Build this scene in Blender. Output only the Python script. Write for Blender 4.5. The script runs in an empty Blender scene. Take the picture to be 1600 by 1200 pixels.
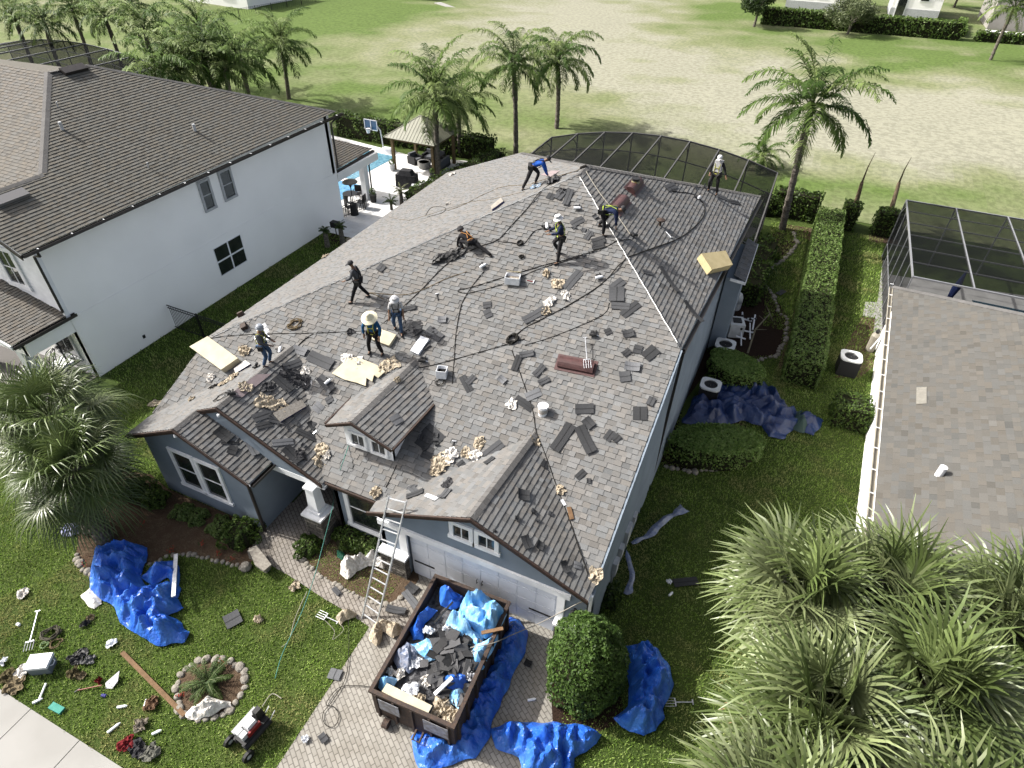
import bpy, math, random
import numpy as np
from mathutils import Vector, Matrix, noise

# ---------------------------------------------------------------- camera, world, sun, exposure
SC = bpy.context.scene
COL = SC.collection
FPX = 982.81; YAW, PIT, ROL = -0.41213, 0.689215, -0.02125
CAM = np.array([7.58593, -9.72078, 17.94224])
def _rot():
    y, p, r = YAW, PIT, ROL
    f = np.array([math.sin(y)*math.cos(p), math.cos(y)*math.cos(p), -math.sin(p)])
    rt = np.array([math.cos(y), -math.sin(y), 0.0]); dn = np.cross(f, rt)
    return np.array([math.cos(r)*rt+math.sin(r)*dn, -math.sin(r)*rt+math.cos(r)*dn, f])
CM = _rot()
cd = bpy.data.cameras.new('camera'); cam = bpy.data.objects.new('camera', cd); COL.objects.link(cam)
cd.sensor_width = 36; cd.lens = 36*FPX/1600; cd.clip_start = 0.1; cd.clip_end = 2000
mw = Matrix.Identity(4)
for i in range(3):
    mw[i][0] = CM[0][i]; mw[i][1] = -CM[1][i]; mw[i][2] = -CM[2][i]; mw[i][3] = CAM[i]
cam.matrix_world = mw
SC.camera = cam
SUN_AZ, SUN_EL = math.radians(83), math.radians(41)       # direction the light travels, height of the sun
w = bpy.data.worlds.new('World'); SC.world = w; w.use_nodes = True
nt = w.node_tree; bg = nt.nodes['Background']; sky = nt.nodes.new('ShaderNodeTexSky')
sky.sky_type = 'NISHITA'; sky.sun_disc = False; sky.sun_elevation = SUN_EL
sky.sun_rotation = SUN_AZ + math.pi
sky.air_density = 0.8; sky.dust_density = 6.0; sky.ozone_density = 0.2
hs = nt.nodes.new('ShaderNodeHueSaturation'); hs.inputs['Saturation'].default_value = .55      # sky colour desaturated so shaded white walls turn less blue
nt.links.new(sky.outputs[0], hs.inputs['Color']); nt.links.new(hs.outputs[0], bg.inputs[0]); bg.inputs[1].default_value = 0.115
sd = bpy.data.lights.new('sun', 'SUN'); sd.energy = 3.8; sd.angle = math.radians(0.5); sd.color = (1.0, 0.965, 0.91)
sun = bpy.data.objects.new('sun', sd); COL.objects.link(sun)
tr = Vector((math.sin(SUN_AZ)*math.cos(SUN_EL), math.cos(SUN_AZ)*math.cos(SUN_EL), -math.sin(SUN_EL)))
sun.rotation_euler = tr.to_track_quat('-Z', 'Y').to_euler(); sun.location = (-30, -5, 40)
SC.view_settings.view_transform = 'Standard'; SC.view_settings.look = 'None'
SC.view_settings.exposure = 1.2; SC.view_settings.gamma = 1.0
SC.cycles.max_bounces = 6; SC.cycles.transparent_max_bounces = 24

# ---------------------------------------------------------------- measuring: a pixel of the survey photo to a point on a real surface
def ray(u, v):
    return CM.T @ np.array([(u-800)/FPX, (v-600)/FPX, 1.0])
def G(u, v, z=0.0):
    d = ray(u, v); p = CAM + d*(z-CAM[2])/d[2]; return Vector(p)
def PLN(u, v, p0, n):
    d = ray(u, v); n = np.array(n, float); return Vector(CAM + d*(np.dot(np.array(p0)-CAM, n)/np.dot(d, n)))
def onY(u, v, y): return PLN(u, v, (0, y, 0), (0, 1, 0))
def onX(u, v, x): return PLN(u, v, (x, 0, 0), (1, 0, 0))
ROOFS = []     # (point, normal, polygon) of every roof plane, to lay things on them
def reg(poly):
    P = [Vector(p) for p in poly]; n = Vector((0, 0, 0))
    for i in range(len(P)): n += P[i].cross(P[(i+1) % len(P)])
    n.normalize()
    if n.z < 0: n = -n
    ROOFS.append((P[0], n, [(p.x, p.y) for p in P])); return n
def inpoly(x, y, poly):
    c = False; j = len(poly)-1
    for i in range(len(poly)):
        xi, yi = poly[i]; xj, yj = poly[j]
        if (yi > y) != (yj > y) and x < (xj-xi)*(y-yi)/(yj-yi)+xi: c = not c
        j = i
    return c
def hit(u, v):
    """nearest roof (or the ground) under a survey pixel: point, normal"""
    best = None
    for p0, n, poly in ROOFS:
        q = PLN(u, v, p0, n)
        if inpoly(q.x, q.y, poly):
            d = (q-Vector(CAM)).length
            if best is None or d < best[0]: best = (d, q, n)
    if best: return best[1], best[2]
    return G(u, v, 0.02), Vector((0, 0, 1))
def roof_z(x, y):
    zs = [p0.z-(n.x*(x-p0.x)+n.y*(y-p0.y))/n.z for p0, n, poly in ROOFS if inpoly(x, y, poly)]
    return max(zs) if zs else 0.0

# ---------------------------------------------------------------- materials
MATS = {}
KDEF = .50      # real surfaces are darker than they look in a bright exposure
KTONE = {n: 1.0 for n in ('white_trim', 'white_stucco', 'door_white', 'white_plastic', 'chalky_white', 'aluminium', 'white_enamel', 'grey_paint', 'pale_screen_frame')}
KTONE.update({'torn_paper': .72, 'white_wrapper': .9, 'cream_board': .62, 'straw': .8, 'tan_board': .7, 'blue_tarp': .72, 'pale_blue_film': .9, 'lawn_soil': .62, 'frond': .66, 'leaf': .74, 'grass_blade': 1.0, 'feather_frond': .85, 'blue_stucco': .82, 'driveway_pavers': .58, 'walk_pavers': .56, 'concrete': .44, 'insect_screen': .8, 'pool_water': .8, 'pool_water_spa': .8, 'travertine_deck': .85})
def mat(name, col, rough=0.8, spec=0.3, ns=None, ncol=None, bump=0.0, bs=None, attr=False, metal=0.0, trans=0.0, alpha=1.0, ns2=None, ncol2=None, stretch=(1, 1, 1), nlo=.35, nhi=.65):
    if name in MATS: return MATS[name]
    kk = KTONE.get(name, KDEF)
    if attr: col = tuple(c*kk for c in col) if col else (kk, kk, kk)
    else:
        col = tuple(c*kk for c in col); ncol = tuple(c*kk for c in ncol) if ncol else None; ncol2 = tuple(c*kk for c in ncol2) if ncol2 else None
    m = bpy.data.materials.new(name); m.use_nodes = True; N = m.node_tree.nodes; Lk = m.node_tree.links
    b = N['Principled BSDF']; out = N['Material Output']
    b.inputs['Roughness'].default_value = rough; b.inputs['Specular IOR Level'].default_value = spec
    b.inputs['Metallic'].default_value = metal
    tc = N.new('ShaderNodeTexCoord'); mp = N.new('ShaderNodeMapping'); mp.inputs['Scale'].default_value = stretch
    ge = N.new('ShaderNodeNewGeometry'); Lk.new(ge.outputs['Position'], mp.inputs[0])
    cur = None
    if attr:
        a = N.new('ShaderNodeAttribute'); a.attribute_name = 'tint'; cur = a.outputs['Color']
        if col is not None:
            mm = N.new('ShaderNodeMix'); mm.data_type = 'RGBA'; mm.blend_type = 'MULTIPLY'; mm.inputs[0].default_value = 1
            Lk.new(cur, mm.inputs[6]); mm.inputs[7].default_value = (*col, 1); cur = mm.outputs[2]
    def addn(cur, scale, c2):
        n = N.new('ShaderNodeTexNoise'); n.inputs['Scale'].default_value = scale; n.inputs['Detail'].default_value = 4
        Lk.new(mp.outputs[0], n.inputs['Vector'])
        r = N.new('ShaderNodeMapRange'); r.inputs[1].default_value = nlo; r.inputs[2].default_value = nhi
        Lk.new(n.outputs['Fac'], r.inputs[0])
        mm = N.new('ShaderNodeMix'); mm.data_type = 'RGBA'
        Lk.new(r.outputs[0], mm.inputs[0])
        if cur is None: mm.inputs[6].default_value = (*col, 1)
        else: Lk.new(cur, mm.inputs[6])
        if attr and cur is not None and len(c2) == 1:
            mm.blend_type = 'MULTIPLY'; mm.inputs[7].default_value = (c2[0], c2[0], c2[0], 1)
        else: mm.inputs[7].default_value = (*c2, 1)
        return mm.outputs[2]
    if ns: cur = addn(cur, ns, ncol)
    if ns2: cur = addn(cur, ns2, ncol2)
    if cur is None: b.inputs['Base Color'].default_value = (*col, 1)
    else: Lk.new(cur, b.inputs['Base Color'])
    if bump:
        n = N.new('ShaderNodeTexNoise'); n.inputs['Scale'].default_value = bs or 20; n.inputs['Detail'].default_value = 5
        Lk.new(mp.outputs[0], n.inputs['Vector'])
        bp = N.new('ShaderNodeBump'); bp.inputs['Strength'].default_value = 1.0; bp.inputs['Distance'].default_value = bump
        Lk.new(n.outputs['Fac'], bp.inputs['Height']); Lk.new(bp.outputs[0], b.inputs['Normal'])
    if trans:
        t = N.new('ShaderNodeBsdfTranslucent'); ms = N.new('ShaderNodeMixShader'); ms.inputs[0].default_value = trans
        if cur is None: t.inputs[0].default_value = (*col, 1)
        else: Lk.new(cur, t.inputs[0])
        Lk.new(b.outputs[0], ms.inputs[1]); Lk.new(t.outputs[0], ms.inputs[2]); Lk.new(ms.outputs[0], out.inputs[0])
    if alpha < 1:
        t = N.new('ShaderNodeBsdfTransparent'); ms = N.new('ShaderNodeMixShader'); ms.inputs[0].default_value = alpha
        Lk.new(t.outputs[0], ms.inputs[1]); Lk.new(b.outputs[0], ms.inputs[2]); Lk.new(ms.outputs[0], out.inputs[0])
    MATS[name] = m; return m

def brickmat(name, c1, c2, cm, bw, bh, ms=0.012, rot=0.0, bump=0.004, rough=.85, plane='xy', squash=1.0, off=.5, ns=3.0, nc=.75):
    if name in MATS: return MATS[name]
    kk = KTONE.get(name, KDEF); c1, c2, cm = (tuple(c*kk for c in q_) for q_ in (c1, c2, cm))
    m = bpy.data.materials.new(name); m.use_nodes = True; N = m.node_tree.nodes; Lk = m.node_tree.links
    b = N['Principled BSDF']; b.inputs['Roughness'].default_value = rough; b.inputs['Specular IOR Level'].default_value = .25
    ge = N.new('ShaderNodeNewGeometry'); mp = N.new('ShaderNodeMapping'); Lk.new(ge.outputs['Position'], mp.inputs[0])
    if plane == 'xy': mp.inputs['Rotation'].default_value = (0, 0, rot)
    else:
        sp = N.new('ShaderNodeSeparateXYZ'); cb = N.new('ShaderNodeCombineXYZ'); Lk.new(ge.outputs['Position'], sp.inputs[0])
        ad = N.new('ShaderNodeMath'); Lk.new(sp.outputs[0], ad.inputs[0]); Lk.new(sp.outputs[1], ad.inputs[1])
        Lk.new(ad.outputs[0], cb.inputs[0]); Lk.new(sp.outputs[2], cb.inputs[1]); Lk.new(cb.outputs[0], mp.inputs[0])
    t = N.new('ShaderNodeTexBrick'); t.offset = off; t.squash = squash
    for k, v in (('Color1', c1), ('Color2', c2), ('Mortar', cm)): t.inputs[k].default_value = (*v, 1)
    t.inputs['Scale'].default_value = 1; t.inputs['Mortar Size'].default_value = ms; t.inputs['Brick Width'].default_value = bw; t.inputs['Row Height'].default_value = bh
    Lk.new(mp.outputs[0], t.inputs['Vector'])
    n = N.new('ShaderNodeTexNoise'); n.inputs['Scale'].default_value = ns; n.inputs['Detail'].default_value = 5; Lk.new(ge.outputs['Position'], n.inputs['Vector'])
    mm = N.new('ShaderNodeMix'); mm.data_type = 'RGBA'; mm.blend_type = 'MULTIPLY'
    r = N.new('ShaderNodeMapRange'); r.inputs[1].default_value = .4; r.inputs[2].default_value = .7; Lk.new(n.outputs['Fac'], r.inputs[0]); Lk.new(r.outputs[0], mm.inputs[0])
    Lk.new(t.outputs['Color'], mm.inputs[6]); mm.inputs[7].default_value = (nc, nc*.98, nc*.95, 1); Lk.new(mm.outputs[2], b.inputs['Base Color'])
    bp = N.new('ShaderNodeBump'); bp.invert = True; bp.inputs['Distance'].default_value = bump; Lk.new(t.outputs['Fac'], bp.inputs['Height']); Lk.new(bp.outputs[0], b.inputs['Normal'])
    MATS[name] = m; return m

M_shingle = mat('shingle', None, .92, .15, ns=90, ncol=(.72,), bump=.0015, bs=220, attr=True)
M_loose = mat('loose_shingle', None, .9, .2, ns=60, ncol=(.7,), attr=True)
M_leaf = mat('leaf', None, .55, .25, attr=True, trans=.35)
M_grass = mat('grass_blade', None, .6, .2, attr=True, trans=.35)
M_feather = mat('feather_frond', None, .55, .12, attr=True, trans=.35)
M_frond = mat('frond', None, .38, .38, attr=True, trans=.16)
M_tint = mat('tinted', None, .75, .25, attr=True, ns=14, ncol=(.82,))
M_bark = mat('palm_bark', (.30, .27, .23), .95, .1, ns=6, ncol=(.14, .12, .10), bump=.01, bs=14, stretch=(1, 1, 2.5))
M_stucco = mat('blue_stucco', (.235, .28, .33), .95, .1, ns=1.2, ncol=(.20, .24, .285), bump=.0025, bs=70)
M_white = mat('white_trim', (.78, .79, .80), .6, .3, ns=2.5, ncol=(.68, .69, .70))
M_whitewall = mat('white_stucco', (.90, .89, .87), .95, .1, ns=.5, ncol=(.86, .85, .83), bump=.002, bs=80)
M_cream = mat('cream_trim', (.60, .56, .46), .7, .2, ns=3, ncol=(.52, .48, .40))
M_brown = mat('dark_bronze', (.045, .038, .034), .45, .4, ns=5, ncol=(.06, .05, .045))
M_fascia = mat('brown_drip_edge', (.085, .050, .036), .6, .3, ns=8, ncol=(.05, .032, .025))
M_glass = mat('window_glass', (.018, .024, .026), .08, .8, ns=1.6, ncol=(.05, .06, .055))
M_black = mat('black_metal', (.012, .012, .013), .45, .4)
M_blackp = mat('black_plastic', (.02, .02, .022), .55, .3, ns=9, ncol=(.035, .035, .035))
M_steel = mat('aluminium', (.62, .63, .65), .35, .5, metal=.6, ns=12, ncol=(.45, .46, .48))
M_grey = mat('grey_paint', (.42, .43, .44), .6, .3, ns=6, ncol=(.34, .35, .36))
M_ac = mat('white_enamel', (.62, .63, .62), .5, .4, ns=4, ncol=(.5, .51, .5))
M_wood = mat('raw_wood', (.36, .22, .12), .8, .2, ns=7, ncol=(.24, .14, .075), stretch=(1, 1, 1))
M_wooddark = mat('stained_wood', (.23, .15, .085), .75, .25, ns=7, ncol=(.15, .1, .055))
M_foam = mat('cream_board', (.70, .64, .48), .85, .15, ns=3, ncol=(.62, .56, .41))
M_tanboard = mat('tan_board', (.56, .47, .27), .85, .15, ns=4, ncol=(.48, .40, .22))
M_paper = mat('torn_paper', (.56, .49, .38), .9, .1, ns=16, ncol=(.34, .28, .20), bump=.006, bs=30)
M_paperw = mat('white_wrapper', (.68, .66, .63), .8, .2, ns=14, ncol=(.48, .45, .40), bump=.005, bs=30)
M_rope = mat('dark_rope', (.03, .028, .024), .85, .2)
M_ropet = mat('tan_rope', (.27, .21, .12), .9, .15, ns=30, ncol=(.14, .10, .06))
M_ropew = mat('pale_rope', (.50, .47, .40), .9, .15)
M_ropeg = mat('green_rope', (.12, .36, .30), .8, .2)
M_maroon = mat('maroon_metal', (.14, .065, .062), .5, .35, ns=9, ncol=(.10, .048, .045))
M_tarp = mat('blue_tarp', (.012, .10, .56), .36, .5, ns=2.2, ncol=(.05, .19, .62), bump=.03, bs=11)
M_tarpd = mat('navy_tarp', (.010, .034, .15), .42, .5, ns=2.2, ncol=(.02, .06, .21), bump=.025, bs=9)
M_tarpl = mat('pale_blue_film', (.10, .34, .68), .35, .5, ns=3.2, ncol=(.34, .58, .80), bump=.01, bs=12)
M_plastic_w = mat('white_plastic', (.74, .75, .77), .45, .4, ns=9, ncol=(.58, .6, .63))
M_skin = mat('skin', (.30, .165, .10), .6, .3)
M_screen = mat('insect_screen', (.010, .011, .012), .95, .02, alpha=.60)
M_frame = mat('screen_frame', (.155, .150, .145), .5, .4, metal=.2)
M_framel = mat('pale_screen_frame', (.20, .205, .215), .5, .3, metal=.2)
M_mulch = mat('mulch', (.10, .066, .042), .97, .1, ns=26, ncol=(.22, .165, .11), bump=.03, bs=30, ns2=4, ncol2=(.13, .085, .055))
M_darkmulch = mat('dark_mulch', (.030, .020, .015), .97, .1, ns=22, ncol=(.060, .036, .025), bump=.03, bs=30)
M_concrete = mat('concrete', (.58, .57, .54), .9, .2, ns=.8, ncol=(.52, .51, .48), bump=.002, bs=60)
M_stone = mat('pale_stone', (.46, .43, .37), .9, .2, ns=12, ncol=(.30, .27, .23), bump=.004, bs=30)
M_rust = mat('rusty_steel', (.085, .058, .045), .75, .3, ns=5, ncol=(.14, .085, .055), bump=.004, bs=18, ns2=18, ncol2=(.06, .045, .04))
M_dark = mat('dark_inside', (.02, .02, .02), .9, .1)

# ---------------------------------------------------------------- mesh building
WM = {}
def link(o): COL.objects.link(o); return o
class MB:
    def __init__(s): s.v = []; s.f = []; s.c = []; s.has = False
    def add(s, vs, fs, col=None):
        b = len(s.v); s.v += [tuple(v) for v in vs]; s.f += [tuple(i+b for i in f) for f in fs]
        s.c += [col or (.5, .5, .5)]*len(fs)
        if col: s.has = True
        return s
    def box(s, c, d, rz=0.0, M=None, col=None, taper=1.0):
        x, y, z = d[0]/2, d[1]/2, d[2]/2; vs = []
        for k, (a, b, e) in enumerate([(-1, -1, -1), (1, -1, -1), (1, 1, -1), (-1, 1, -1), (-1, -1, 1), (1, -1, 1), (1, 1, 1), (-1, 1, 1)]):
            t = taper if e > 0 else 1.0; vs.append(Vector((a*x*t, b*y*t, e*z)))
        T = Matrix.Translation(Vector(c)) @ (M if M else Matrix.Rotation(rz, 4, 'Z'))
        return s.add([T @ v for v in vs], [(0, 3, 2, 1), (4, 5, 6, 7), (0, 1, 5, 4), (1, 2, 6, 5), (2, 3, 7, 6), (3, 0, 4, 7)], col)
    def bar(s, a, b, w, h=None, col=None, up=(0, 0, 1)):
        a, b = Vector(a), Vector(b); d = b-a; L = d.length
        if L < 1e-6: return s
        x = d/L; u = Vector(up)
        if abs(x.dot(u)) > .97: u = Vector((0, 1, 0))
        y = u.cross(x).normalized(); z = x.cross(y)
        M = Matrix((x, y, z)).transposed().to_4x4()
        return s.box((a+b)/2, (L, w, h if h else w), M=M, col=col)
    def tube(s, pts, r, n=6, col=None, cap=True):
        pts = [Vector(p) for p in pts]; rs = r if isinstance(r, (list, tuple)) else [r]*len(pts); vs = []; fs = []
        u = None
        for i, p in enumerate(pts):
            d = (pts[min(i+1, len(pts)-1)]-pts[max(i-1, 0)])
            if d.length < 1e-9: d = Vector((0, 0, 1))
            d.normalize()
            if u is None:
                u = d.cross(Vector((0, 0, 1)) if abs(d.z) < .9 else Vector((1, 0, 0))).normalized()
            else:
                u = (u-d*u.dot(d))
                if u.length < 1e-5: u = d.orthogonal()
                u.normalize()
            w_ = d.cross(u)
            for k in range(n):
                a = 2*math.pi*k/n; vs.append(p+(u*math.cos(a)+w_*math.sin(a))*rs[i])
        for i in range(len(pts)-1):
            for k in range(n):
                k2 = (k+1) % n; fs.append((i*n+k, i*n+k2, (i+1)*n+k2, (i+1)*n+k))
        if cap: fs.append(tuple(range(n-1, -1, -1))); fs.append(tuple((len(pts)-1)*n+k for k in range(n)))
        return s.add(vs, fs, col)
    def lathe(s, c, prof, n=16, col=None, M=None):
        vs = []; fs = []
        T = Matrix.Translation(Vector(c)) @ (M.to_4x4() if M else Matrix.Identity(4))
        for r, z in prof:
            for k in range(n): a = 2*math.pi*k/n; vs.append(T @ Vector((r*math.cos(a), r*math.sin(a), z)))
        for i in range(len(prof)-1):
            for k in range(n): k2 = (k+1) % n; fs.append((i*n+k, i*n+k2, (i+1)*n+k2, (i+1)*n+k))
        if prof[0][0] > 1e-4: fs.append(tuple(range(n-1, -1, -1)))
        if prof[-1][0] > 1e-4: fs.append(tuple((len(prof)-1)*n+k for k in range(n)))
        return s.add(vs, fs, col)
    def slab(s, poly, t, col=None, n=None):
        """a flat polygon given thickness t along its normal (n overrides)"""
        P = [Vector(p) for p in poly]
        if n is None:
            n = Vector((0, 0, 0))
            for i in range(len(P)): n += P[i].cross(P[(i+1) % len(P)])
            n.normalize()
        n = Vector(n); k = len(P)
        vs = P+[p+n*t for p in P]
        fs = [tuple(range(k-1, -1, -1)), tuple(range(k, 2*k))]+[(i, (i+1) % k, k+(i+1) % k, k+i) for i in range(k)]
        return s.add(vs, fs, col)
    def build(s, name, m, parent=None, smooth=False, local=False, origin=None):
        me = bpy.data.meshes.new(name)
        o = bpy.data.objects.new(name, me)
        V = np.array(s.v, dtype=np.float64).reshape(-1, 3)
        if parent is not None:
            W = WM.get(parent, Matrix.Identity(4))
            if not local:
                Wi = np.array(W.inverted()); V = V @ Wi[:3, :3].T + Wi[:3, 3]
            o.parent = parent; WM[o] = W
        else:
            if origin is None:
                origin = Vector(((V[:, 0].min()+V[:, 0].max())/2, (V[:, 1].min()+V[:, 1].max())/2, V[:, 2].min()))
            origin = Vector(origin)
            if not local: V = V-np.array(origin)
            o.location = origin; WM[o] = Matrix.Translation(origin)
        me.from_pydata([tuple(v) for v in V], [], s.f)
        if m: me.materials.append(m)
        if s.has:
            at = me.attributes.new('tint', 'FLOAT_COLOR', 'FACE')
            a = np.ones((len(s.c), 4), dtype=np.float32); a[:, :3] = np.array(s.c, dtype=np.float32)
            at.data.foreach_set('color', a.ravel())
        if smooth: me.shade_smooth()
        me.update(); link(o); return o
def npmesh(name, V, F, m, parent=None, tint=None, smooth=False, origin=None, local=False):
    """V (n,3), F (k,q) arrays; tint (k,3)"""
    me = bpy.data.meshes.new(name); o = bpy.data.objects.new(name, me); V = np.asarray(V, float)
    if parent is not None:
        W = WM.get(parent, Matrix.Identity(4))
        if not local:
            Wi = np.array(W.inverted()); V = V @ Wi[:3, :3].T + Wi[:3, 3]
        o.parent = parent; WM[o] = W
    else:
        if origin is None: origin = (V[:, 0].mean(), V[:, 1].mean(), V[:, 2].min())
        if not local: V = V-np.array(origin)
        o.location = origin; WM[o] = Matrix.Translation(Vector(origin))
    F = np.asarray(F, dtype=np.int32); q = F.shape[1]
    me.vertices.add(len(V)); me.vertices.foreach_set('co', V.astype(np.float32).ravel())
    me.loops.add(F.size); me.loops.foreach_set('vertex_index', F.ravel())
    me.polygons.add(len(F)); me.polygons.foreach_set('loop_start', np.arange(0, F.size, q, dtype=np.int32))
    me.polygons.foreach_set('loop_total', np.full(len(F), q, dtype=np.int32))
    me.materials.append(m)
    if tint is not None:
        at = me.attributes.new('tint', 'FLOAT_COLOR', 'FACE'); a = np.ones((len(F), 4), dtype=np.float32); a[:, :3] = tint
        at.data.foreach_set('color', a.ravel())
    me.update(calc_edges=True)
    if smooth: me.shade_smooth()
    link(o); return o
def tag(o, label=None, cat=None, group=None, kind=None):
    if label: o['label'] = label
    if cat: o['category'] = cat
    if group: o['group'] = group
    if kind: o['kind'] = kind
    return o
def thing(name, loc, label, cat, group=None, rz=0.0):
    o = bpy.data.objects.new(name, None); o.empty_display_size = .2; o.location = loc; o.rotation_euler = (0, 0, rz); link(o)
    WM[o] = Matrix.Translation(Vector(loc)) @ Matrix.Rotation(rz, 4, 'Z')
    return tag(o, label, cat, group)
KIDS = {}
def kids(o): return [c for c in COL.objects if c.parent == o]
def dup(root, loc, rz=0.0, label=None, group=None, sc=1.0, tilt=None, src=None):
    r = root.copy(); COL.objects.link(r); r.location = loc; r.rotation_euler = tilt if tilt else (0, 0, rz); r.scale = (sc, sc, sc)
    if label: r['label'] = label
    if group: r['group'] = group
    lst = src if src is not None else kids(root)
    for ch in lst:
        c = ch.copy(); COL.objects.link(c); c.parent = r
        if src is None:
            for g_ in kids(ch): d_ = g_.copy(); COL.objects.link(d_); d_.parent = c
    return r
def struct(o): o['kind'] = 'structure'; return o

# ---------------------------------------------------------------- shingled roof plane, every tab its own raised piece
def clip(P, ax, val, keep_less):
    out = []; n = len(P)
    for i in range(n):
        a, b = P[i], P[(i+1) % n]; da = a[ax]-val; db = b[ax]-val
        if keep_less: da, db = -da, -db
        if da >= 0: out.append(a)
        if (da > 0 > db) or (da < 0 < db):
            t = da/(da-db); out.append((a[0]+(b[0]-a[0])*t, a[1]+(b[1]-a[1])*t))
    return out
def shingles(mb, poly, base, var, seed, course=.165, tw=(.12, .32), t=.018, extra=.007, hue=(.99, .975, .945), up=None):
    rnd = random.Random(seed)
    P = [Vector(p) for p in poly]; n = Vector((0, 0, 0))
    for i in range(len(P)): n += P[i].cross(P[(i+1) % len(P)])
    n.normalize()
    if n.z < 0: n = -n
    a = Vector((-n.y, n.x, 0)).normalized(); s = n.cross(a)
    if s.z < 0: s = -s
    a = s.cross(n)
    O = P[0]; Q = [((p-O).dot(a), (p-O).dot(s)) for p in P]
    b0 = min(q[1] for q in Q); b1 = max(q[1] for q in Q)
    k = 0; b = b0
    while b < b1:
        top = b+course
        band = clip(clip(Q, 1, b, False), 1, top, True)
        if len(band) >= 3:
            x0 = min(q[0] for q in band); x1 = max(q[0] for q in band)
            x = math.floor(x0/.4)*.4 - rnd.random()*.4
            hi = False
            while x < x1:
                wv = rnd.uniform(*tw) ; cell = clip(clip(band, 0, x, False), 0, x+wv, True)
                hi = not hi
                if len(cell) >= 3:
                    ex = extra*rnd.uniform(.6, 1) if hi else 0.0
                    f = 1+rnd.gauss(0, var)*(1.0) + (.03 if hi else -.03); wm = rnd.uniform(-.04, .04)
                    if rnd.random() < .08: f *= .84
                    c = (base*f*(hue[0]+wm), base*f*hue[1], base*f*(hue[2]-wm))
                    vs = []; m = len(cell)
                    for q in cell:
                        h = t*(1-(q[1]-b)/course)+ex+.002
                        vs.append(O+a*q[0]+s*q[1]+n*h)
                    for q in cell: vs.append(O+a*q[0]+s*q[1]-n*.004)
                    area = 0
                    for i in range(m): area += cell[i][0]*cell[(i+1) % m][1]-cell[(i+1) % m][0]*cell[i][1]
                    order = list(range(m)) if area > 0 else list(range(m-1, -1, -1))
                    fs = [tuple(order)]
                    for i in range(m):
                        j = (i+1) % m; q0, q1 = cell[i], cell[j]
                        if q0[1] > b+course*.95 and q1[1] > b+course*.95: continue
                        fs.append((i, m+i, m+j, j) if area > 0 else (j, m+j, m+i, i))
                    mb.add(vs, fs[:1], c); b__ = len(mb.v)-len(vs); mb.f += [tuple(i_+b__ for i_ in f_) for f_ in fs[1:]]; mb.c += [(base*.16, base*.155, base*.15)]*(len(fs)-1)  # butt faces blackened past their asphalt colour to draw the tab shadow lines
                x += wv
        b = top; k += 1
    return n
def ridgecap(mb, A, B, n1, n2, w=.16, base=.27, seed=1, step=.2, lift=.022):
    A, B = Vector(A), Vector(B); d = B-A; L = d.length; x = d/L; rnd = random.Random(seed)
    s1 = (x.cross(n1)).normalized(); s2 = (x.cross(n2)).normalized()
    if s1.z > 0: s1 = -s1
    if s2.z > 0: s2 = -s2
    up = (Vector(n1)+Vector(n2)).normalized(); k = int(L/step)
    for i in range(k):
        p = A+x*(i*step); q = A+x*min(L, (i+1)*step+.02); f = base*(1+rnd.gauss(0, .07)); c = (f, f*.97, f*.94)
        l0 = up*(lift+.012); l1 = up*lift
        vs = [p+l0, q+l1, q+s1*w+l1, p+s1*w+l0, q+s2*w+l1, p+s2*w+l0, p, p+s1*w, p+s2*w]
        mb.add(vs, [(0, 1, 2, 3), (1, 0, 5, 4), (0, 3, 7, 6), (5, 0, 6, 8)], c)
# ================================================================ main house (grey shingle roof, blue stucco)
zF = lambda y: 2.8+.5*y
zL = lambda x: 4.33+.442*(x+10.25)
zR = lambda x: 6.28+.5*(6-x)
pF = [(-10.5, .12, zF(.12)), (5.82, .12, zF(.12)), (6.0, 7.03, zF(7.03)), (.43, 12.5, zF(12.5)), (-10.28, 2.97, zF(2.97))]
pL = [(-10.28, 2.97, zL(-10.28)), (.43, 12.5, zL(.43)), (.47, 13.45, zL(.47)), (-5.24, 20.2, zL(-5.24)), (-10.15, 21.0, zL(-10.15))]
pR = [(6.0, 7.03, zR(6)), (6.66, 21.6, zR(6.66)), (.47, 13.45, zR(.47)), (.43, 12.5, zR(.43))]
pB = [(.47, 13.45, 9.05), (6.66, 21.6, 5.95), (-5.24, 20.2, 6.54)]
# garage gable
gy, gx, gz = -.4, 2.4, 4.56
gE = (2.66, 3.4, 4.52)
pGR = [(gx, gy, gz), (5.86, gy, 2.98), (5.86, .15, 2.9), (2.66, 3.4, 4.54)]
pGL = [(gx, gy, gz), (2.66, 3.4, 4.54), (-1.15, .1, 2.87), (-1.12, gy, 3.02)]
# left gables
uy = -.02; ux, uz = -6.75, 4.68
pUR = [(ux, uy, uz), (-3.1, uy, 2.84), (-3.1, .1, 2.84), (ux, 3.78, uz)]
oy = -1.02; ox, oz = -7.72, 4.2
pUL = [(ux, uy, uz), (ux, 3.78, uz), (-10.5, .05, 2.81), (-10.5, uy, 2.81), (-7.72, uy, 4.2)]
pOL = [(ox, oy, oz), (ox, uy, oz), (-10.5, uy, 2.81), (-10.45, oy, 2.83)]
pOR = [(ox, oy, oz), (-5.12, oy, 2.9), (-5.12, .6, 2.9), (ox, .6, oz)]
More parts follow.
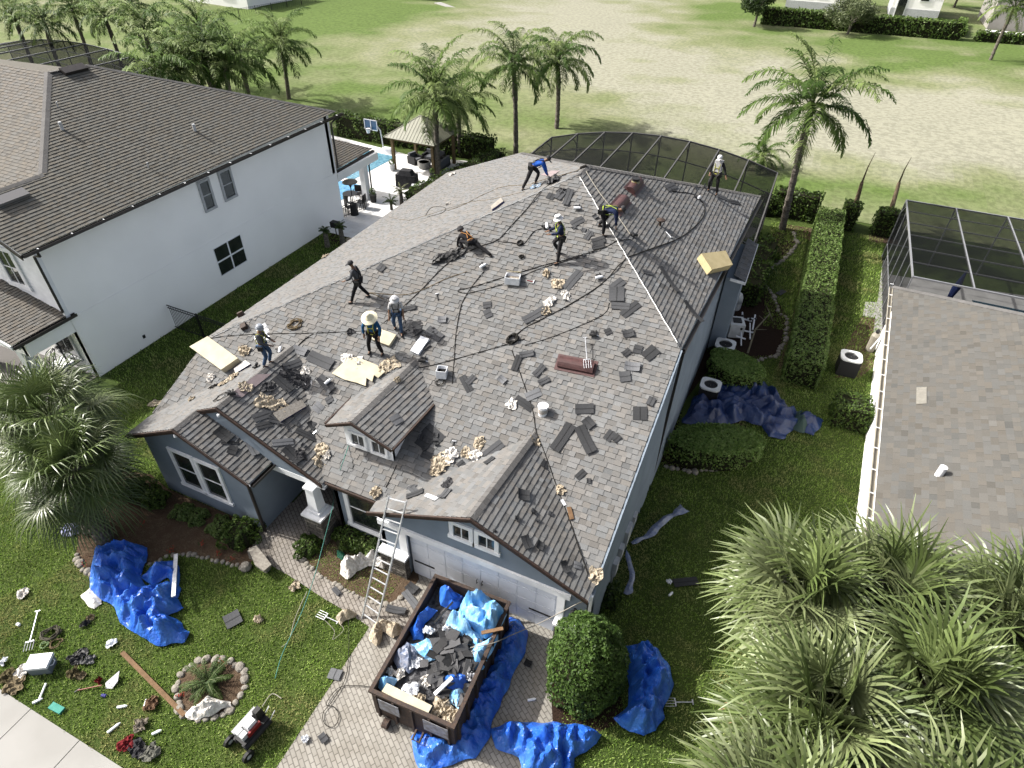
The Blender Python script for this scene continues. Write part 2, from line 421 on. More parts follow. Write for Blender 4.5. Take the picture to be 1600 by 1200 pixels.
# dormer
dy = .98; dx, dz = -2.3, 4.98
pDL = [(dx-.03, dy, dz), (dx+.15, 4.45, dz+.05), (-3.42, 2.4, 4.42), (-3.35, dy, 4.50)]
pDR = [(dx-.03, dy, dz), (-.98, dy, 4.42), (-.86, 3.3, 4.45), (dx+.15, 4.45, dz+.05)]
house = thing('blue_house', (-2, 8, 0), 'blue stucco house with a grey shingle roof being re-roofed by workers', 'house')
NM = {}
for key, poly in dict(F=pF, L=pL, R=pR, B=pB, GR=pGR, GL=pGL, UR=pUR, UL=pUL, OL=pOL, OR=pOR, DL=pDL, DR=pDR).items(): NM[key] = reg(poly)
mb = MB()
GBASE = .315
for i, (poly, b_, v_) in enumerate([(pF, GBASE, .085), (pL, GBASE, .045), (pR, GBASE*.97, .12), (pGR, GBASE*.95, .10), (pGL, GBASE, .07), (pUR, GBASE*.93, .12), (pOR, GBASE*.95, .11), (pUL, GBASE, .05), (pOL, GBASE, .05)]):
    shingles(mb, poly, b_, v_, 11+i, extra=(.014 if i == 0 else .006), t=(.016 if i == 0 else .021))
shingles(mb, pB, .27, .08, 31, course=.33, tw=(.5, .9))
roof = mb.build('roof', M_shingle, house)
for k_, (A_, B_, n1_, n2_) in enumerate([((.43, 12.4, 9.05), (.47, 13.45, 9.06), 'L', 'R'), ((.47, 13.45, 9.06), (6.6, 21.5, 5.98), 'R', 'B'), ((gx, gy, gz), gE, 'GL', 'GR'), ((ux, uy, uz), (ux, 3.75, uz), 'UL', 'UR'), ((ox, oy, oz), (ox, 0, oz), 'OL', 'OR'), ((.47, 13.45, 9.06), (-5.24, 20.2, 6.56), 'L', 'B')]):
    mb = MB(); ridgecap(mb, A_, B_, NM[n1_], NM[n2_], seed=3+k_, base=.235); mb.build('ridge_cap', M_shingle, roof)
# exposed pale hip strips where the cap shingles are missing
mb = MB(); rnd = random.Random(5)
def hipstrip(A, B, wlo, whi):
    A, B = Vector(A), Vector(B); k = 46; pts = []
    side = (B-A).cross(Vector((0, 0, 1))).normalized(); L = []; Rr_ = []
    for i in range(k+1):
        p = A.lerp(B, i/k)+Vector((0, 0, .045)); j = side*rnd.uniform(-.012, .012); ww = rnd.uniform(wlo, whi)
        L.append(p+side*ww+j-Vector((0, 0, .018))); Rr_.append(p-side*ww+j-Vector((0, 0, .018))); pts.append(p+j)
    vs = L+pts+Rr_; n = k+1
    fs = [(i, i+1, n+i+1, n+i) for i in range(k)]+[(n+i, n+i+1, 2*n+i+1, 2*n+i) for i in range(k)]
    mb.add(vs, fs)
hipstrip((-10.2, 3.03, zF(3.03)), (.40, 12.45, zF(12.45)), .007, .014)
hipstrip((.46, 12.42, 9.0), (5.85, 7.2, zF(7.2)), .010, .020)
mb.build('exposed_hip_flashing', mat('chalky_white', (.72, .72, .70), .9, .1, ns=6, ncol=(.6, .6, .58)), roof)
# fascias (brown drip edge over trim), rakes
def fascia(A, B, h=.17, t=.03, drop=.012, m=M_fascia, par=house, nm='fascia', out=(0, -1, 0), two=True):
    A, B, o_ = Vector(A), Vector(B), Vector(out)
    q = MB(); z = Vector((0, 0, 1))
    for (z0, z1, o0, o1) in ([(-.055, .012, .02, .075), (-h, -.055, 0, .045)] if two else [(-h, .01, 0, .04)]):
        vs = []
        for p in (A, B):
            vs += [p+z*z0+o_*o0, p+z*z0+o_*o1, p+z*z1+o_*o1, p+z*z1+o_*o0]
        q.add(vs, [(0, 1, 2, 3), (7, 6, 5, 4), (0, 4, 5, 1), (1, 5, 6, 2), (2, 6, 7, 3), (3, 7, 4, 0)])
    return q.build(nm, m, par)
for A, B in [((-1.12, gy, 3.0), (gx, gy, gz)), ((gx, gy, gz), (5.86, gy, 2.96)), ((-7.72, uy, 4.2), (ux, uy, uz)), ((ux, uy, uz), (-3.1, uy, 2.84)), ((-10.45, oy, 2.83), (ox, oy, oz)), ((ox, oy, oz), (-5.12, oy, 2.9)), ((-3.35, dy, 4.5), (dx-.03, dy, dz)), ((dx-.03, dy, dz), (-.98, dy, 4.42))]:
    fascia(A, B, h=.17 if B[2] < 4.9 and A[2] < 4.9 else .12)
fascia((5.82, .15, 2.86), (6.0, 7.03, 6.29), out=(1, 0, 0), h=.14, m=M_stucco)
fascia((-3.05, .12, 2.84), (-1.1, .12, 2.84), h=.16)
fascia((-10.15, 21.0, 4.35), (-5.24, 20.2, 6.5), out=(0, 1, 0))
# soffits
q = MB()
for A, B, yb in [((-1.12, gy, 2.86), (gx, gy, gz-.14), -.1), ((gx, gy, gz-.14), (5.86, gy, 2.83), -.1), ((-10.45, oy, 2.68), (ox, oy, oz-.14), -.72), ((ox, oy, oz-.14), (-5.12, oy, 2.76), -.72)]:
    A, B = Vector(A), Vector(B); A2 = Vector((A.x, yb, A.z)); B2 = Vector((B.x, yb, B.z)); q.slab([A, B, B2, A2], .015)
q.build('soffit', M_white, house)
# gutters with broken, dark edge on the right eave and small ones on the left gables
q = MB()
def gutter(q, A, B, side, w=.12, h=.1):
    A, B, s = Vector(A), Vector(B), Vector(side).normalized(); z = Vector((0, 0, 1)); pr = [(0, .0), (0, -h), (w, -h), (w, .0), (w-.012, 0), (w-.012, -h+.012), (.012, -h+.012), (.012, 0)]
    vs = [p+s*a+z*b for p in (A, B) for a, b in pr]; n = 8
    q.add(vs, [(i, (i+1) % n, n+(i+1) % n, n+i) for i in range(n)]+[tuple(range(n-1, -1, -1)), tuple(range(n, 2*n))])
gutter(q, (6.03, 7.15, 6.22), (6.69, 21.5, 5.90), (1, -.05, 0), w=.13)
gt = q.build('gutter', M_brown, house)
q = MB(); gutter(q, (-5.1, -1.0, 2.86), (-5.1, .1, 2.86), (1, 0, 0)); q.build('gutter', M_brown, house)
q = MB(); gutter(q, (-3.08, -.05, 2.8), (-3.08, .35, 2.8), (1, 0, 0), w=.1); q.build('gutter', M_grey, house)
# walls
q = MB()
xr = 5.93
q.slab([(xr, .0, 0), (xr+.42, 21.2, 0), (xr+.42, 21.2, 5.85), (xr+.02, 7.2, 6.1), (xr, 7.0, 6.15), (xr-.04, .35, 2.85), (xr-.04, 0, 2.8)], .2, n=(-1, 0, 0))
q.slab([(-10.05, .0, 0), (-9.95, 20.6, 0), (-9.95, 20.6, 4.2), (-10.05, 2.97, 4.2), (-10.05, 0, 2.8)], .2, n=(1, 0, 0))
q.slab([(-10.0, 20.2, 0), (6.3, 20.1, 0), (6.3, 20.1, 5.7), (-5.24, 20.1, 6.35), (-10.0, 20.2, 4.3)], .2, n=(0, -1, 0))
q.slab([(-10.07, -.73, 0), (-5.6, -.73, 0), (-5.6, -.73, 3.0), (-7.72, -.73, 4.03), (-10.07, -.73, 2.88)], .2, n=(0, 1, 0))        # left gable front
q.slab([(-10.08, -.55, 0), (-10.08, .4, 0), (-10.08, .4, 2.8), (-10.08, -.55, 2.8)], .2, n=(1, 0, 0))
q.slab([(-5.58, -.72, 0), (-5.58, 3.2, 0), (-5.58, 3.2, 2.75), (-5.58, -.72, 2.75)], .18, n=(-1, 0, 0))       # entry side wall
q.slab([(-5.6, 3.0, 0), (-2.9, 3.0, 0), (-2.9, 3.0, 2.75), (-5.6, 3.0, 2.75)], .18, n=(0, 1, 0))
q.slab([(-3.05, .36, 0), (-1.0, .36, 0), (-1.0, .36, 2.8), (-3.05, .36, 2.8)], .18, n=(0, 1, 0))               # wall of the big window
q.slab([(-3.05, .36, 0), (-3.05, 3.2, 0), (-3.05, 3.2, 2.8), (-3.05, .36, 2.8)], .15, n=(1, 0, 0))
q.slab([(-1.0, -.1, 2.3), (5.72, -.1, 2.3), (5.72, -.1, 2.88), (gx, -.1, gz-.18), (-1.0, -.1, 2.95)], .2, n=(0, 1, 0))   # above the garage door
q.slab([(-1.0, -.1, 0), (-.08, -.1, 0), (-.08, -.1, 2.3), (-1.0, -.1, 2.3)], .2, n=(0, 1, 0))
q.slab([(4.96, -.1, 0), (xr, -.1, 0), (xr, -.1, 2.3), (4.96, -.1, 2.3)], .2, n=(0, 1, 0))
q.slab([(-1.0, -.1, 0), (-1.0, .5, 0), (-1.0, .5, 2.9), (-1.0, -.1, 2.9)], .15, n=(1, 0, 0))
q.slab([(xr, -.1, 0), (xr, .1, 0), (xr, .1, 2.78), (xr, -.1, 2.78)], .15, n=(-1, 0, 0))
q.slab([(-7.75, .03, 4.0), (ux, .03, uz-.16), (-3.5, .03, 2.8), (-3.5, .03, 2.68), (-7.75, .03, 2.68)], .12, n=(0, 1, 0))
wall = q.build('wall', M_stucco, house)
# darker boards and trim
def boxes(name, lst, m, par=house):
    q = MB()
    for c, d in lst: q.box(c, d)
    return q.build(name, m, par)
def bx(x0, x1, y0, y1, z0, z1): return (((x0+x1)/2, (y0+y1)/2, (z0+z1)/2), (x1-x0, y1-y0, z1-z0))
boxes('trim', [bx(-1.02, 5.3, -.17, -.1, 2.2, 2.42), bx(4.93, 5.16, -.17, -.1, 1.0, 2.2), bx(-.3, -.02, -.17, -.1, 1.0, 2.2)], M_white)
boxes('entry_beam', [bx(-5.5, -3.1, .02, .3, 2.52, 2.76)], M_white)
# garage door with panel grooves
gd = MB()
for r in range(4):
    for c in range(8): gd.box(*bx(0.02+c*.605, .02+c*.605+.585, .0, .05, r*.56+.01, r*.56+.545))
gd.box(*bx(-.02, 4.9, .02, .07, 0, 2.24))
gdo = gd.build('garage_door', mat('door_white', (.66, .69, .74), .55, .3, ns=3, ncol=(.6, .63, .68)), house)
for x0, z0 in ((.08, 1.98), (.08, .72), (4.05, 1.98), (4.05, .72)):
    q = MB(); q.box(*bx(x0, x0+.72, -.025, -.002, z0, z0+.045)); q.build('hinge_strap', M_black, gdo)
for x0 in (2.32, 2.5):
    q = MB(); q.tube([(x0, -.004, .95), (x0, -.06, .98), (x0, -.06, 1.12), (x0, -.004, 1.15)], .014, 6); q.build('handle', M_black, gdo)
# windows
def window(par, c, ax, w_, h, cols=2, rows=2, fr=.09, m=M_white, mullion=.03, recess=.05, wide_sill=True, depth=.06, top=None):
    """window on a wall: c centre point on the wall face, ax 'x' faces -y, 'y' faces +x"""
    c = Vector(c)
    if ax == 'x': T = Matrix.Translation(c)
    else: T = Matrix.Translation(c) @ Matrix.Rotation(math.pi/2, 4, 'Z')
    def B(q, x0, x1, y0, y1, z0, z1):
        vs = [T @ Vector(p) for p in [(x0, y0, z0), (x1, y0, z0), (x1, y1, z0), (x0, y1, z0), (x0, y0, z1), (x1, y0, z1), (x1, y1, z1), (x0, y1, z1)]]
        q.add(vs, [(0, 3, 2, 1), (4, 5, 6, 7), (0, 1, 5, 4), (1, 2, 6, 5), (2, 3, 7, 6), (3, 0, 4, 7)])
    q = MB(); a, b = w_/2, h/2
    B(q, -a-fr, a+fr, -depth, .01, b, b+fr+(top or 0)); B(q, -a-fr-(.05 if wide_sill else 0), a+fr+(.05 if wide_sill else 0), -depth-.02, .01, -b-fr, -b)
    B(q, -a-fr, -a, -depth, .01, -b, b); B(q, a, a+fr, -depth, .01, -b, b)
    f = q.build('window', m, par)
    q = MB()
    for i in range(1, cols): x = -a+w_*i/cols; B(q, x-mullion/2, x+mullion/2, -.028, .0, -b, b)
    for i in range(1, rows): z = -b+h*i/rows; B(q, -a, a, -.030, .0, z-mullion/2, z+mullion/2)
    if cols+rows > 2: q.build('muntin', m, f)
    q = MB(); B(q, -a, a, -.012, .004, -b, b); q.build('pane', M_glass, f)
    return f
window(house, (-8.42, -.73, 1.72), 'x', .86, 1.62, 1, 2, fr=.13)
window(house, (-7.28, -.73, 1.70), 'x', .86, 1.62, 1, 2, fr=.13)
window(house, (-1.93, .36, 1.72), 'x', 1.15, 1.75, 1, 2, fr=.16)
window(house, (1.92, -.1, 3.33), 'x', .5, .5, 2, 1, fr=.13)
window(house, (2.72, -.1, 3.33), 'x', .5, .5, 2, 1, fr=.13)
# dormer
q = MB()
q.slab([(-2.98, 1.3, 3.40), (-1.22, 1.3, 3.40), (-1.22, 1.3, 4.36), (-2.18, 1.3, 4.78), (-2.98, 1.3, 4.46)], .12, n=(0, 1, 0))
q.slab([(-1.22, 1.31, 3.36), (-1.22, 3.25, 4.38), (-1.22, 1.31, 4.36)], .10, n=(-1, 0, 0))
q.slab([(-2.98, 1.31, 3.36), (-2.98, 3.25, 4.40), (-2.98, 1.31, 4.40)], .10, n=(1, 0, 0))
dorm = q.build('dormer', M_white, house)
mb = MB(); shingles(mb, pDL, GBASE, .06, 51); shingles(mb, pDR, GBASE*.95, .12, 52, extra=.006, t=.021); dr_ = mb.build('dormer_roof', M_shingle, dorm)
mb = MB(); ridgecap(mb, (dx-.03, dy, dz), (dx+.15, 4.4, dz+.05), NM['DL'], NM['DR'], seed=9); mb.build('dormer_ridge_cap', M_shingle, dr_)
fascia((-3.35, dy, 4.50), (-3.40, 2.4, 4.42), out=(-1, 0, 0), h=.1, par=dorm)
fascia((-.98, dy, 4.42), (-.87, 3.25, 4.45), out=(1, 0, 0), h=.1, par=dorm)
window(dorm, (-2.47, 1.3, 3.9), 'x', .46, .46, 2, 1, fr=.09, wide_sill=False)
window(dorm, (-1.70, 1.3, 3.88), 'x', .46, .46, 2, 1, fr=.09, wide_sill=False)
# entry column: stone foot, cap, white shaft
M_veneer = brickmat('stone_veneer', (.40, .37, .32), (.17, .155, .14), (.10, .09, .08), .34, .13, .012, plane='xz', bump=.03, off=.4, ns=9, nc=.6)
def pier(x0, x1, y0, y1, zt, shaft=None):
    q = MB(); rnd = random.Random(int(x0*100))
    q.box(*bx(x0+.04, x1-.04, y0+.04, y1-.02, 0, zt))
    z = 0.0
    while z < zt-.03:
        hh = min(rnd.uniform(.09, .17), zt-z); x = x0
        while x < x1-.02:
            wv = min(rnd.uniform(.16, .42), x1-x); q.box(*bx(x+.006, x+wv-.006, y0+rnd.uniform(0, .035), y0+.1, z+.006, z+hh-.006), col=None); x += wv
        y = y0
        while y < y1-.02:
            wv = min(rnd.uniform(.16, .42), y1-y)
            for sx, xx in ((-1, x0), (1, x1)): q.box(*bx(min(xx, xx-sx*.08)+.0, max(xx, xx-sx*.08)+rnd.uniform(-.02, .0), y+.006, y+wv-.006, z+.006, z+hh-.006))
            y += wv
        z += hh
    p = q.build('stone_pier', M_veneer, house)
    q = MB(); q.box(*bx(x0-.05, x1+.05, y0-.05, y1, zt, zt+.09)); q.build('cap', M_white, p)
    return p
pier(-3.95, -3.25, -.35, .32, 1.25)
pier(-.98, -.06, -.36, -.1, 1.05)
pier(4.98, 5.86, -.36, -.1, 1.05)
q = MB(); q.box((-3.6, .0, 1.9), (.40, .40, 1.18), taper=.78); q.box((-3.6, .0, 1.40), (.5, .5, .12)); q.box((-3.6, 0, 2.5), (.40, .40, .1)); q.build('column', M_white, house)
# right wall details
q = MB(); q.bar((6.09, 7.3, 6.2), (6.02, 7.3, .1), .09, .07); q.build('downspout', M_brown, house)
q = MB(); q.bar((-5.52, -.78, 2.8), (-5.52, -.78, .05), .09, .07); q.build('downspout', M_brown, house)
q = MB(); q.bar((5.88, -.17, 2.85), (5.88, -.17, .05), .08, .07); q.build('downspout', M_white, house)
for y0, z0, w_, h_ in ((2.2, 1.15, .32, .62), (2.75, 1.25, .26, .5), (3.5, 1.2, .5, .75), (4.35, 1.1, .3, .35)):
    q = MB(); q.box((xr+.08, y0, z0), (.16, w_, h_)); q.bar((xr+.06, y0, z0-h_/2), (xr+.06, y0, .2), .05); q.build('utility_box', M_grey, house)
q = MB(); q.box((xr+.08, 11.6, 1.6), (.05, .8, 1.5)); f_ = q.build('window', M_grey, house)
q = MB(); q.box((xr+.11, 11.6, 1.6), (.03, .68, 1.36)); q.build('pane', M_glass, f_)
for (x, y, z) in ((-7.72, oy-.02, 4.02), (ux+.05, uy-.06, 4.5)):
    q = MB(); q.lathe((x, y, z-.14), [(.02, .1), (.05, .1), (.06, .03), (.04, 0)], 10); q.build('soffit_lamp', M_plastic_w, house)
q = MB(); q.lathe((5.48, -.26, 1.62), [(.06, 0), (.09, .05), (.08, .22), (.11, .24), (.03, .33)], 8); q.box((5.48, -.17, 1.85), (.08, .12, .06)); q.build('wall_lantern', M_black, house)
# attached side bump roof at the right rear
pS = [(6.55, 15.3, 5.1), (7.35, 15.3, 4.9), (7.35, 17.6, 4.9), (6.55, 17.6, 5.1)]
pS = [(6.62, 16.6, 4.2), (7.15, 16.6, 4.0), (7.15, 20.6, 4.0), (6.62, 20.6, 4.2)]
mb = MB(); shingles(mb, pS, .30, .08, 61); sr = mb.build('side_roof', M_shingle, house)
q = MB(); q.bar((7.16, 16.55, 3.94), (7.16, 20.6, 3.94), .05, .12); q.bar((6.5, 16.55, 4.0), (7.18, 16.55, 3.94), .05, .12); q.build('fascia', M_white, sr)
q = MB(); q.box(*bx(6.3, 7.0, 16.8, 20.4, 0, 3.95)); q.build('side_wall', M_stucco, house)
# front door in the recess
q = MB(); q.box(*bx(-4.9, -3.9, 2.93, 3.0, 0, 2.15)); dd = q.build('front_door', M_wooddark, house)
q = MB(); q.lathe((-4.0, 2.9, 1.0), [(.03, 0), (.035, .03), (.02, .06)], 8); q.build('handle', M_steel, dd)

# ================================================================ ground
def sheet(name, pts, z, m, sub=None):
    P = [Vector((p[0], p[1], z)) for p in pts]; q = MB(); q.slab(P, -.25 if False else -.02, n=(0, 0, 1)); return struct(q.build(name, m))
def pxpoly(pts): return [G(u, v) for u, v in pts]
M_lawn = mat('lawn_soil', (.070, .105, .024), .95, .1, ns=3.5, ncol=(.10, .14, .035), bump=.035, bs=34, ns2=.35, ncol2=(.055, .088, .02))
q = MB(); q.add([(-400, -60, 0), (400, -60, 0), (400, 500, 0), (-400, 500, 0)], [(0, 1, 2, 3)]); gl = struct(q.build('lawn', M_lawn))
# the field beyond the back hedges: colours of dry and green patches per cell
def field():
    nx, ny = 300, 200
    xs = np.linspace(-110, 75, nx+1); ys = 35.6+np.linspace(0, 1, ny+1)**1.35*125
    X, Y = np.meshgrid(xs, ys)
    Z = np.full_like(X, .03)
    und = np.array([[noise.noise(Vector((x/22, y/22, 3)))*.5+noise.noise(Vector((x/7, y/7, 9)))*.12 for x in xs] for y in ys])
    fall = np.clip((Y-36)/10, 0, 1)*np.clip((100-Y)/10, 0, 1); Z = Z+(und+.55)*fall*.8
    V = np.stack([X, Y, Z], -1).reshape(-1, 3)
    i = np.arange(ny)[:, None]*(nx+1)+np.arange(nx)[None]
    F = np.stack([i, i+1, i+nx+2, i+nx+1], -1).reshape(-1, 4)
    C = V[F].mean(1)
    straw = np.array([.45, .445, .34]); mid = np.array([.31, .335, .18]); green = np.array([.165, .24, .07])
    d = np.zeros(len(C)) + .33
    blobs = [(1400, 190, 330, 60, .75), (1560, 230, 200, 60, .6), (1000, 60, 170, 55, .6), (880, 20, 150, 40, .55), (1080, 140, 180, 30, .45), (1250, 180, 200, 40, .5), (680, 45, 120, 16, .3), (1120, 100, 150, 20, .35), (950, 110, 120, 30, .35),
             (620, 75, 130, 18, .35), (780, 90, 130, 25, .25), (560, 12, 120, 26, -.75), (470, 40, 120, 35, -.5), (1040, 45, 60, 12, -.6), (1130, 20, 60, 18, -.8), (1200, 55, 70, 14, -.3), (1340, 75, 60, 16, -.5), (1430, 95, 80, 16, -.55), (1560, 90, 80, 25, -.55), (1330, 110, 60, 10, -.35), (1100, 65, 40, 10, -.3),
             (1000, 95, 40, 8, -.3), (1060, 125, 60, 8, -.25), (930, 150, 60, 8, -.25), (470, 150, 120, 30, -.3), (640, 120, 120, 25, -.05), (700, 180, 200, 20, -.15), (1250, 290, 120, 14, -.5), (1500, 300, 120, 14, -.35), (1510, 85, 22, 5, .6), (1390, 95, 30, 6, .35), (1530, 98, 26, 5, .4), (1290, 92, 40, 6, .25), (330, 60, 120, 40, -.4), (1420, 62, 150, 8, -.25)]
    D = C-CAM; c = D @ CM.T; U = 800+FPX*c[:, 0]/c[:, 2]; Vv = 600+FPX*c[:, 1]/c[:, 2]
    for bu, bv, su, sv, a in blobs: d += a*np.exp(-(((U-bu)/su)**2+((Vv-bv)/sv)**2))
    nz = np.array([noise.fractal(Vector((p[0]/6, p[1]/6, 0)), 1, 2, 4) for p in C]); d = np.clip(d+nz*.40, 0, 1)[:, None]
    col = np.where(d > .5, mid+(straw-mid)*(d-.5)*2, green+(mid-green)*d*2)
    o = npmesh('field', V, F, mat('field_grass', None, .97, .05, attr=True, ns=2.3, ncol=(.76,), ns2=9, ncol2=(1.12,), bump=.04, bs=5, nlo=.42, nhi=.62), tint=col, smooth=True)
    struct(o)
field()
M_paver = brickmat('driveway_pavers', (.36, .34, .30), (.44, .418, .372), (.22, .205, .18), .24, .12, .012, rot=.6, ns=1.6, nc=.82)
M_paver2 = brickmat('walk_pavers', (.34, .31, .275), (.42, .385, .34), (.16, .14, .12), .24, .12, .012, rot=.6, ns=2, nc=.8)
sheet('driveway', [(-.28, .05), (5.8, .05), (5.85, -2.4), (5.75, -14), (-.1, -14)], .010, M_paver)
walk = pxpoly([(640, 905), (655, 955), (648, 985), (600, 985), (577, 980), (545, 958), (505, 935), (460, 905), (425, 885), (395, 860), (395, 840), (430, 800), (440, 780), (500, 800), (490, 850), (482, 880), (510, 905), (560, 930), (600, 948), (640, 925)])
sheet('walkway', walk, .018, M_paver2)
sheet('entry_path', [(-5.5, -.6), (-3.0, -.2), (-3.0, 3), (-5.5, 3)], .014, M_paver2)
q = MB()
for i in range(14):
    x0 = -30+i*1.9; q.slab([(x0+.012, -8.1, .03), (x0+1.888, -8.1, .03), (x0+1.888, -10.2, .03), (x0+.012, -10.2, .03)], -.06, n=(0, 0, 1))
struct(q.build('pavement', M_concrete))
bed = [(122, 850), (118, 868), (128, 885), (140, 898), (160, 906), (200, 900), (235, 880), (262, 868), (285, 866), (300, 868), (330, 874), (380, 886), (408, 868), (398, 838), (375, 812), (262, 764), (236, 742), (185, 735), (150, 760), (120, 800)]
sheet('front_bed', pxpoly(bed), .016, M_mulch)
sheet('entry_bed', pxpoly([(482, 880), (470, 862), (488, 838), (540, 818), (650, 880), (655, 905), (640, 925), (600, 948), (560, 930), (510, 905)]), .022, M_mulch)
ring = [(275, 1078), (283, 1052), (305, 1036), (332, 1029), (360, 1032), (380, 1046), (385, 1070), (370, 1100), (345, 1118), (315, 1126), (288, 1116), (276, 1098)]
sheet('palm_bed', pxpoly(ring), .016, M_mulch)
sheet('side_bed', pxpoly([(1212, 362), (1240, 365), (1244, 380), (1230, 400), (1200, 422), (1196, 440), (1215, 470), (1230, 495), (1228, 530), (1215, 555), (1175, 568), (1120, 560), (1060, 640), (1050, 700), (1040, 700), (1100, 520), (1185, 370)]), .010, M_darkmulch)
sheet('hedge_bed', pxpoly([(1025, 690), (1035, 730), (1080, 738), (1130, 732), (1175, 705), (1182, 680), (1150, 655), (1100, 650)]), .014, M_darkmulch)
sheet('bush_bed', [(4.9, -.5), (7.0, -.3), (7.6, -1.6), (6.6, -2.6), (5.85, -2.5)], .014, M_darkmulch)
sheet('hedge_path', pxpoly([(1225, 350), (1275, 358), (1290, 345), (1280, 372), (1262, 440), (1250, 500), (1232, 580), (1215, 575), (1238, 500), (1252, 440), (1265, 375), (1225, 360)]), .008, M_mulch)
sheet('neighbour_bed', pxpoly([(1345, 495), (1382, 500), (1378, 560), (1345, 590), (1305, 590), (1320, 545)]), .010, M_mulch)
sheet('stepping_slab', pxpoly([(1352, 472), (1386, 474), (1380, 500), (1348, 494)]), .03, M_concrete)
sheet('back_mulch', pxpoly([(1358, 365), (1405, 368), (1402, 382), (1358, 378)]), .010, M_mulch)
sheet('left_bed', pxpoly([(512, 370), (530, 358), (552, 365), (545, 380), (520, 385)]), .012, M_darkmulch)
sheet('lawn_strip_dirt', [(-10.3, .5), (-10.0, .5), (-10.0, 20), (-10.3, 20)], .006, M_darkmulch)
# ================================================================ left neighbour: white two-storey house
ln = thing('white_house', (-24, 12, 0), 'white two-storey stucco house with a brown shingle roof and dark gutters', 'house')
n0 = (-17.45, 0, 6.55); nn = (.5, 0, 1)
def NL(u, v): return PLN(u, v, n0, nn)
A_, B_ = NL(75, 113), NL(66, 272)
RP = [A_, NL(135, 101), NL(525, 174), NL(40, 395), NL(0, 372)]
fy = RP[4].y-.05
ridgeF = Vector((B_.x, fy, B_.z))
RPa = [A_, NL(135, 101), NL(525, 174), Vector((-17.45, B_.y, 6.55)), B_]
RPb = [B_, Vector((-17.45, B_.y, 6.55)), Vector((-17.45, fy, 6.55)), ridgeF]
mb = MB()
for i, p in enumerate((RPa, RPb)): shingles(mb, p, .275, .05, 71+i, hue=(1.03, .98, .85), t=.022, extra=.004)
top = A_
def zfr(y): return top.z+.5*(y-top.y)
FP = [A_, B_, (B_.x-3.4, B_.y-3.4, zfr(B_.y-3.4)), (-36, B_.y-3.4, zfr(B_.y-3.4)), (-36, top.y, top.z)]
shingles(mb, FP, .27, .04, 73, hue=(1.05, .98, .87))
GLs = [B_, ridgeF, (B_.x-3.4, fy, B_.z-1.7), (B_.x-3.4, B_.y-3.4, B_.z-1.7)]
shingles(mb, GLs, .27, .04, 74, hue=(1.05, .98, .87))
r_ = mb.build('roof', M_shingle, ln)
q = MB(); t2 = NL(525, 174); t1 = NL(135, 101)
q.add([A_, t1, t2, (-36, t2.y, t2.z), (-36, A_.y, A_.z-.02)], [(0, 1, 2), (0, 2, 3), (0, 3, 4)], (.25, .235, .2)); q.build('back_slope', M_shingle, r_)
nL = Vector(nn).normalized(); nFr = Vector((0, -.5, 1)).normalized()
for a, b, n1, n2, s in [(A_, B_, nL, nFr, 1), (B_, ridgeF, nL, Vector((-.5, 0, 1)).normalized(), 2), (A_, t1, nL, nFr, 4), (t1, t2, nL, Vector((0, .5, 1)).normalized(), 3)]:
    mb = MB(); ridgecap(mb, a, b, n1, n2, w=.17, base=.25, seed=s); mb.build('ridge_cap', M_shingle, r_)
for (u, v, l_) in ((98, 203, 0), (305, 205, 0), (91, 168, 1), (232, 262, 1)):
    p = NL(u, v); q = MB()
    if l_: q.tube([p, p+Vector((0, 0, .22)), p+Vector((.1, 0, .26))], .025, 6)
    else: q.tube([p, p+Vector((0, 0, .34))], .07, 10)
    q.build('vent_pipe', M_grey, r_)
def ridgevent(par, p, L, wv, m, ax):
    q = MB(); q.box(p, (wv, L, .13), rz=0, M=Matrix.Rotation(math.atan(.5), 4, 'Y') if ax == 'y' else None); q.build('attic_vent', m, par)
ridgevent(r_, NL(117, 112)+Vector((0, 0, .12)), 1.2, .4, M_brown, 'y'); ridgevent(r_, NL(18, 313)+Vector((0, 0, .12)), 1.3, .4, mat('grey_vent', (.33, .32, .32), .6, .3), 'y')
q = MB()
q.slab([(-18, 2.75, 0), (-18, 20.9, 0), (-18, 21.0, 6.5), (-18, 2.75, 6.5)], .25, n=(-1, 0, 0))
q.slab([(-18, 20.8, 0), (-34, 20.8, 0), (-34, 20.8, 6.5), (-18, 20.8, 6.5)], .25, n=(0, -1, 0))
q.slab([(-18.02, 2.75, 0), (-34, 2.75, 0), (-34, 2.75, 3.2), (-18.02, 2.75, 3.2)], .25, n=(0, 1, 0))
q.slab([(-18, 21.0, 2.95), (-18, 25.4, 2.95), (-18, 25.4, 2.45), (-18, 21.0, 2.45)], .3, n=(-1, 0, 0))
q.slab([(-18.1, .75, 3.1), (-24, .75, 3.1), (-24, .75, 2.45), (-18.1, .75, 2.45)], .3, n=(0, 1, 0))
q.slab([(-18.0, .75, 3.15), (-18.0, 2.8, 3.15), (-18.0, 2.8, 2.45), (-18.0, .75, 2.45)], .3, n=(-1, 0, 0))
q.build('wall', M_whitewall, ln)
q = MB(); q.slab([(-17.985, 2.75, .0), (-17.985, 20.9, .0), (-17.985, 20.9, 3.1), (-17.985, 2.75, 3.1)], .012, n=(1, 0, 0)); q.build('wall_band', M_whitewall, ln)
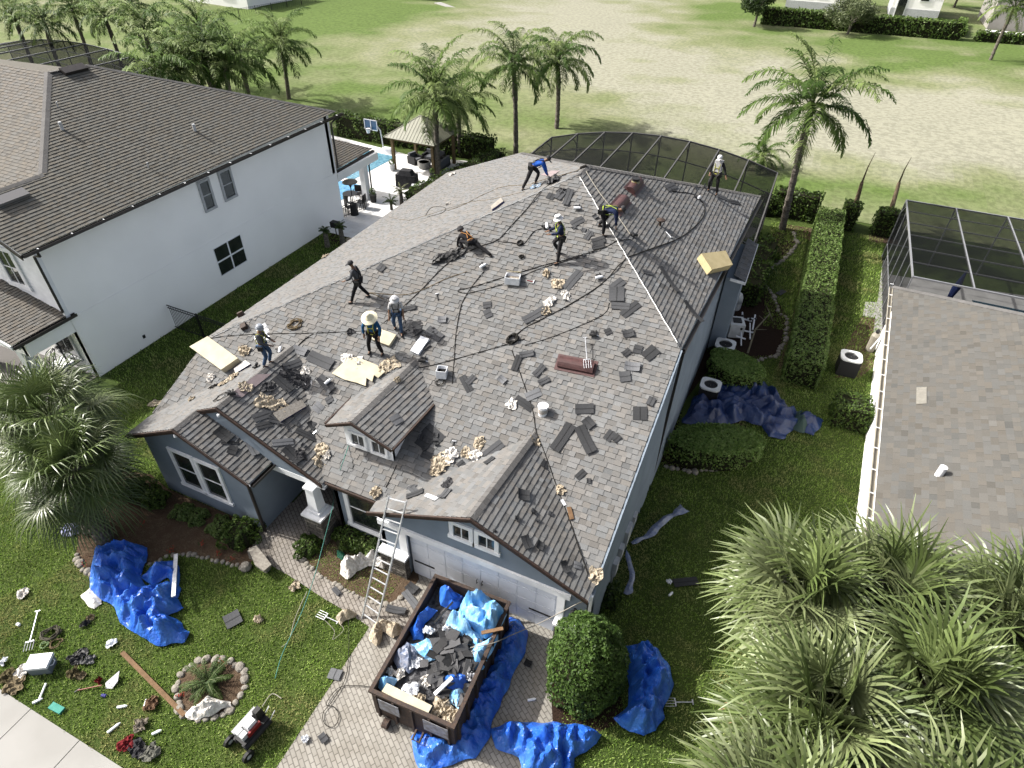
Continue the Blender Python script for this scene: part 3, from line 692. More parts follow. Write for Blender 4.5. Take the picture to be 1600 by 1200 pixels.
# horizontal siding of the upper front
q = MB()
for i in range(28):
    z = 3.2+i*.16; xl = -34
    q.slab([(-18.02, 2.70, z), (xl, 2.70, z), (xl, 2.735, z+.155), (-18.02, 2.735, z+.155)], .02, n=(0, 1, 0))
    if z > 6.2:
        break
for i in range(8):
    z = 6.35+i*.16; a = B_.x+max(0, (B_.z-z-.34)*2); b = B_.x-max(0, (B_.z-z-.34)*2)
    if a-b > .3: q.slab([(a, 2.70, z), (b, 2.70, z), (b, 2.735, z+.155), (a, 2.735, z+.155)], .02, n=(0, 1, 0))
q.build('siding', M_white, ln)
q = MB(); q.box(*bx(-18.06, -17.94, 2.62, 2.8, 3.2, 6.35)); q.build('corner_board', M_white, ln)
fascia((-17.42, fy, 6.5), (B_.x, fy, B_.z), h=.18, par=ln, m=M_brown); fascia((B_.x, fy, B_.z), (B_.x-3.4, fy, B_.z-1.7), h=.18, par=ln, m=M_brown)
q = MB(); gutter(q, (-17.46, fy, 6.53), (-17.46, 21.6, 6.53), (1, 0, 0), w=.14, h=.12); g_ = q.build('gutter', M_brown, ln)
for i in range(14):
    q = MB(); y = fy+.6+i*1.42; q.box((-17.39, y, 6.535), (.14, .03, .012)); q.build('hanger', M_white, g_)
q = MB(); q.tube([(-17.4, 2.5, 6.42), (-17.45, 2.55, 6.2), (-17.95, 2.6, 6.05), (-17.95, 2.6, 3.5)], .055, 6); q.build('downspout', M_brown, ln)
q = MB(); q.tube([(-17.4, 21.3, 6.42), (-17.7, 21.15, 6.2), (-17.9, 21.02, 6.0), (-17.9, 21.02, 3.35)], .055, 6); q.build('downspout', M_brown, ln)
window(ln, (-17.97, 11.45, 1.9), 'y', 1.85, 1.5, 2, 2, fr=.03, wide_sill=False, depth=.02, mullion=.08)
window(ln, (-17.99, 11.12, 5.3), 'y', .52, 1.3, 1, 2, fr=.12, m=M_grey, wide_sill=False, mullion=.05)
window(ln, (-17.99, 12.5, 5.35), 'y', .62, 1.3, 1, 2, fr=.12, m=M_grey, wide_sill=False, mullion=.05)
window(ln, (-20.2, 2.7, 5.0), 'x', .9, 1.5, 2, 2, fr=.2, m=M_white, mullion=.04)
window(ln, (-19.3, 2.72, 1.6), 'x', 1.2, 1.5, 2, 1, fr=.12, m=M_grey)
q = MB(); q.box((-17.96, 5.35, .55), (.05, .12, .16)); q.build('outlet_box', M_black, ln)
# porch roof and lanai roof
e0 = G(105, 478, 3.35); pe = (e0.x, 0, 3.35)
def NP(u, v): return PLN(u, v, (e0.x, 0, 3.35), (.5, 0, 1))
mb = MB(); pPor = [(e0.x, .45, 3.35), (e0.x, 2.72, 3.35), (-24, 2.72, 3.35+.5*(e0.x+24)), (-24, .45, 3.35+.5*(e0.x+24))]
mb = MB(); pPor = [(-17.95, .35, 3.30), (-17.95, 2.72, 3.30), (-21.5, 2.72, 4.1), (-21.5, .35, 4.1)]
mb2 = MB()
shingles(mb, pPor, .27, .06, 75, hue=(1.05, .98, .87)); pr = mb.build('porch_roof', M_shingle, ln)
q = MB(); gutter(q, (-17.97, .3, 3.27), (-17.97, 3.0, 3.27), (1, 0, 0), w=.15, h=.14); q.build('gutter', M_brown, pr)
fascia((-17.95, .33, 3.28), (-21.5, .33, 4.08), h=.2, par=pr, m=M_white)
q = MB(); q.tube([(-18.0, .5, 3.2), (-18.1, .6, 2.95), (-18.9, .95, 2.6), (-19.3, 1.1, 2.5), (-19.35, 1.12, .1)], .06, 7); q.build('downspout', M_grey, ln)
q = MB(); q.box((-19.6, 1.25, 1.5), (.38, .38, 3.0)); q.build('column', M_white, ln)
q = MB(); q.box((-23.2, 1.25, 1.5), (.5, .5, 3.0)); q.build('column', M_white, ln)
zL3 = lambda x: 3.12+.42*(-18.25-x)
pLan = [(-18.2, 21.05, zL3(-18.2)), (-18.3, 25.3, zL3(-18.3)), (-20.4, 23.6, zL3(-20.4)), (-20.6, 21.05, zL3(-20.6))]
mb = MB(); shingles(mb, pLan, .235, .06, 76, hue=(1.06, .98, .86), t=.024); lr_ = mb.build('lanai_roof', M_shingle, ln)
q = MB(); q.add([(-18.3, 25.3, 3.12), (-24, 25.3, 3.12), (-24, 23.6, 4.0), (-20.4, 23.6, zL3(-20.4))], [(0, 1, 2, 3)], (.24, .22, .19)); q.build('lanai_back_slope', M_shingle, lr_)
q = MB(); gutter(q, (-18.22, 20.98, 3.08), (-18.32, 25.35, 3.08), (1, 0, 0), w=.14, h=.14); q.build('gutter', M_brown, lr_)
q = MB(); q.box((-18.45, 24.2, 1.5), (.4, .45, 3.0)); q.build('column', M_white, ln)
q = MB(); q.tube([(-18.15, 24.5, 3.0), (-18.2, 24.5, .1)], .055, 6); q.build('downspout', M_brown, ln)

# patio behind it
M_deck = brickmat('travertine_deck', (.70, .70, .70), (.76, .76, .75), (.58, .58, .58), .6, .4, .008, ns=1.3, nc=.86, bump=.001)
sheet('pool_deck', [G(520, 212), G(645, 244), (-13.6, 34.2, 0), (-14.8, 31), G(655, 300), (-13.2, 18.8, 0), (-17.9, 18.9, 0), (-17.9, 20.8, 0), (-34, 20.8, 0), (-34, 33.8, 0)], .02, M_deck)
M_water = mat('pool_water', (.05, .17, .25), .08, .7, ns=5, ncol=(.16, .34, .42), bump=.03, bs=3.5)
M_water2 = mat('pool_water_spa', (.04, .20, .40), .08, .7, ns=4, ncol=(.12, .36, .55), bump=.02, bs=4)
q = MB(); q.slab([(-21.3, 26.6, .03), (-21.0, 32.0, .03), (-26.5, 32.2, .03), (-26.5, 26.6, .03)], .01, n=(0, 0, 1)); struct(q.build('pool_water', M_water))
q = MB(); q.slab([(-19.9, 23.2, .034), (-19.7, 26.0, .034), (-24.5, 26.0, .034), (-24.5, 23.2, .034)], .01, n=(0, 0, 1)); struct(q.build('spa_water', M_water2))

def leaves(name, P, Nn, size, cols, par=None, m=None, seed=1, jit=.6, origin=None):
    """many leaf-sized folded blades at points P with outward normals Nn"""
    r = np.random.default_rng(seed); n = len(P); P = np.asarray(P, float); Nn = np.asarray(Nn, float)
    d = Nn+r.normal(0, jit, (n, 3)); d /= np.linalg.norm(d, axis=1)[:, None]+1e-9
    t = np.cross(d, r.normal(0, 1, (n, 3))); t /= np.linalg.norm(t, axis=1)[:, None]+1e-9; b = np.cross(d, t)
    s = size*r.uniform(.55, 1.3, (n, 1)); w_ = s*.55
    V = np.stack([P-t*s, P-b*w_+d*s*.12, P+t*s, P+b*w_+d*s*.12], 1).reshape(-1, 3)
    F = np.arange(4*n).reshape(n, 4)
    c = np.array(cols); tint = c[r.integers(0, len(c), n)]*r.uniform(.75, 1.25, (n, 1))
    return npmesh(name, V, F, m or M_leaf, par, tint=tint, origin=origin)
GREEN = [(.085, .145, .026), (.065, .115, .02), (.115, .18, .034), (.05, .09, .018)]
GREENL = [(.16, .25, .06), (.13, .21, .05), (.20, .28, .085), (.10, .17, .035)]
GREEND = [(.035, .065, .018), (.05, .085, .022), (.028, .05, .015)]
def hedge(A, B, w_, h, dens, size, label, cols=GREEN, seed=1, bumpy=.10, group='clipped hedges', name='hedge'):
    A, B = np.array(A, float), np.array(B, float); L = np.linalg.norm(B-A); x = (B-A)/L; y = np.array([-x[1], x[0]])
    mid = (A+B)/2; th = thing(name, (mid[0], mid[1], 0), label, 'hedge', group)
    r = np.random.default_rng(seed); out = []; nrm = []
    def lump(p, q_): return bumpy*noise.noise(Vector((p*1.3, q_*1.3, seed*7.1)))*2
    for face, area in (('t', L*w_), ('l', L*h), ('r', L*h), ('a', w_*h), ('b', w_*h)):
        k = int(area*dens); u = r.random(k); v = r.random(k)
        for a, b in zip(u, v):
            if face == 't': lx, ly, lz, n_ = a*L, (b-.5)*w_, h, (0, 0, 1)
            elif face in 'lr':
                sg = 1 if face == 'l' else -1; lx, ly, lz, n_ = a*L, sg*w_/2, b*h, (y[0]*sg, y[1]*sg, .2)
            else:
                sg = 1 if face == 'a' else -1; lx, ly, lz, n_ = (L if sg > 0 else 0), (a-.5)*w_, b*h, (x[0]*sg, x[1]*sg, .2)
            lb = lump(lx, ly+lz)-abs(r.normal(0, .04))
            p = A+x*lx+y*ly; P3 = np.array([p[0], p[1], lz])+np.array(n_)*lb
            out.append(P3); nrm.append(n_)
    leaves('foliage', out, nrm, size, cols, th, seed=seed, jit=.75)
    q = MB(); c = (A+B)/2; q.box((c[0], c[1], (h-.14)/2+.0), (L-.2, w_-.22, h-.16), rz=math.atan2(x[1], x[0])); q.build('branches', mat('twigs', (.022, .032, .012), .95, .05, ns=18, ncol=(.05, .045, .03)), th)
    return th
hedge((10.58, 15.6), (10.75, 33.6), 1.55, 1.45, 210, .065, 'long clipped hedge running from the side lawn back to the field', cols=GREENL, seed=3, bumpy=.05)
hedge((-28.3, 34.6), (-13.9, 34.7), 1.3, 1.75, 60, .11, 'back hedge of the left patio, behind the gazebo', seed=4, bumpy=.16)
hedge((-14.9, 24.3), (-13.2, 34.4), 1.3, 1.15, 90, .09, 'low rounded hedge between the left patio and the pool cage', cols=GREEND+GREEN, seed=5, bumpy=.18)
hedge((7.2, 34.6), (10.0, 34.6), 1.2, 1.75, 90, .09, 'dark hedge piece behind the right queen palm', cols=GREEN, seed=6, bumpy=.16)
hedge((11.4, 34.3), (12.4, 34.3), 1.2, 1.7, 90, .09, 'square hedge block between the two bare palm stems', cols=GREEN, seed=7, bumpy=.12)
hedge((13.4, 34.3), (15.0, 34.4), 1.2, 1.7, 90, .09, 'hedge block beside the corner of the right pool cage', cols=GREEN, seed=8, bumpy=.12)
hedge((11.95, 14.0), (13.35, 14.1), 1.35, 1.2, 190, .065, 'small square box hedge against the right neighbour wall', cols=GREEN, seed=9, bumpy=.06)
hedge((-2.6, 105.3), (24.2, 107.0), 2.2, 2.2, 26, .19, 'tall far hedge across the field in front of the far houses', cols=GREENL+GREEN, seed=10, bumpy=.12)
hedge((26.2, 107.3), (33, 108.2), 1.4, 1.2, 26, .19, 'low far hedge in front of the far patio', cols=GREEN, seed=11, bumpy=.2)
hedge((24.6, 109), (25.6, 120), 1.0, 1.0, 26, .19, 'low far hedge running back beside the far patio lawn', cols=GREENL, seed=12, bumpy=.1)
for y0, x0, lab in ((21.5, 7.4, 'loose leafy shrub beside the right end of the pool cage'), (24.5, 7.5, 'leafy shrub row along the right wall of the pool cage')):
    hedge((x0, y0), (x0+.15, y0+3.2), 1.1, 1.4, 80, .09, lab, cols=GREEN, seed=int(y0), bumpy=.3, group='shrubs along the pool cage', name='shrub')

# ================================================================ right neighbour
rn = thing('tan_roof_house', (18, 12, 0), 'house with a tan shingle roof and white walls beside the big fan palms', 'house')
RA, RB = Vector((12.62, 3.5, 3.0)), Vector((13.53, 21.2, 3.0)); ed = (RB-RA).normalized(); inn = Vector((ed.y, -ed.x, 0))
nRN = (Vector((0, 0, 1))-inn*.5).normalized()
def NR(u, v): return PLN(u, v, RA, nRN)
hb = RB+(inn-ed)*9+Vector((0, 0, 4.5)); fc = RA-ed*3.5
hf = NR(1557, 870); hdir = (inn+ed).normalized()
F0 = hf-(inn+ed)*((hf-RA).dot(inn))-Vector((0, 0, .5*((hf-RA).dot(inn))))
apexF = F0+(inn+ed)*9+Vector((0, 0, 4.5))
mb = MB()
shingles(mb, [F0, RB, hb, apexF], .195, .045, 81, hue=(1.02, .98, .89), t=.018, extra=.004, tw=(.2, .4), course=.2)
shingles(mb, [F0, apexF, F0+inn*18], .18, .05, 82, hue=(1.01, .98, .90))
r2 = mb.build('roof', M_shingle, rn)
mb = MB(); ridgecap(mb, RB, hb, nRN, Vector((0, .5, 1)).normalized(), w=.2, base=.22, seed=1); mb.build('ridge_cap', M_shingle, r2); mb = MB(); ridgecap(mb, F0, apexF, nRN, (Vector((0, 0, 1))-ed*.5).normalized(), w=.2, base=.21, seed=2)
mb.build('ridge_cap', M_shingle, r2)
q = MB(); q.add([RB, hb, hb+inn*1, RB+inn*19], [(0, 3, 2, 1)], (.3, .28, .25)); q.build('back_slope', M_shingle, r2)
pv = NR(1467, 742); q = MB(); q.tube([pv-Vector((0, 0, .1)), pv+Vector((0, 0, .35))], .11, 12); q.build('vent_pipe', M_plastic_w, r2)
q = MB(); st = MB()
pa, pb = NR(1440, 606), NR(1440, 632); q.box((pa+pb)/2+nRN*.03, (.28, (pa-pb).length, .012), M=Matrix((inn+Vector((0, 0, .5)), ed, nRN)).transposed().to_4x4()); q.build('patch', mat('pale_patch', (.36, .345, .30), .9, .1, ns=10, ncol=(.30, .285, .25)), r2)
q = MB(); gutter(q, F0-inn*.02-Vector((0, 0, .03)), RB-inn*.02-Vector((0, 0, .03)), -inn, w=.14, h=.12); g2 = q.build('gutter', M_cream, rn)
for i in range(17):
    p = F0+ed*(1.5+i*1.12)-inn*.09; q = MB(); q.box(p-Vector((0, 0, .025)), (.15, .035, .012), rz=math.atan2(inn.y, inn.x)); q.build('hanger', M_white, g2)
q = MB(); wa, wb = F0+inn*.30, RB+inn*.30; q.slab([(wa.x, wa.y, 0), (wb.x, wb.y-.3, 0), (wb.x, wb.y-.3, 2.98), (wa.x, wa.y, 2.98)], .25, n=inn)
q.slab([(wb.x, wb.y-.3, 0), (wb.x+18, wb.y-1.3, 0), (wb.x+18, wb.y-1.3, 2.98), (wb.x, wb.y-.3, 2.98)], .25, n=-ed); q.build('wall', M_whitewall, rn)

# ================================================================ pool cages
def cage(name, label, x0, x1, y0, y1, zf, nx, ny, mfr, ewalls, thick=.07):
    """barrel cage: zf(x) roof height, beams every bay"""
    c = thing(name, ((x0+x1)/2, (y0+y1)/2, 0), label, 'pool cage')
    xs = [x0+(x1-x0)*i/nx for i in range(nx+1)]; ys = [y0+(y1-y0)*j/ny for j in range(ny+1)]
    q = MB()
    for x in xs:
        q.bar((x, y0, zf(x)), (x, y1, zf(x)), thick, thick*1.6); q.bar((x, y1, 0), (x, y1, zf(x)), thick, thick)
        if thick > .05: q.bar((x, y1-.9, zf(x)-.03), (x, y1, zf(x)-.75), .04)
    for j, y in enumerate(ys):
        for a, b in zip(xs[:-1], xs[1:]): q.bar((a, y, zf(a)), (b, y, zf(b)), thick*(.75 if 0 < j < ny else 1.2))
    for h_ in (.9,):
        q.bar((x0, y1, h_), (x1, y1, h_), .05)
    for e in ewalls:
        for y in ys: q.bar((e, y, 0), (e, y, zf(e)), thick*.8)
        q.bar((e, y0, .9), (e, y1, .9), .05)
    q.build('cage_frame', mfr, c)
    q = MB()
    for a, b in zip(xs[:-1], xs[1:]):
        q.add([(a, y0, zf(a)+.03), (b, y0, zf(b)+.03), (b, y1, zf(b)+.03), (a, y1, zf(a)+.03)], [(0, 1, 2, 3)])
        q.add([(a, y1+.02, 0), (b, y1+.02, 0), (b, y1+.02, zf(b)), (a, y1+.02, zf(a))], [(0, 1, 2, 3)])
    for e in ewalls: q.add([(e, y0, 0), (e, y1, 0), (e, y1, zf(e)), (e, y0, zf(e))], [(0, 1, 2, 3)])
    q.build('screen', M_screen, c)
    return c
zc = lambda x: 3.65+1.15*(1-((x+.35)/7.4)**2)
cage('pool_cage', 'arched dark screen pool cage attached to the back of the blue house', -7.9, 6.95, 20.9, 31.6, zc, 8, 3, M_frame, (-7.9, 6.95))
cage('pool_cage', 'pale framed screen pool cage behind the tan roof house', 14.1, 26.6, 21.3, 30.9, lambda x: 3.6, 5, 6, M_framel, (14.1,), thick=.06)
zc3 = lambda x: 2.9+1.1*(1-((x+59)/11)**2)
cage('pool_cage', 'grey screen pool cage behind the white house, among the palms', -70, -48.5, 21.5, 35, zc3, 7, 5, M_framel, (-48.5,), thick=.07)
sheet('cage_deck', [(-7.9, 20.4), (6.9, 20.4), (6.9, 31.6), (-7.9, 31.6)], .02, mat('shaded_deck', (.09, .09, .09), .9, .1, ns=2, ncol=(.06, .065, .06)))  # deck colour darkened to stand for the shade under the screen
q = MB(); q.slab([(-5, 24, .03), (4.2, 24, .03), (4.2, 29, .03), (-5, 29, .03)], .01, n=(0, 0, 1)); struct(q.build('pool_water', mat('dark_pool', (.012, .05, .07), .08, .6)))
sheet('patio_slab', [(14.2, 19), (26.4, 18), (26.4, 30), (14.2, 28.7)], .02, mat('shaded_patio', (.50, .50, .49), .9, .1, ns=1.5, ncol=(.40, .40, .39)))  # greyer copy of the deck, shade of the screen put into its colour
q = MB(); q.slab([(18.6, 25.0, .03), (26, 25.0, .03), (26, 27.6, .03), (18.6, 27.6, .03)], .01, n=(0, 0, 1)); struct(q.build('pool_water', mat('dark_pool', (.012, .05, .07), .08, .6)))
sheet('side_slab', [(13.6, 20.2), (14.3, 20.2), (14.4, 30.5), (14.15, 30.5)], .024, M_concrete)

# metal fence by the white wall
def railing(name, label, A, B, h, posts, m=M_black, cat='fence', pick=.11, group=None):
    A, B = Vector(A), Vector(B); t = thing(name, (A+B)/2, label, cat, group); L = (B-A).length; d = (B-A)/L
    q = MB(); z = Vector((0, 0, 1))
    q.bar(A+z*h, B+z*h, .035); q.bar(A+z*(h-.14), B+z*(h-.14), .03); q.bar(A+z*.12, B+z*.12, .03); q.build('rail', m, t)
    q = MB(); k = int(L/pick)
    for i in range(1, k): p = A+d*(i*L/k); q.bar(p+z*.02, p+z*h, .018)
    q.build('pickets', m, t)
    for s in posts:
        q = MB(); p = A+d*s; q.box(p+z*(h/2+.03), (.07, .07, h+.06)); q.build('post', m, t)
    return t
railing('metal_fence', 'black metal picket fence between the white wall and the blue house', (-17.95, 7.0, 0), (-10.1, 6.9, 0), 1.35, (1.9, 3.9, 5.9, 7.8))
fA, fB = G(352, 40), G(452, -8)
railing('metal_fence', 'dark metal fence along the far patio at the top left', (-71.5, 66, 0), (-68.5, 88, 0), 1.4, (0, 3, 6, 9, 12, 15, 18, 21), pick=.4)
railing('metal_fence', 'dark metal fence piece at the far right edge', (33.2, 106.5, 0), (36, 109, 0), 1.4, (0, 2, 3.7), pick=.3)
# ================================================================ plants
def frond_set(n, L, seed, e_hi=1.35, e_lo=-.55, droop=1.5, leaf=.62, pairs=34, lw=.026, cols=None):
    r = np.random.default_rng(seed); V = []; F = []; T = []; nb = 0
    cols = np.array(cols or [(.115, .175, .045), (.08, .135, .03), (.17, .225, .075), (.055, .10, .022)])
    RV = []; RF = []
    for i in range(n):
        az = 2.399963*i+r.uniform(-.25, .25); f = i/(n-1); e0 = e_hi+(e_lo-e_hi)*f**1.05+r.uniform(-.12, .12); Li = L*r.uniform(.85, 1.1)*(.75+.25*math.sin(math.pi*min(1, f+.25)))
        dr = droop*r.uniform(.8, 1.25)*(.75+.5*(1-abs(f-.4)))
        k = 14; pts = [np.zeros(3)]; dirs = []; ca, sa = math.cos(az), math.sin(az)
        for s in range(k):
            e = e0-dr*((s+.5)/k)**1.4; d = np.array([ca*math.cos(e), sa*math.cos(e), math.sin(e)]); dirs.append(d); pts.append(pts[-1]+d*Li/k)
        pts = np.array(pts); side = np.array([-sa, ca, 0.0])
        b = len(RV)
        for s in range(k+1):
            wv = .035*(1-s/k)+.006; RV += [pts[s]+side*wv, pts[s]-side*wv, pts[s]+np.array([0, 0, wv*1.2])]
        for s in range(k):
            a = b+3*s; RF += [(a, a+3, a+5, a+2), (a+1, a+2, a+5, a+4), (a, a+1, a+4, a+3)]
        shade = r.uniform(.8, 1.2); c = cols[r.integers(0, len(cols))]*shade
        for j in range(pairs):
            t = .16+.84*(j+r.random()*.5)/pairs; x = t*k; s = min(int(x), k-1); p = pts[s]+(pts[s+1]-pts[s])*(x-s); d = dirs[s]
            up = np.cross(side, d); up = up if up[2] > 0 else -up
            ll = leaf*(math.sin(math.pi*min(1, t*.85+.12))**.6)*r.uniform(.8, 1.15)
            for sg in (-1, 1):
                dd = side*sg*.85+d*.55+up*r.uniform(-.15, .45); dd /= np.linalg.norm(dd)
                m1 = p+dd*ll*.45; d2 = dd+np.array([0, 0, -r.uniform(.6, 1.3)]); d2 /= np.linalg.norm(d2); m2 = m1+d2*ll*.6
                wdir = np.cross(dd, np.array([r.normal()*.3, r.normal()*.3, 1.0])); wdir /= np.linalg.norm(wdir)+1e-9
                w_ = lw*r.uniform(.8, 1.3)
                V += [p-wdir*w_*.5, p+wdir*w_*.5, m1+wdir*w_, m1-wdir*w_, m2+wdir*w_*.25, m2-wdir*w_*.25]
                F += [(nb, nb+1, nb+2, nb+3), (nb+3, nb+2, nb+4, nb+5)]; nb += 6
                cc = c*r.uniform(.85, 1.2); T += [cc, cc]
    return np.array(V), np.array(F), np.array(T), np.array(RV), np.array(RF)
def trunk_mb(base, top, r0, r1, seed, bulge=.0, n=10, bend=.25):
    rnd = random.Random(seed); base, top = Vector(base), Vector(top); pts = []; rs = []
    k = 26; off = Vector((rnd.uniform(-1, 1), rnd.uniform(-1, 1), 0))*bend
    for i in range(k+1):
        t = i/k; p = base.lerp(top, t)+off*math.sin(math.pi*t)*.5; pts.append(p)
        rr = r0+(r1-r0)*t+bulge*math.exp(-((t-.75)/.12)**2); rs.append(rr*(1+(.09 if i % 2 else -.05))*rnd.uniform(.95, 1.05))
    q = MB(); q.tube(pts, rs, n); return q
QV = {}
def queen(base, top, label, variant=0, sc=1.0, group='queen palms', r0=.2, rot=None, name='queen_palm', crown=True, lod=False):
    th = thing(name, base, label, 'palm tree', group)
    q = trunk_mb(base, top, r0, r0*.72, variant+3, bulge=.05)
    tk = q.build('trunk', M_bark, th)
    key = (variant, lod)
    if key not in QV:
        V, F, T, RV, RF = frond_set(24 if lod else 27, 4.7, 40+variant, pairs=(26 if lod else 44), lw=(.055 if lod else .038), e_hi=1.5, e_lo=-.25, droop=1.30+.12*(variant % 4), leaf=.78)
        cr = npmesh('crown', V, F, M_feather, th, tint=T, local=True)
        rc = npmesh('frond_stalks', RV, RF, mat('stalk', (.13, .17, .06), .6, .3), cr, local=True)
        QV[key] = (cr, rc)
        new = False
    else:
        c0, r_0 = QV[key]; cr = c0.copy(); COL.objects.link(cr); cr.parent = th; rc = r_0.copy(); COL.objects.link(rc); rc.parent = cr
    cr.location = Vector(top)-Vector(base); cr.rotation_euler = (0, 0, rot if rot is not None else variant*1.3); cr.scale = (sc,)*3
    q = MB(); T_ = Vector(top); q.tube([T_-Vector((0, 0, .9)), T_-Vector((0, 0, .3)), T_+Vector((0, 0, .25))], [r0*.72, r0*.9, r0*.4], 8)
    q.build('crownshaft', mat('crownshaft', (.14, .17, .07), .7, .2, ns=6, ncol=(.2, .17, .1)), tk)
    return th
def gz(u, v, z): return G(u, v, z)
def base_top(bu, bv, tu, tv, h):
    b = G(bu, bv); t = G(tu, tv, h); return (b.x, b.y, 0), (t.x, t.y, h)
b, t = base_top(686, 275, 680, 152, 5.7); queen(b, t, 'queen palm with a mossy trunk in front of the gazebo roof', 0, 1.0)
b, t = base_top(720, 245, 718, 165, 3.9); queen(b, t, 'shorter queen palm just right of the gazebo', 1, .85)
b, t = base_top(806, 242, 803, 105, 6.4); queen(b, t, 'queen palm standing behind the left end of the pool cage', 2, .95)
b, t = base_top(869, 208, 872, 98, 5.4); queen(b, t, 'queen palm on the field edge behind the arched cage top', 3, 1.02)
b, t = base_top(1222, 358, 1268, 170, 7.4); queen(b, t, 'tall queen palm with pale trunk beside the long clipped hedge', 4, 1.05, r0=.23)
b, t = base_top(452, 158, 440, 72, 5.0); queen(b, t, 'queen palm behind the back corner of the white house', 5, .95)
b, t = base_top(1195, 262, 1192, 245, 1.2); queen(b, t, 'small low queen palm behind the right corner of the pool cage', 1, .5, r0=.12)
tl = [(22, 26, 5.5), (70, 38, 5.5), (112, 14, 5.5), (165, 30, 5.5), (205, 8, 5.5), (226, 48, 5.5), (275, 104, 5.2), (248, 118, 5.0), (318, 88, 5.6), (352, 108, 4.8), (312, 42, 5.6), (375, 96, 4.6)]
tlab = ['at the far left corner of the photo', 'second from the left edge, behind the grey cage', 'standing high in the middle of the far left clump', 'with dense crown above the middle of the grey cage', 'at the top edge, right of the far left clump', 'overhanging the right end of the grey cage', 'with bright crown just above the brown roof ridge', 'lowest in the bright clump beside the grey cage', 'in the middle of the bright clump above the brown roof', 'with drooping crown over the back eave of the white house', 'at the back of the bright clump near the far patio', 'right end of the bright clump, next to the single palm', 'small one directly behind the grey cage', 'at the left edge just above the grey cage']
for i, (u, v, h) in enumerate(tl):
    t = G(u, v, h); queen((t.x+.2, t.y-.3, 0), (t.x, t.y, h), 'queen palm '+tlab[i], i % 4, (.78 if i < 6 else .92)+.08*(i % 3), group='queen palms clustered behind the white house', rot=i*2.1, lod=True)
p = G(1585, 12, 6); queen((p.x, p.y, 0), (p.x, p.y, 6), 'far palm crown over the far patio at the top right', 0, 1.0, lod=True)
# two bare leaning stems with a single spear
for (bu, bv, mu, mv, tu, tv, lab) in ((1326, 348, 1347, 285, 1368, 238, 'bare leaning palm stem with a spear leaf, nearer the long hedge'), (1380, 362, 1405, 285, 1424, 246, 'bare leaning palm stem with a spear leaf, nearer the right cage')):
    b0 = G(bu, bv); m0 = G(mu, mv, 3.0); t0 = G(tu, tv, 4.6)
    th = thing('bare_palm', b0, lab, 'palm tree'); q = MB(); q.tube([b0, b0.lerp(m0, .5)+Vector((.05, 0, 0)), m0], [.2, .15, .10], 9); q.build('trunk', mat('tan_bark', (.33, .25, .17), .9, .1, ns=6, ncol=(.2, .15, .1), bump=.01, bs=16), th)
    q = MB(); q.tube([m0, m0.lerp(t0, .5)+Vector((-.05, 0, 0)), t0], [.06, .035, .01], 6); q.build('spear_leaf', mat('dry_spear', (.10, .08, .05), .8, .1), th)

def fan_leaf_arrays(r, hub, az, el, pet, R, nseg, cols, lw=.035, spread=2.3, tipdroop=.6, roll=0):
    """petiole from hub, then a fan of tapering segments"""
    d = np.array([math.cos(az)*math.cos(el), math.sin(az)*math.cos(el), math.sin(el)]); side = np.array([-math.sin(az), math.cos(az), 0.0])
    p = hub+d*pet+np.array([0, 0, -.12*pet*pet])
    d2 = d+np.array([0, 0, -.35]); d2 /= np.linalg.norm(d2); up = np.cross(side, d2)
    if up[2] < 0: up = -up
    side = side*math.cos(roll)+up*math.sin(roll); up = np.cross(side, d2); up = up if up[2] > 0 else -up
    V = []; F = []; T = []; c = np.array(cols[r.integers(0, len(cols))])*r.uniform(.7, 1.25); nb = 0
    for i in range(nseg):
        a = spread*(2*(i+.5)/nseg-1); fold = .28*(1 if i % 2 else -1)
        dd = d2*math.cos(a)+side*math.sin(a)+up*(.22+.15*math.cos(a)); dd /= np.linalg.norm(dd)
        wd = np.cross(up, dd); wd /= np.linalg.norm(wd)+1e-9; wd = wd*math.cos(fold)+up*math.sin(fold)
        ll = R*(.72+.28*math.cos(a*.6))*r.uniform(.88, 1.08); q0 = p; q1 = p+dd*ll*.42; e = dd+np.array([0, 0, -.18-tipdroop*.25])+r.normal(0, .05, 3); e /= np.linalg.norm(e); q2 = q1+e*ll*.33
        e2 = e+np.array([0, 0, -tipdroop*r.uniform(.5, 1.6)]); e2 /= np.linalg.norm(e2); q3 = q2+e2*ll*.33
        w1 = lw*1.0; V += [q0-wd*.006, q0+wd*.006, q1+wd*w1, q1-wd*w1, q2+wd*w1*.75, q2-wd*w1*.75, q3+wd*.004, q3-wd*.004]
        F += [(nb, nb+1, nb+2, nb+3), (nb+3, nb+2, nb+4, nb+5), (nb+5, nb+4, nb+6, nb+7)]; nb += 8
        cc = c*r.uniform(.85, 1.2); T += [cc*.95, cc, cc*1.08]
    stalk = [hub, hub+d*pet*.5+np.array([0, 0, .03]), p]
    return V, F, T, stalk
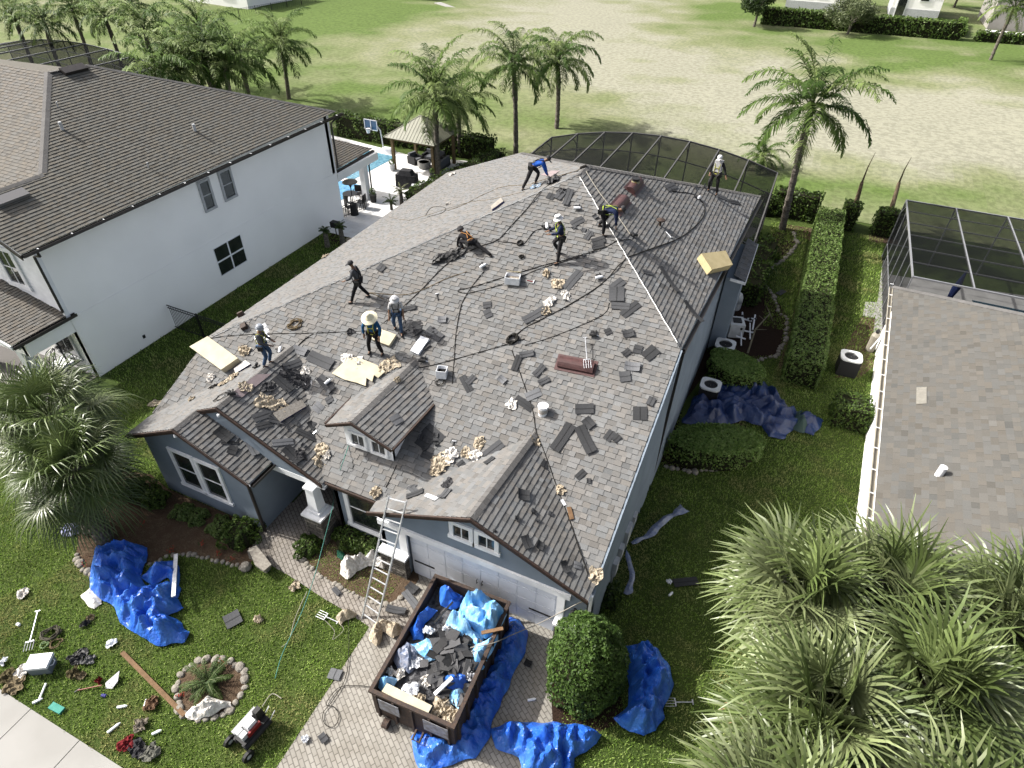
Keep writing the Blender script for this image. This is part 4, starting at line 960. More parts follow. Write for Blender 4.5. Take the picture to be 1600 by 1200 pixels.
def fan_palm(name, base, top, label, n, pet, R, nseg, cols, seed, lw=.035, tipdroop=.6, e_hi=1.4, e_lo=-.9, r0=.22, m_tr=None, group=None, boots=True):
    r = np.random.default_rng(seed); th = thing(name, base, label, 'palm tree', group)
    V = []; F = []; T = []; q = MB(); hub = np.array(top, float)
    for i in range(n):
        f = i/(n-1); az = 2.399963*i+r.uniform(-.3, .3); el = e_hi+(e_lo-e_hi)*f**.85+r.uniform(-.15, .15)
        cl_ = cols if (i < n-5 or r.random() < .4) else [(.26, .19, .10), (.22, .17, .10)]
        v, ff, t, st = fan_leaf_arrays(r, hub, az, el, pet*r.uniform(.8, 1.2), R*r.uniform(.8, 1.12), nseg, cl_, lw*r.uniform(.85, 1.15), tipdroop=tipdroop, roll=r.uniform(-.5, .5))
        b = len(V); V += v; F += [tuple(x+b for x in g) for g in ff]; T += t; q.tube([Vector(s) for s in st], [.03, .022, .015], 4, cap=False)
    cr = npmesh('crown', np.array(V), np.array(F), M_frond, th, tint=np.array(T))
    q.build('leaf_stalks', mat('green_stalk', (.15, .19, .07), .6, .3), cr)
    tk = trunk_mb(base, top, r0*1.15, r0, seed, n=12, bend=.1).build('trunk', m_tr or M_bark, th)
    if boots:
        q = MB(); b0, t0 = Vector(base), Vector(top); L = (t0-b0).length; k = int(L/.11); rnd = random.Random(seed)
        for i in range(k):
            c = b0.lerp(t0, i/k)
            for j in range(7):
                a = 2*math.pi*(j+.5*(i % 2))/7; o = Vector((math.cos(a), math.sin(a), 0)); s_ = Vector((-o.y, o.x, 0)); p = c+o*r0*1.02
                q.add([p-s_*.075, p+s_*.075, p+o*.05+Vector((0, 0, .13))+s_*.03, p+o*.05+Vector((0, 0, .13))-s_*.03], [(0, 1, 2, 3)], (.20*rnd.uniform(.7, 1.3), .175*rnd.uniform(.7, 1.2), .145))
        q.build('leaf_boots', M_tint, tk)
    return th
CB = [(.175, .22, .085), (.14, .185, .062), (.215, .255, .115), (.10, .14, .042)]
spots = [((10.65, .9), 4.5, 'the left and nearest to the blue house'), ((12.6, 1.9), 4.4, 'at the back, overlapping the corner of the tan roof'), ((11.3, -1.9), 4.5, 'at the bottom of the photo, left of middle'), ((13.3, -.5), 4.7, 'in the middle right of the clump'), ((13.4, -3.1), 4.5, 'at the bottom right corner of the photo'), ((15.0, 2.0), 4.6, 'at the right edge over the tan roof'), ((10.9, -4.1), 4.2, 'the lowest, cut by the bottom edge of the photo')]
for i, ((x, y), h, lab) in enumerate(spots):
    fan_palm('fan_palm', (x+.1, y+.15, 0), (x, y, h), 'big pale green fan palm crown, '+lab, 46, 1.0, 1.38, 27, CB, 100+i, lw=.036, tipdroop=.42, e_lo=-.8, group='large fan palms at the bottom right')
CL = [(.12, .17, .05), (.09, .135, .036), (.165, .21, .08), (.06, .095, .024)]
fan_palm('fan_palm', (-10.15, -3.35, 0), (-10.6, -2.9, 3.0), 'shaggy fan palm in the front bed nearest the blue tarp', 44, 1.1, 1.35, 38, CL, 201, lw=.021, tipdroop=1.0, e_lo=-1.0, r0=.25, group='shaggy fan palms in the front bed')
fan_palm('fan_palm', (-10.95, -3.3, 0), (-12.6, -1.9, 3.5), 'shaggy leaning fan palm at the left edge by the porch', 44, 1.25, 1.5, 38, CL, 202, lw=.020, tipdroop=1.1, e_lo=-.75, r0=.22, group='shaggy fan palms in the front bed')

def shrub(c, r_, h, n, size, cols, label, seed=1, name='shrub', prof=None, bumpy=.15, group=None, cat='shrub', jit=.8, fill=True):
    R_ = np.random.default_rng(seed); th = thing(name, (c[0], c[1], 0), label, cat, group); P = []; N_ = []
    for _ in range(n):
        t = min(1.0, R_.random()**.8*(1.0 if prof is None else 1.03)); a = R_.uniform(0, 2*math.pi)
        if prof: rr = prof(t); z = t*h; nz = .25+.9*t
        else: ph = math.acos(1-t*.98)-.0; rr = math.sin(max(ph, .05)); z = h*(.15+.85*math.cos(ph)); nz = math.cos(ph)
        lb = 1+bumpy*noise.noise(Vector((math.cos(a)*2, math.sin(a)*2, z*2+seed)))*2-abs(R_.normal(0, .05))
        P.append((c[0]+math.cos(a)*rr*r_*lb, c[1]+math.sin(a)*rr*r_*lb, z*(1+.3*(lb-1)))); N_.append((math.cos(a)*(1-nz*.5), math.sin(a)*(1-nz*.5), nz))
    if prof:
        for _ in range(n//14):
            a = R_.uniform(0, 2*math.pi); rr = math.sqrt(R_.random())*r_*.42; P.append((c[0]+math.cos(a)*rr, c[1]+math.sin(a)*rr, h*(1.0-.16*(rr/(r_*.42))**2))); N_.append((0, 0, 1))
    leaves('foliage', P, N_, size, cols, th, seed=seed, jit=jit)
    if fill:
        q = MB(); pr = [(max(.02, (prof(t) if prof else math.sqrt(max(0, 1-(t)**2))))*r_*.84, t*h*.88) for t in [0, .15, .3, .45, .6, .75, .88, 1.0]]
        q.lathe((c[0], c[1], 0), pr, 14); q.build('branches', mat('twigs', (.022, .032, .012), .95, .05), th)
    return th
shrub((6.22, -1.12), 1.13, 3.05, 12000, .046, [(.075, .14, .026), (.055, .105, .019), (.10, .17, .035), (.04, .08, .014)], 'large egg shaped clipped bush right of the garage door', seed=2, name='topiary_bush', prof=lambda t: (.84+.42*t if t < .35 else .985*math.sqrt(max(0, 1-((t-.35)/.66)**2))**1.15), bumpy=.10, jit=.75)
def oval(c, rx, ry, h, rot, n, label, seed, cols=GREEN, size=.05):
    R_ = np.random.default_rng(seed); th = thing('clipped_bush', (c[0], c[1], 0), label, 'bush'); P = []; N_ = []; cr, sr_ = math.cos(rot), math.sin(rot)
    for _ in range(n):
        a = R_.uniform(0, 2*math.pi); t = R_.random(); ph = t*1.55; rr = math.sin(ph)**.55; z = h*math.cos(ph)**.5; lb = 1+.10*noise.noise(Vector((math.cos(a)*2, math.sin(a)*2, seed+z)))-abs(R_.normal(0, .03))
        if R_.random() < .5: rr = math.sqrt(R_.random()); z = h*(1-.12*rr**4); 
        x, y = rx*rr*math.cos(a)*lb, ry*rr*math.sin(a)*lb; P.append((c[0]+x*cr-y*sr_, c[1]+x*sr_+y*cr, z)); N_.append((math.cos(a)*rr*.7, math.sin(a)*rr*.7, 1-.5*rr))
    leaves('foliage', P, N_, size, cols, th, seed=seed, jit=.6)
    q = MB(); k = 16; vs = []
    for zz, s in ((0, .86), (h*.6, .9), (h*.86, .78)):
        for i in range(k): a = 2*math.pi*i/k; x, y = rx*s*math.cos(a), ry*s*math.sin(a); vs.append((c[0]+x*cr-y*sr_, c[1]+x*sr_+y*cr, zz))
    q.add(vs, [(i, (i+1) % k, k+(i+1) % k, k+i) for i in range(k)]+[(k+i, k+(i+1) % k, 2*k+(i+1) % k, 2*k+i) for i in range(k)]+[tuple(2*k+i for i in range(k))]); q.build('branches', mat('twigs', (.022, .032, .012), .95, .05), th)
c = G(1112, 697, .75); oval((c.x+.1, c.y+.2), 1.9, .9, 1.15, .42, 7000, 'low clipped bush at the lower edge of the dark blue tarp', 21, cols=[tuple(1.35*x for x in c_) for c_ in GREENL], size=.06)
c = G(1163, 577, .9); oval((c.x-.35, c.y+.15), 1.35, .9, 1.15, -.5, 5000, 'low clipped bush above the dark blue tarp', 22, cols=[tuple(1.35*x for x in c_) for c_ in GREENL], size=.06)
FS = [(212, 768, .55, .6, 0, 'round shrub at the left end of the front bed'), (243, 780, .45, .5, 1, 'small shrub second from the left in the front bed'), (287, 800, .40, .35, 2, 'bright low shrub under the left window'), (308, 808, .34, .3, 2, 'bright low shrub under the gap between the left windows'), (345, 822, .4, .35, 2, 'bright low shrub under the right one of the left windows'), (378, 838, .62, .75, 0, 'dark round shrub at the corner of the entry recess'), (482, 856, .42, .4, 1, 'low green shrub beside the stone entry column'), (548, 842, .6, .7, 0, 'dark shrub under the big front window'), (580, 852, .5, .6, 2, 'bright shrub behind the ladder'), (455, 0, 0, 0, 0, '')]
for i, (u, v, r_, h, k, lab) in enumerate(FS[:-1]):
    c = G(u, v, .1); shrub((c.x, c.y), r_, h, int(1500*r_/.5), .05, [GREEN, GREEN, GREENL][k] if k != 2 else [(.16, .24, .06), (.12, .19, .045), (.2, .27, .09)], lab, seed=30+i, bumpy=.35, group='shrubs along the front of the blue house')
q_ = G(1180, 395, 0)
for i, (u, v, r_, h, lab) in enumerate([(1195, 330, .9, 1.6, 'leafy shrub between the pool cage wall and the tall palm'), (1185, 385, .7, 1.0, 'dark shrub beside the small side roof'), (1125, 545, .5, .4, 'low sprawling plant near the pool pump'), (1000, 760, .35, .5, 'dark shrub by the wall foot, right of the roof edge'), (985, 800, .3, .5, 'dark shrub by the wall foot near the utility boxes'), (950, 935, .4, .7, 'dark shrub behind the egg shaped bush')]):
    c = G(u, v, .1); shrub((c.x, c.y), r_, h, 1300, .06, GREEND+GREEN, lab, seed=60+i, bumpy=.4)
# sago in the stone ring
def spiky(base, label, n, L, seed, name='sago_palm', cols=None, trunk=0.0, e_lo=.1, group=None, leaf=.14, pairs=26, tr=.09):
    th = thing(name, base, label, 'plant', group); V, F, T, RV, RF = frond_set(n, L, seed, e_hi=1.2, e_lo=e_lo, droop=.9, leaf=leaf, pairs=pairs, lw=.009, cols=cols or [(.07, .11, .03), (.05, .085, .025)])
    o = np.array(base)+np.array([0, 0, trunk+.05]); cr = npmesh('crown', V+o, F, M_feather, th, tint=T); npmesh('frond_stalks', RV+o, RF, mat('stalk', (.13, .17, .06), .6, .3), cr)
    q = MB(); b0 = Vector(base); q.tube([b0, b0+Vector((0, 0, trunk*.6+.02)), b0+Vector((0, 0, trunk+.08))], [tr*1.2, tr, tr*.9], 8); q.build('trunk', M_bark, th); return th
spiky(G(327, 1068), 'sago palm growing inside the ring of stones on the lawn', 22, .85, 1)
spiky(G(512, 386), 'potted cycad with short trunk, left one of the pair at the white wall', 14, .45, 2, trunk=1.0, name='cycad', tr=.14)
spiky(G(536, 382), 'cycad with short trunk, right one of the pair at the white wall', 14, .45, 3, trunk=1.1, name='cycad', tr=.14)
spiky(G(612, 328), 'small dark palm at the patio edge near the blue house eave', 14, .7, 4, trunk=.5, name='small_palm')
spiky(G(628, 320), 'small pale palm with a swollen trunk at the patio edge', 14, .8, 5, trunk=.9, name='small_palm', tr=.12, cols=[(.2, .2, .12), (.16, .17, .09)])
spiky(G(1176, 470), 'spiky dark plant in the side bed above the pool pump', 14, .6, 6, name='spiky_plant')
# far broadleaf trees
def tree(base, h, cr_, label, seed, cols, n=3500, size=.2, zlo=.3):
    R_ = np.random.default_rng(seed); th = thing('broadleaf_tree', base, label, 'tree'); b = Vector(base); q = MB(); tips = []
    q.tube([b, b+Vector((.1, 0, h*.3)), b+Vector((0, .1, h*.55))], [.2, .15, .1], 8)
    for i in range(9):
        a = i*2.4; e = R_.uniform(.2, 1.1); s = b+Vector((0, 0, h*R_.uniform(.28, .5))); t = s+Vector((math.cos(a)*math.cos(e), math.sin(a)*math.cos(e), math.sin(e)))*cr_*R_.uniform(.6, .9); q.tube([s, s.lerp(t, .5)+Vector((0, 0, .2)), t], [.07, .045, .02], 5); tips.append(t)
    q.build('trunk', M_bark, th); P = []; N_ = []
    for _ in range(n):
        t = tips[R_.integers(0, len(tips))]; d = R_.normal(0, 1, 3); d /= np.linalg.norm(d); rr = cr_*.42*R_.random()**.4; P.append((t.x+d[0]*rr, t.y+d[1]*rr, max(.4, t.z+d[2]*rr*.8))); N_.append(d)
    leaves('crown', P, N_, size, cols, th, seed=seed, jit=.6); return th
tree(G(1178, 42), 5.5, 3.2, 'dark broadleaf tree at the left end of the far hedge', 5, GREEND, size=.2)
tree(G(1324, 54), 4.2, 3.4, 'pale olive tree in front of the far hedge', 6, [(.13, .16, .075), (.1, .13, .055), (.17, .2, .1)], n=4500, size=.16)
tree(G(1490, 12), 5.0, 3.0, 'dark tree behind the far hedge between the far houses', 7, GREEND, size=.2)
tree(G(1235, 2), 6, 3.4, 'dark tree behind the far hedge at the top edge', 8, GREEND, size=.2)
# leaning bare branch in the side bed
th = thing('bare_branch', G(1170, 555), 'bare pale forked branch leaning over the dark side bed', 'branch'); q = MB()
b0 = G(1168, 552); b1 = G(1180, 515, .8); b2 = G(1203, 490, 1.2); q.tube([b0, b1, b2], [.05, .04, .025], 6); q.tube([b2, G(1197, 477, 1.3)], [.022, .008], 5); q.tube([b1.lerp(b2, .6), G(1186, 493, 1.1)], [.02, .008], 5); q.tube([b2, G(1208, 502, 1.1)], [.02, .008], 5); q.tube([b1, G(1198, 515, .8)], [.02, .008], 5); q.build('limb', mat('pale_bark', (.32, .29, .2), .9, .1), th)

# ================================================================ grass blades
def grass(name, polys, holes, dens, size, seed, cols, label):
    r = np.random.default_rng(seed); pts = []
    for poly in polys:
        xs = [p[0] for p in poly]; ys = [p[1] for p in poly]; k = int((max(xs)-min(xs))*(max(ys)-min(ys))*dens)
        P = np.stack([r.uniform(min(xs), max(xs), k), r.uniform(min(ys), max(ys), k)], 1)
        def inside(P, poly):
            c = np.zeros(len(P), bool); j = len(poly)-1
            for i in range(len(poly)):
                xi, yi = poly[i][:2]; xj, yj = poly[j][:2]
                with np.errstate(divide='ignore', invalid='ignore'): m_ = ((yi > P[:, 1]) != (yj > P[:, 1])) & (P[:, 0] < (xj-xi)*(P[:, 1]-yi)/(yj-yi+1e-12)+xi)
                c ^= m_; j = i
            return c
        ok = inside(P, poly)
        for h_ in holes: ok &= ~inside(P, h_)
        pts.append(P[ok])
    P = np.concatenate(pts); n = len(P); a = r.uniform(0, 2*math.pi, n); s = size*r.uniform(.5, 1.3, n); lean = r.uniform(.1, .9, n)
    dx_, dy_ = np.cos(a), np.sin(a); w_ = s*.17
    B = np.stack([P[:, 0], P[:, 1], np.zeros(n)], 1); sd_ = np.stack([-dy_*w_, dx_*w_, np.zeros(n)], 1); tip = B+np.stack([dx_*s*lean, dy_*s*lean, s*(1.1-lean*.6)], 1)
    V = np.stack([B-sd_, B+sd_, tip+sd_*.6, tip-sd_*.6], 1).reshape(-1, 3); F = np.arange(4*n).reshape(n, 4); cc = np.array(cols)[r.integers(0, len(cols), n)]
    pn = np.array([noise.noise(Vector((x*.9, y*.9, 5))) for x, y in P])[:, None]; cc = cc*1.14*(1+.35*pn)*r.uniform(.85, 1.15, (n, 1)); dry = np.clip(np.array([noise.noise(Vector((x*.55, y*.55, 41)))+.5*noise.noise(Vector((x*2.2, y*2.2, 7))) for x, y in P])*2.2-.25, 0, .75)[:, None]; cc = cc*(1-dry)+np.array([.30, .29, .12])*dry*r.uniform(.7, 1.2, (n, 1))
    o = npmesh(name, V, F, M_grass, tint=cc); tag(o, label, 'grass', kind='stuff'); return o
def pp(l): return [tuple(G(u, v)[:2]) for u, v in l]
holes = [pp(bed), pp(ring), [tuple(p[:2]) for p in walk], [(-.28, .05), (5.8, .05), (5.85, -2.4), (5.75, -14), (-.1, -14)]]
gc = [(.15, .23, .04), (.115, .185, .03), (.20, .275, .065), (.085, .145, .022), (.22, .275, .09)]
grass('front_grass', [[(-16, -8.1), (-.2, -8.1), (-.2, 0), (-5.5, -.4), (-10.2, -.5), (-16, 3)]], holes, 820, .062, 1, gc, 'short bright front lawn grass between the beds, the driveway and the pavement')
grass('side_grass', [[(5.9, -9), (12.6, -9), (13.0, 4), (13.8, 20), (6.2, 20)]], holes+[pp([(1212, 362), (1244, 380), (1196, 440), (1230, 495), (1215, 555), (1120, 560), (1050, 700), (1100, 520), (1185, 370)])], 560, .065, 2, gc, 'shaded lawn grass between the blue house and the tan roof house')
grass('left_grass', [[(-17.9, 3), (-10.2, 1), (-10.2, 19), (-17.9, 18.8)]], [], 260, .09, 3, gc, 'dark lawn grass strip beside the white house wall')
grass('back_grass', [[(8.5, 20), (9.8, 20), (9.8, 33), (7.4, 33)], [(11.5, 20), (14, 20), (14.2, 33.6), (11.5, 33.6)]], [], 240, .10, 4, gc, 'lawn grass on both sides of the long hedge')
from mathutils.geometry import delaunay_2d_cdt
# ================================================================ helpers for loose things
def frameN(n, dirv=None):
    n = Vector(n).normalized(); x = Vector(dirv) if dirv is not None else n.orthogonal(); x = (x-n*x.dot(n)).normalized(); y = n.cross(x)
    return Matrix((x, y, n)).transposed().to_4x4()
SH_N = 0
def shingle_piece(u1, v1, u2, v2, w_, tone, label, rnd, group='loose shingles scattered on the roof', lift=.046, name='loose_shingle', surf=None, curl=None):
    if surf: a, n = surf(u1, v1); b, _ = surf(u2, v2)
    else:
        _, n = hit((u1+u2)/2, (v1+v2)/2); m_ = hit((u1+u2)/2, (v1+v2)/2)[0]
        if m_.z < 1: return
        a, b = PLN(u1, v1, m_, n), PLN(u2, v2, m_, n)
    d = b-a; L = d.length
    if L < .03: return
    x = (d-n*d.dot(n)).normalized(); y = n.cross(x); k = 5; cu = rnd.uniform(-.02, .05) if curl is None else curl; t = .012
    q = MB(); f1 = tone*1.25*rnd.uniform(.85, 1.1); f2 = f1*rnd.uniform(.55, .75); c1 = [f1*c for c in (.97, 1.0, 1.06)]; c2 = [f2*c for c in (.97, 1.0, 1.05)]
    rows = [(-.5, c1), (-.04, c2), (.03, c1), (.5, None)]
    for r in range(3):
        s0, col = rows[r]; s1 = rows[r+1][0]
        for i in range(k):
            vs = []
            for (ii, ss) in ((i, s0), (i+1, s0), (i+1, s1), (i, s1)):
                f = ii/k; h = lift+cu*(2*f-1)**2+(.006 if r == 1 else 0); vs.append(a+x*(L*f)+y*(ss*w_)+n*h)
            q.add(vs+[p-n*t for p in vs], [(0, 1, 2, 3), (7, 6, 5, 4), (0, 4, 5, 1), (1, 5, 6, 2), (2, 6, 7, 3), (3, 7, 4, 0)], tuple(col))
    o = q.build(name, M_loose); tag(o, label, 'shingle', group); return o
def cat_rom(P, k=7):
    P = [P[0]]+P+[P[-1]]; out = []
    for i in range(1, len(P)-2):
        for j in range(k):
            t = j/k; a, b, c, d = P[i-1], P[i], P[i+1], P[i+2]
            out.append(.5*((2*b)+(c-a)*t+(2*a-5*b+4*c-d)*t*t+(3*b-a-3*c+d)*t*t*t))
    out.append(P[-2]); return out
def rope(pts, label, m=M_rope, r=.015, name='rope', lift=.025, cat='rope', surf=None, group=None, k=7, z=None):
    P = []
    for p in pts:
        if len(p) == 3: P.append(G(*p))
        else:
            a, n = surf(*p) if surf else hit(*p); P.append(a+n*lift)
    C = cat_rom(P, k)
    if surf is None and z is None:
        for c in C:
            zr = roof_z(c.x, c.y)
            if zr > c.z-.02 and zr-c.z < .6: c.z = zr+lift
    q = MB(); q.tube(C, r, 5); o = q.build(name, m); tag(o, label, cat, group); return o
def coil(u, v, R_, turns, label, m=M_rope, r=.016, surf=None, name='rope_coil', seed=1, jit=.12, cat='rope'):
    a, n = surf(u, v) if surf else hit(u, v); T = Matrix.Translation(a) @ frameN(n); rnd = random.Random(seed); P = []
    for i in range(turns*12+1):
        th_ = 2*math.pi*i/12; rr = R_*(.55+.45*rnd.random()); P.append(T @ Vector((rr*math.cos(th_)+rnd.uniform(-1, 1)*R_*jit, rr*math.sin(th_)*.85, .02+.03*(i/(turns*12))*turns*.5+rnd.uniform(0, .02))))
    q = MB(); q.tube(cat_rom(P, 3), r, 5); o = q.build(name, m); return tag(o, label, cat)
def scrap(u, v, size, m, label, seed, name='torn_paper_scrap', cat='scrap', group=None, h=.12, surf=None, elong=1.0, rot=0.0, parts=1, du=0, res=13, flat=.5):
    a, n = surf(u, v) if surf else hit(u, v); rnd = random.Random(seed); T = Matrix.Translation(a) @ frameN(n, (math.cos(rot), math.sin(rot), 0)); q = MB(); k = res
    vs = []; R_ = [rnd.uniform(.65, 1.25) for _ in range(12)]
    for i in range(k):
        for j in range(k):
            x, y = 2*i/(k-1)-1, 2*j/(k-1)-1; rr = math.hypot(x, y)
            if rr > 1e-6: f = max(abs(x), abs(y))/rr; x, y = x*f, y*f
            an = math.atan2(y, x)/(2*math.pi)*12; i0 = int(math.floor(an)) % 12; fr = an-math.floor(an); br = R_[i0]*(1-fr)+R_[(i0+1) % 12]*fr
            x *= size*br*elong; y *= size*br; p = Vector((x*9/size*.2, y*9/size*.2, seed*3.3)); c = abs(noise.noise(p))*1.3+abs(noise.noise(p*2.3))*.7
            z = .015+h*c*(1.15-min(1, math.hypot(x/elong, y)/size)*flat); vs.append(T @ Vector((x+noise.noise(p*1.7)*size*.2, y+noise.noise(p*1.9+Vector((5, 0, 0)))*size*.2, z)))
    q.add(vs, [(i*k+j, (i+1)*k+j, (i+1)*k+j+1, i*k+j+1) for i in range(k-1) for j in range(k-1)]); o = q.build(name, m)
    return tag(o, label, cat, group)
FOLDS = []
for s_ in range(3):
    r__ = random.Random(900+s_); L__ = []
    for i_ in range(7):
        an_ = r__.uniform(0, math.pi); fr_ = .55*1.42**i_; L__.append((math.cos(an_)*fr_, math.sin(an_)*fr_, r__.uniform(0, 9), (.60 if i_ < 3 else .62)/fr_**1.0))
    FOLDS.append(L__)
def tarp(px, label, m, seed, amp=.28, res=.048, z0=.03, surf=None, name='tarp', cat='tarp', group='blue tarps', kids_=None, fold=(0, 0), fq=1.0, world=None, edge=.35, rough=1.0):
    """a crumpled sheet inside an outline, lying on the ground (or on a given surface height)"""
    W = [Vector((p[0], p[1])) for p in world] if world else [G(u, v, z0).xy for u, v in px]; rnd = random.Random(seed); B = []
    for i in range(len(W)):
        a, b = W[i], W[(i+1) % len(W)]; L = (b-a).length; k = max(1, int(L/(res*1.1)))
        for j in range(k):
            p = a.lerp(b, j/k); nn_ = Vector((b.y-a.y, a.x-b.x)).normalized(); B.append(p+nn_*noise.noise(Vector((p.x*2.2, p.y*2.2, seed)))*.11)
    poly = [(p.x, p.y) for p in B]; xs = [p[0] for p in poly]; ys = [p[1] for p in poly]; pts = list(B); y = min(ys)
    Bn = np.array(poly)
    while y < max(ys):
        x = min(xs)
        while x < max(xs):
            qx, qy = x+rnd.uniform(-.3, .3)*res, y+rnd.uniform(-.3, .3)*res
            if inpoly(qx, qy, poly) and np.min((Bn[:, 0]-qx)**2+(Bn[:, 1]-qy)**2) > (res*.6)**2: pts.append(Vector((qx, qy)))
            x += res
        y += res
    n = len(B); r_ = delaunay_2d_cdt(pts, [], [list(range(n))], 1, 1e-5); V2, F2 = r_[0], r_[2]; vs = []
    ca, sa = math.cos(fold[1]), math.sin(fold[1])
    for p in V2:
        dmin = math.sqrt(np.min((Bn[:, 0]-p.x)**2+(Bn[:, 1]-p.y)**2)); e = min(1, dmin/edge)
        P3 = Vector((p.x*fq, p.y*fq, seed*5.1)); wx = Vector((noise.noise(P3*1.3), noise.noise(P3*1.3+Vector((9, 0, 0))), 0))*.8
        big = .75+.9*noise.noise((P3+wx)*.9); c = .45*max(0, big)
        for ik, (kx, ky, ph, am) in enumerate(FOLDS[seed % 3]):
            if ik > 1: am *= rough
            s_ = p.x*fq*kx+p.y*fq*ky+ph+noise.noise(P3*.9+Vector((ph, 0, 0)))*1.6+noise.noise(P3*2.6+Vector((0, ph, 0)))*.35; tr_ = abs((s_ % 1.0)*2-1); c += am*tr_*(.45+.9*max(0, noise.noise(P3*1.4+Vector((0, 0, ph)))+.35))
        if fold[0]:
            s = (p.x*ca+p.y*sa)*fold[0]+noise.noise(P3*1.1)*2.0; c = c*.6+abs(math.sin(s))*.5
        vs.append((p.x, p.y, z0+max(0, amp*c*(.12+.88*e))))
    q = MB(); q.add(vs, F2); o = q.build(name, m)
    return tag(o, label, cat, group)
def boxy(name, u, v, dims, m, label, cat, rot=0.0, surf=None, lift=0.0, group=None, tilt=None, parent=None, rimg=None):
    a, n = surf(u, v) if surf else hit(u, v); T = frameN(n, (math.cos(rot), math.sin(rot), 0))
    if tilt: T = T @ tilt
    q = MB(); q.box(a+n*(dims[2]/2+lift), dims, M=T); o = q.build(name, m); return tag(o, label, cat, group), a, n, T
def gnd(u, v, z=.03): return G(u, v, z), Vector((0, 0, 1))
RN_ = random.Random(77)

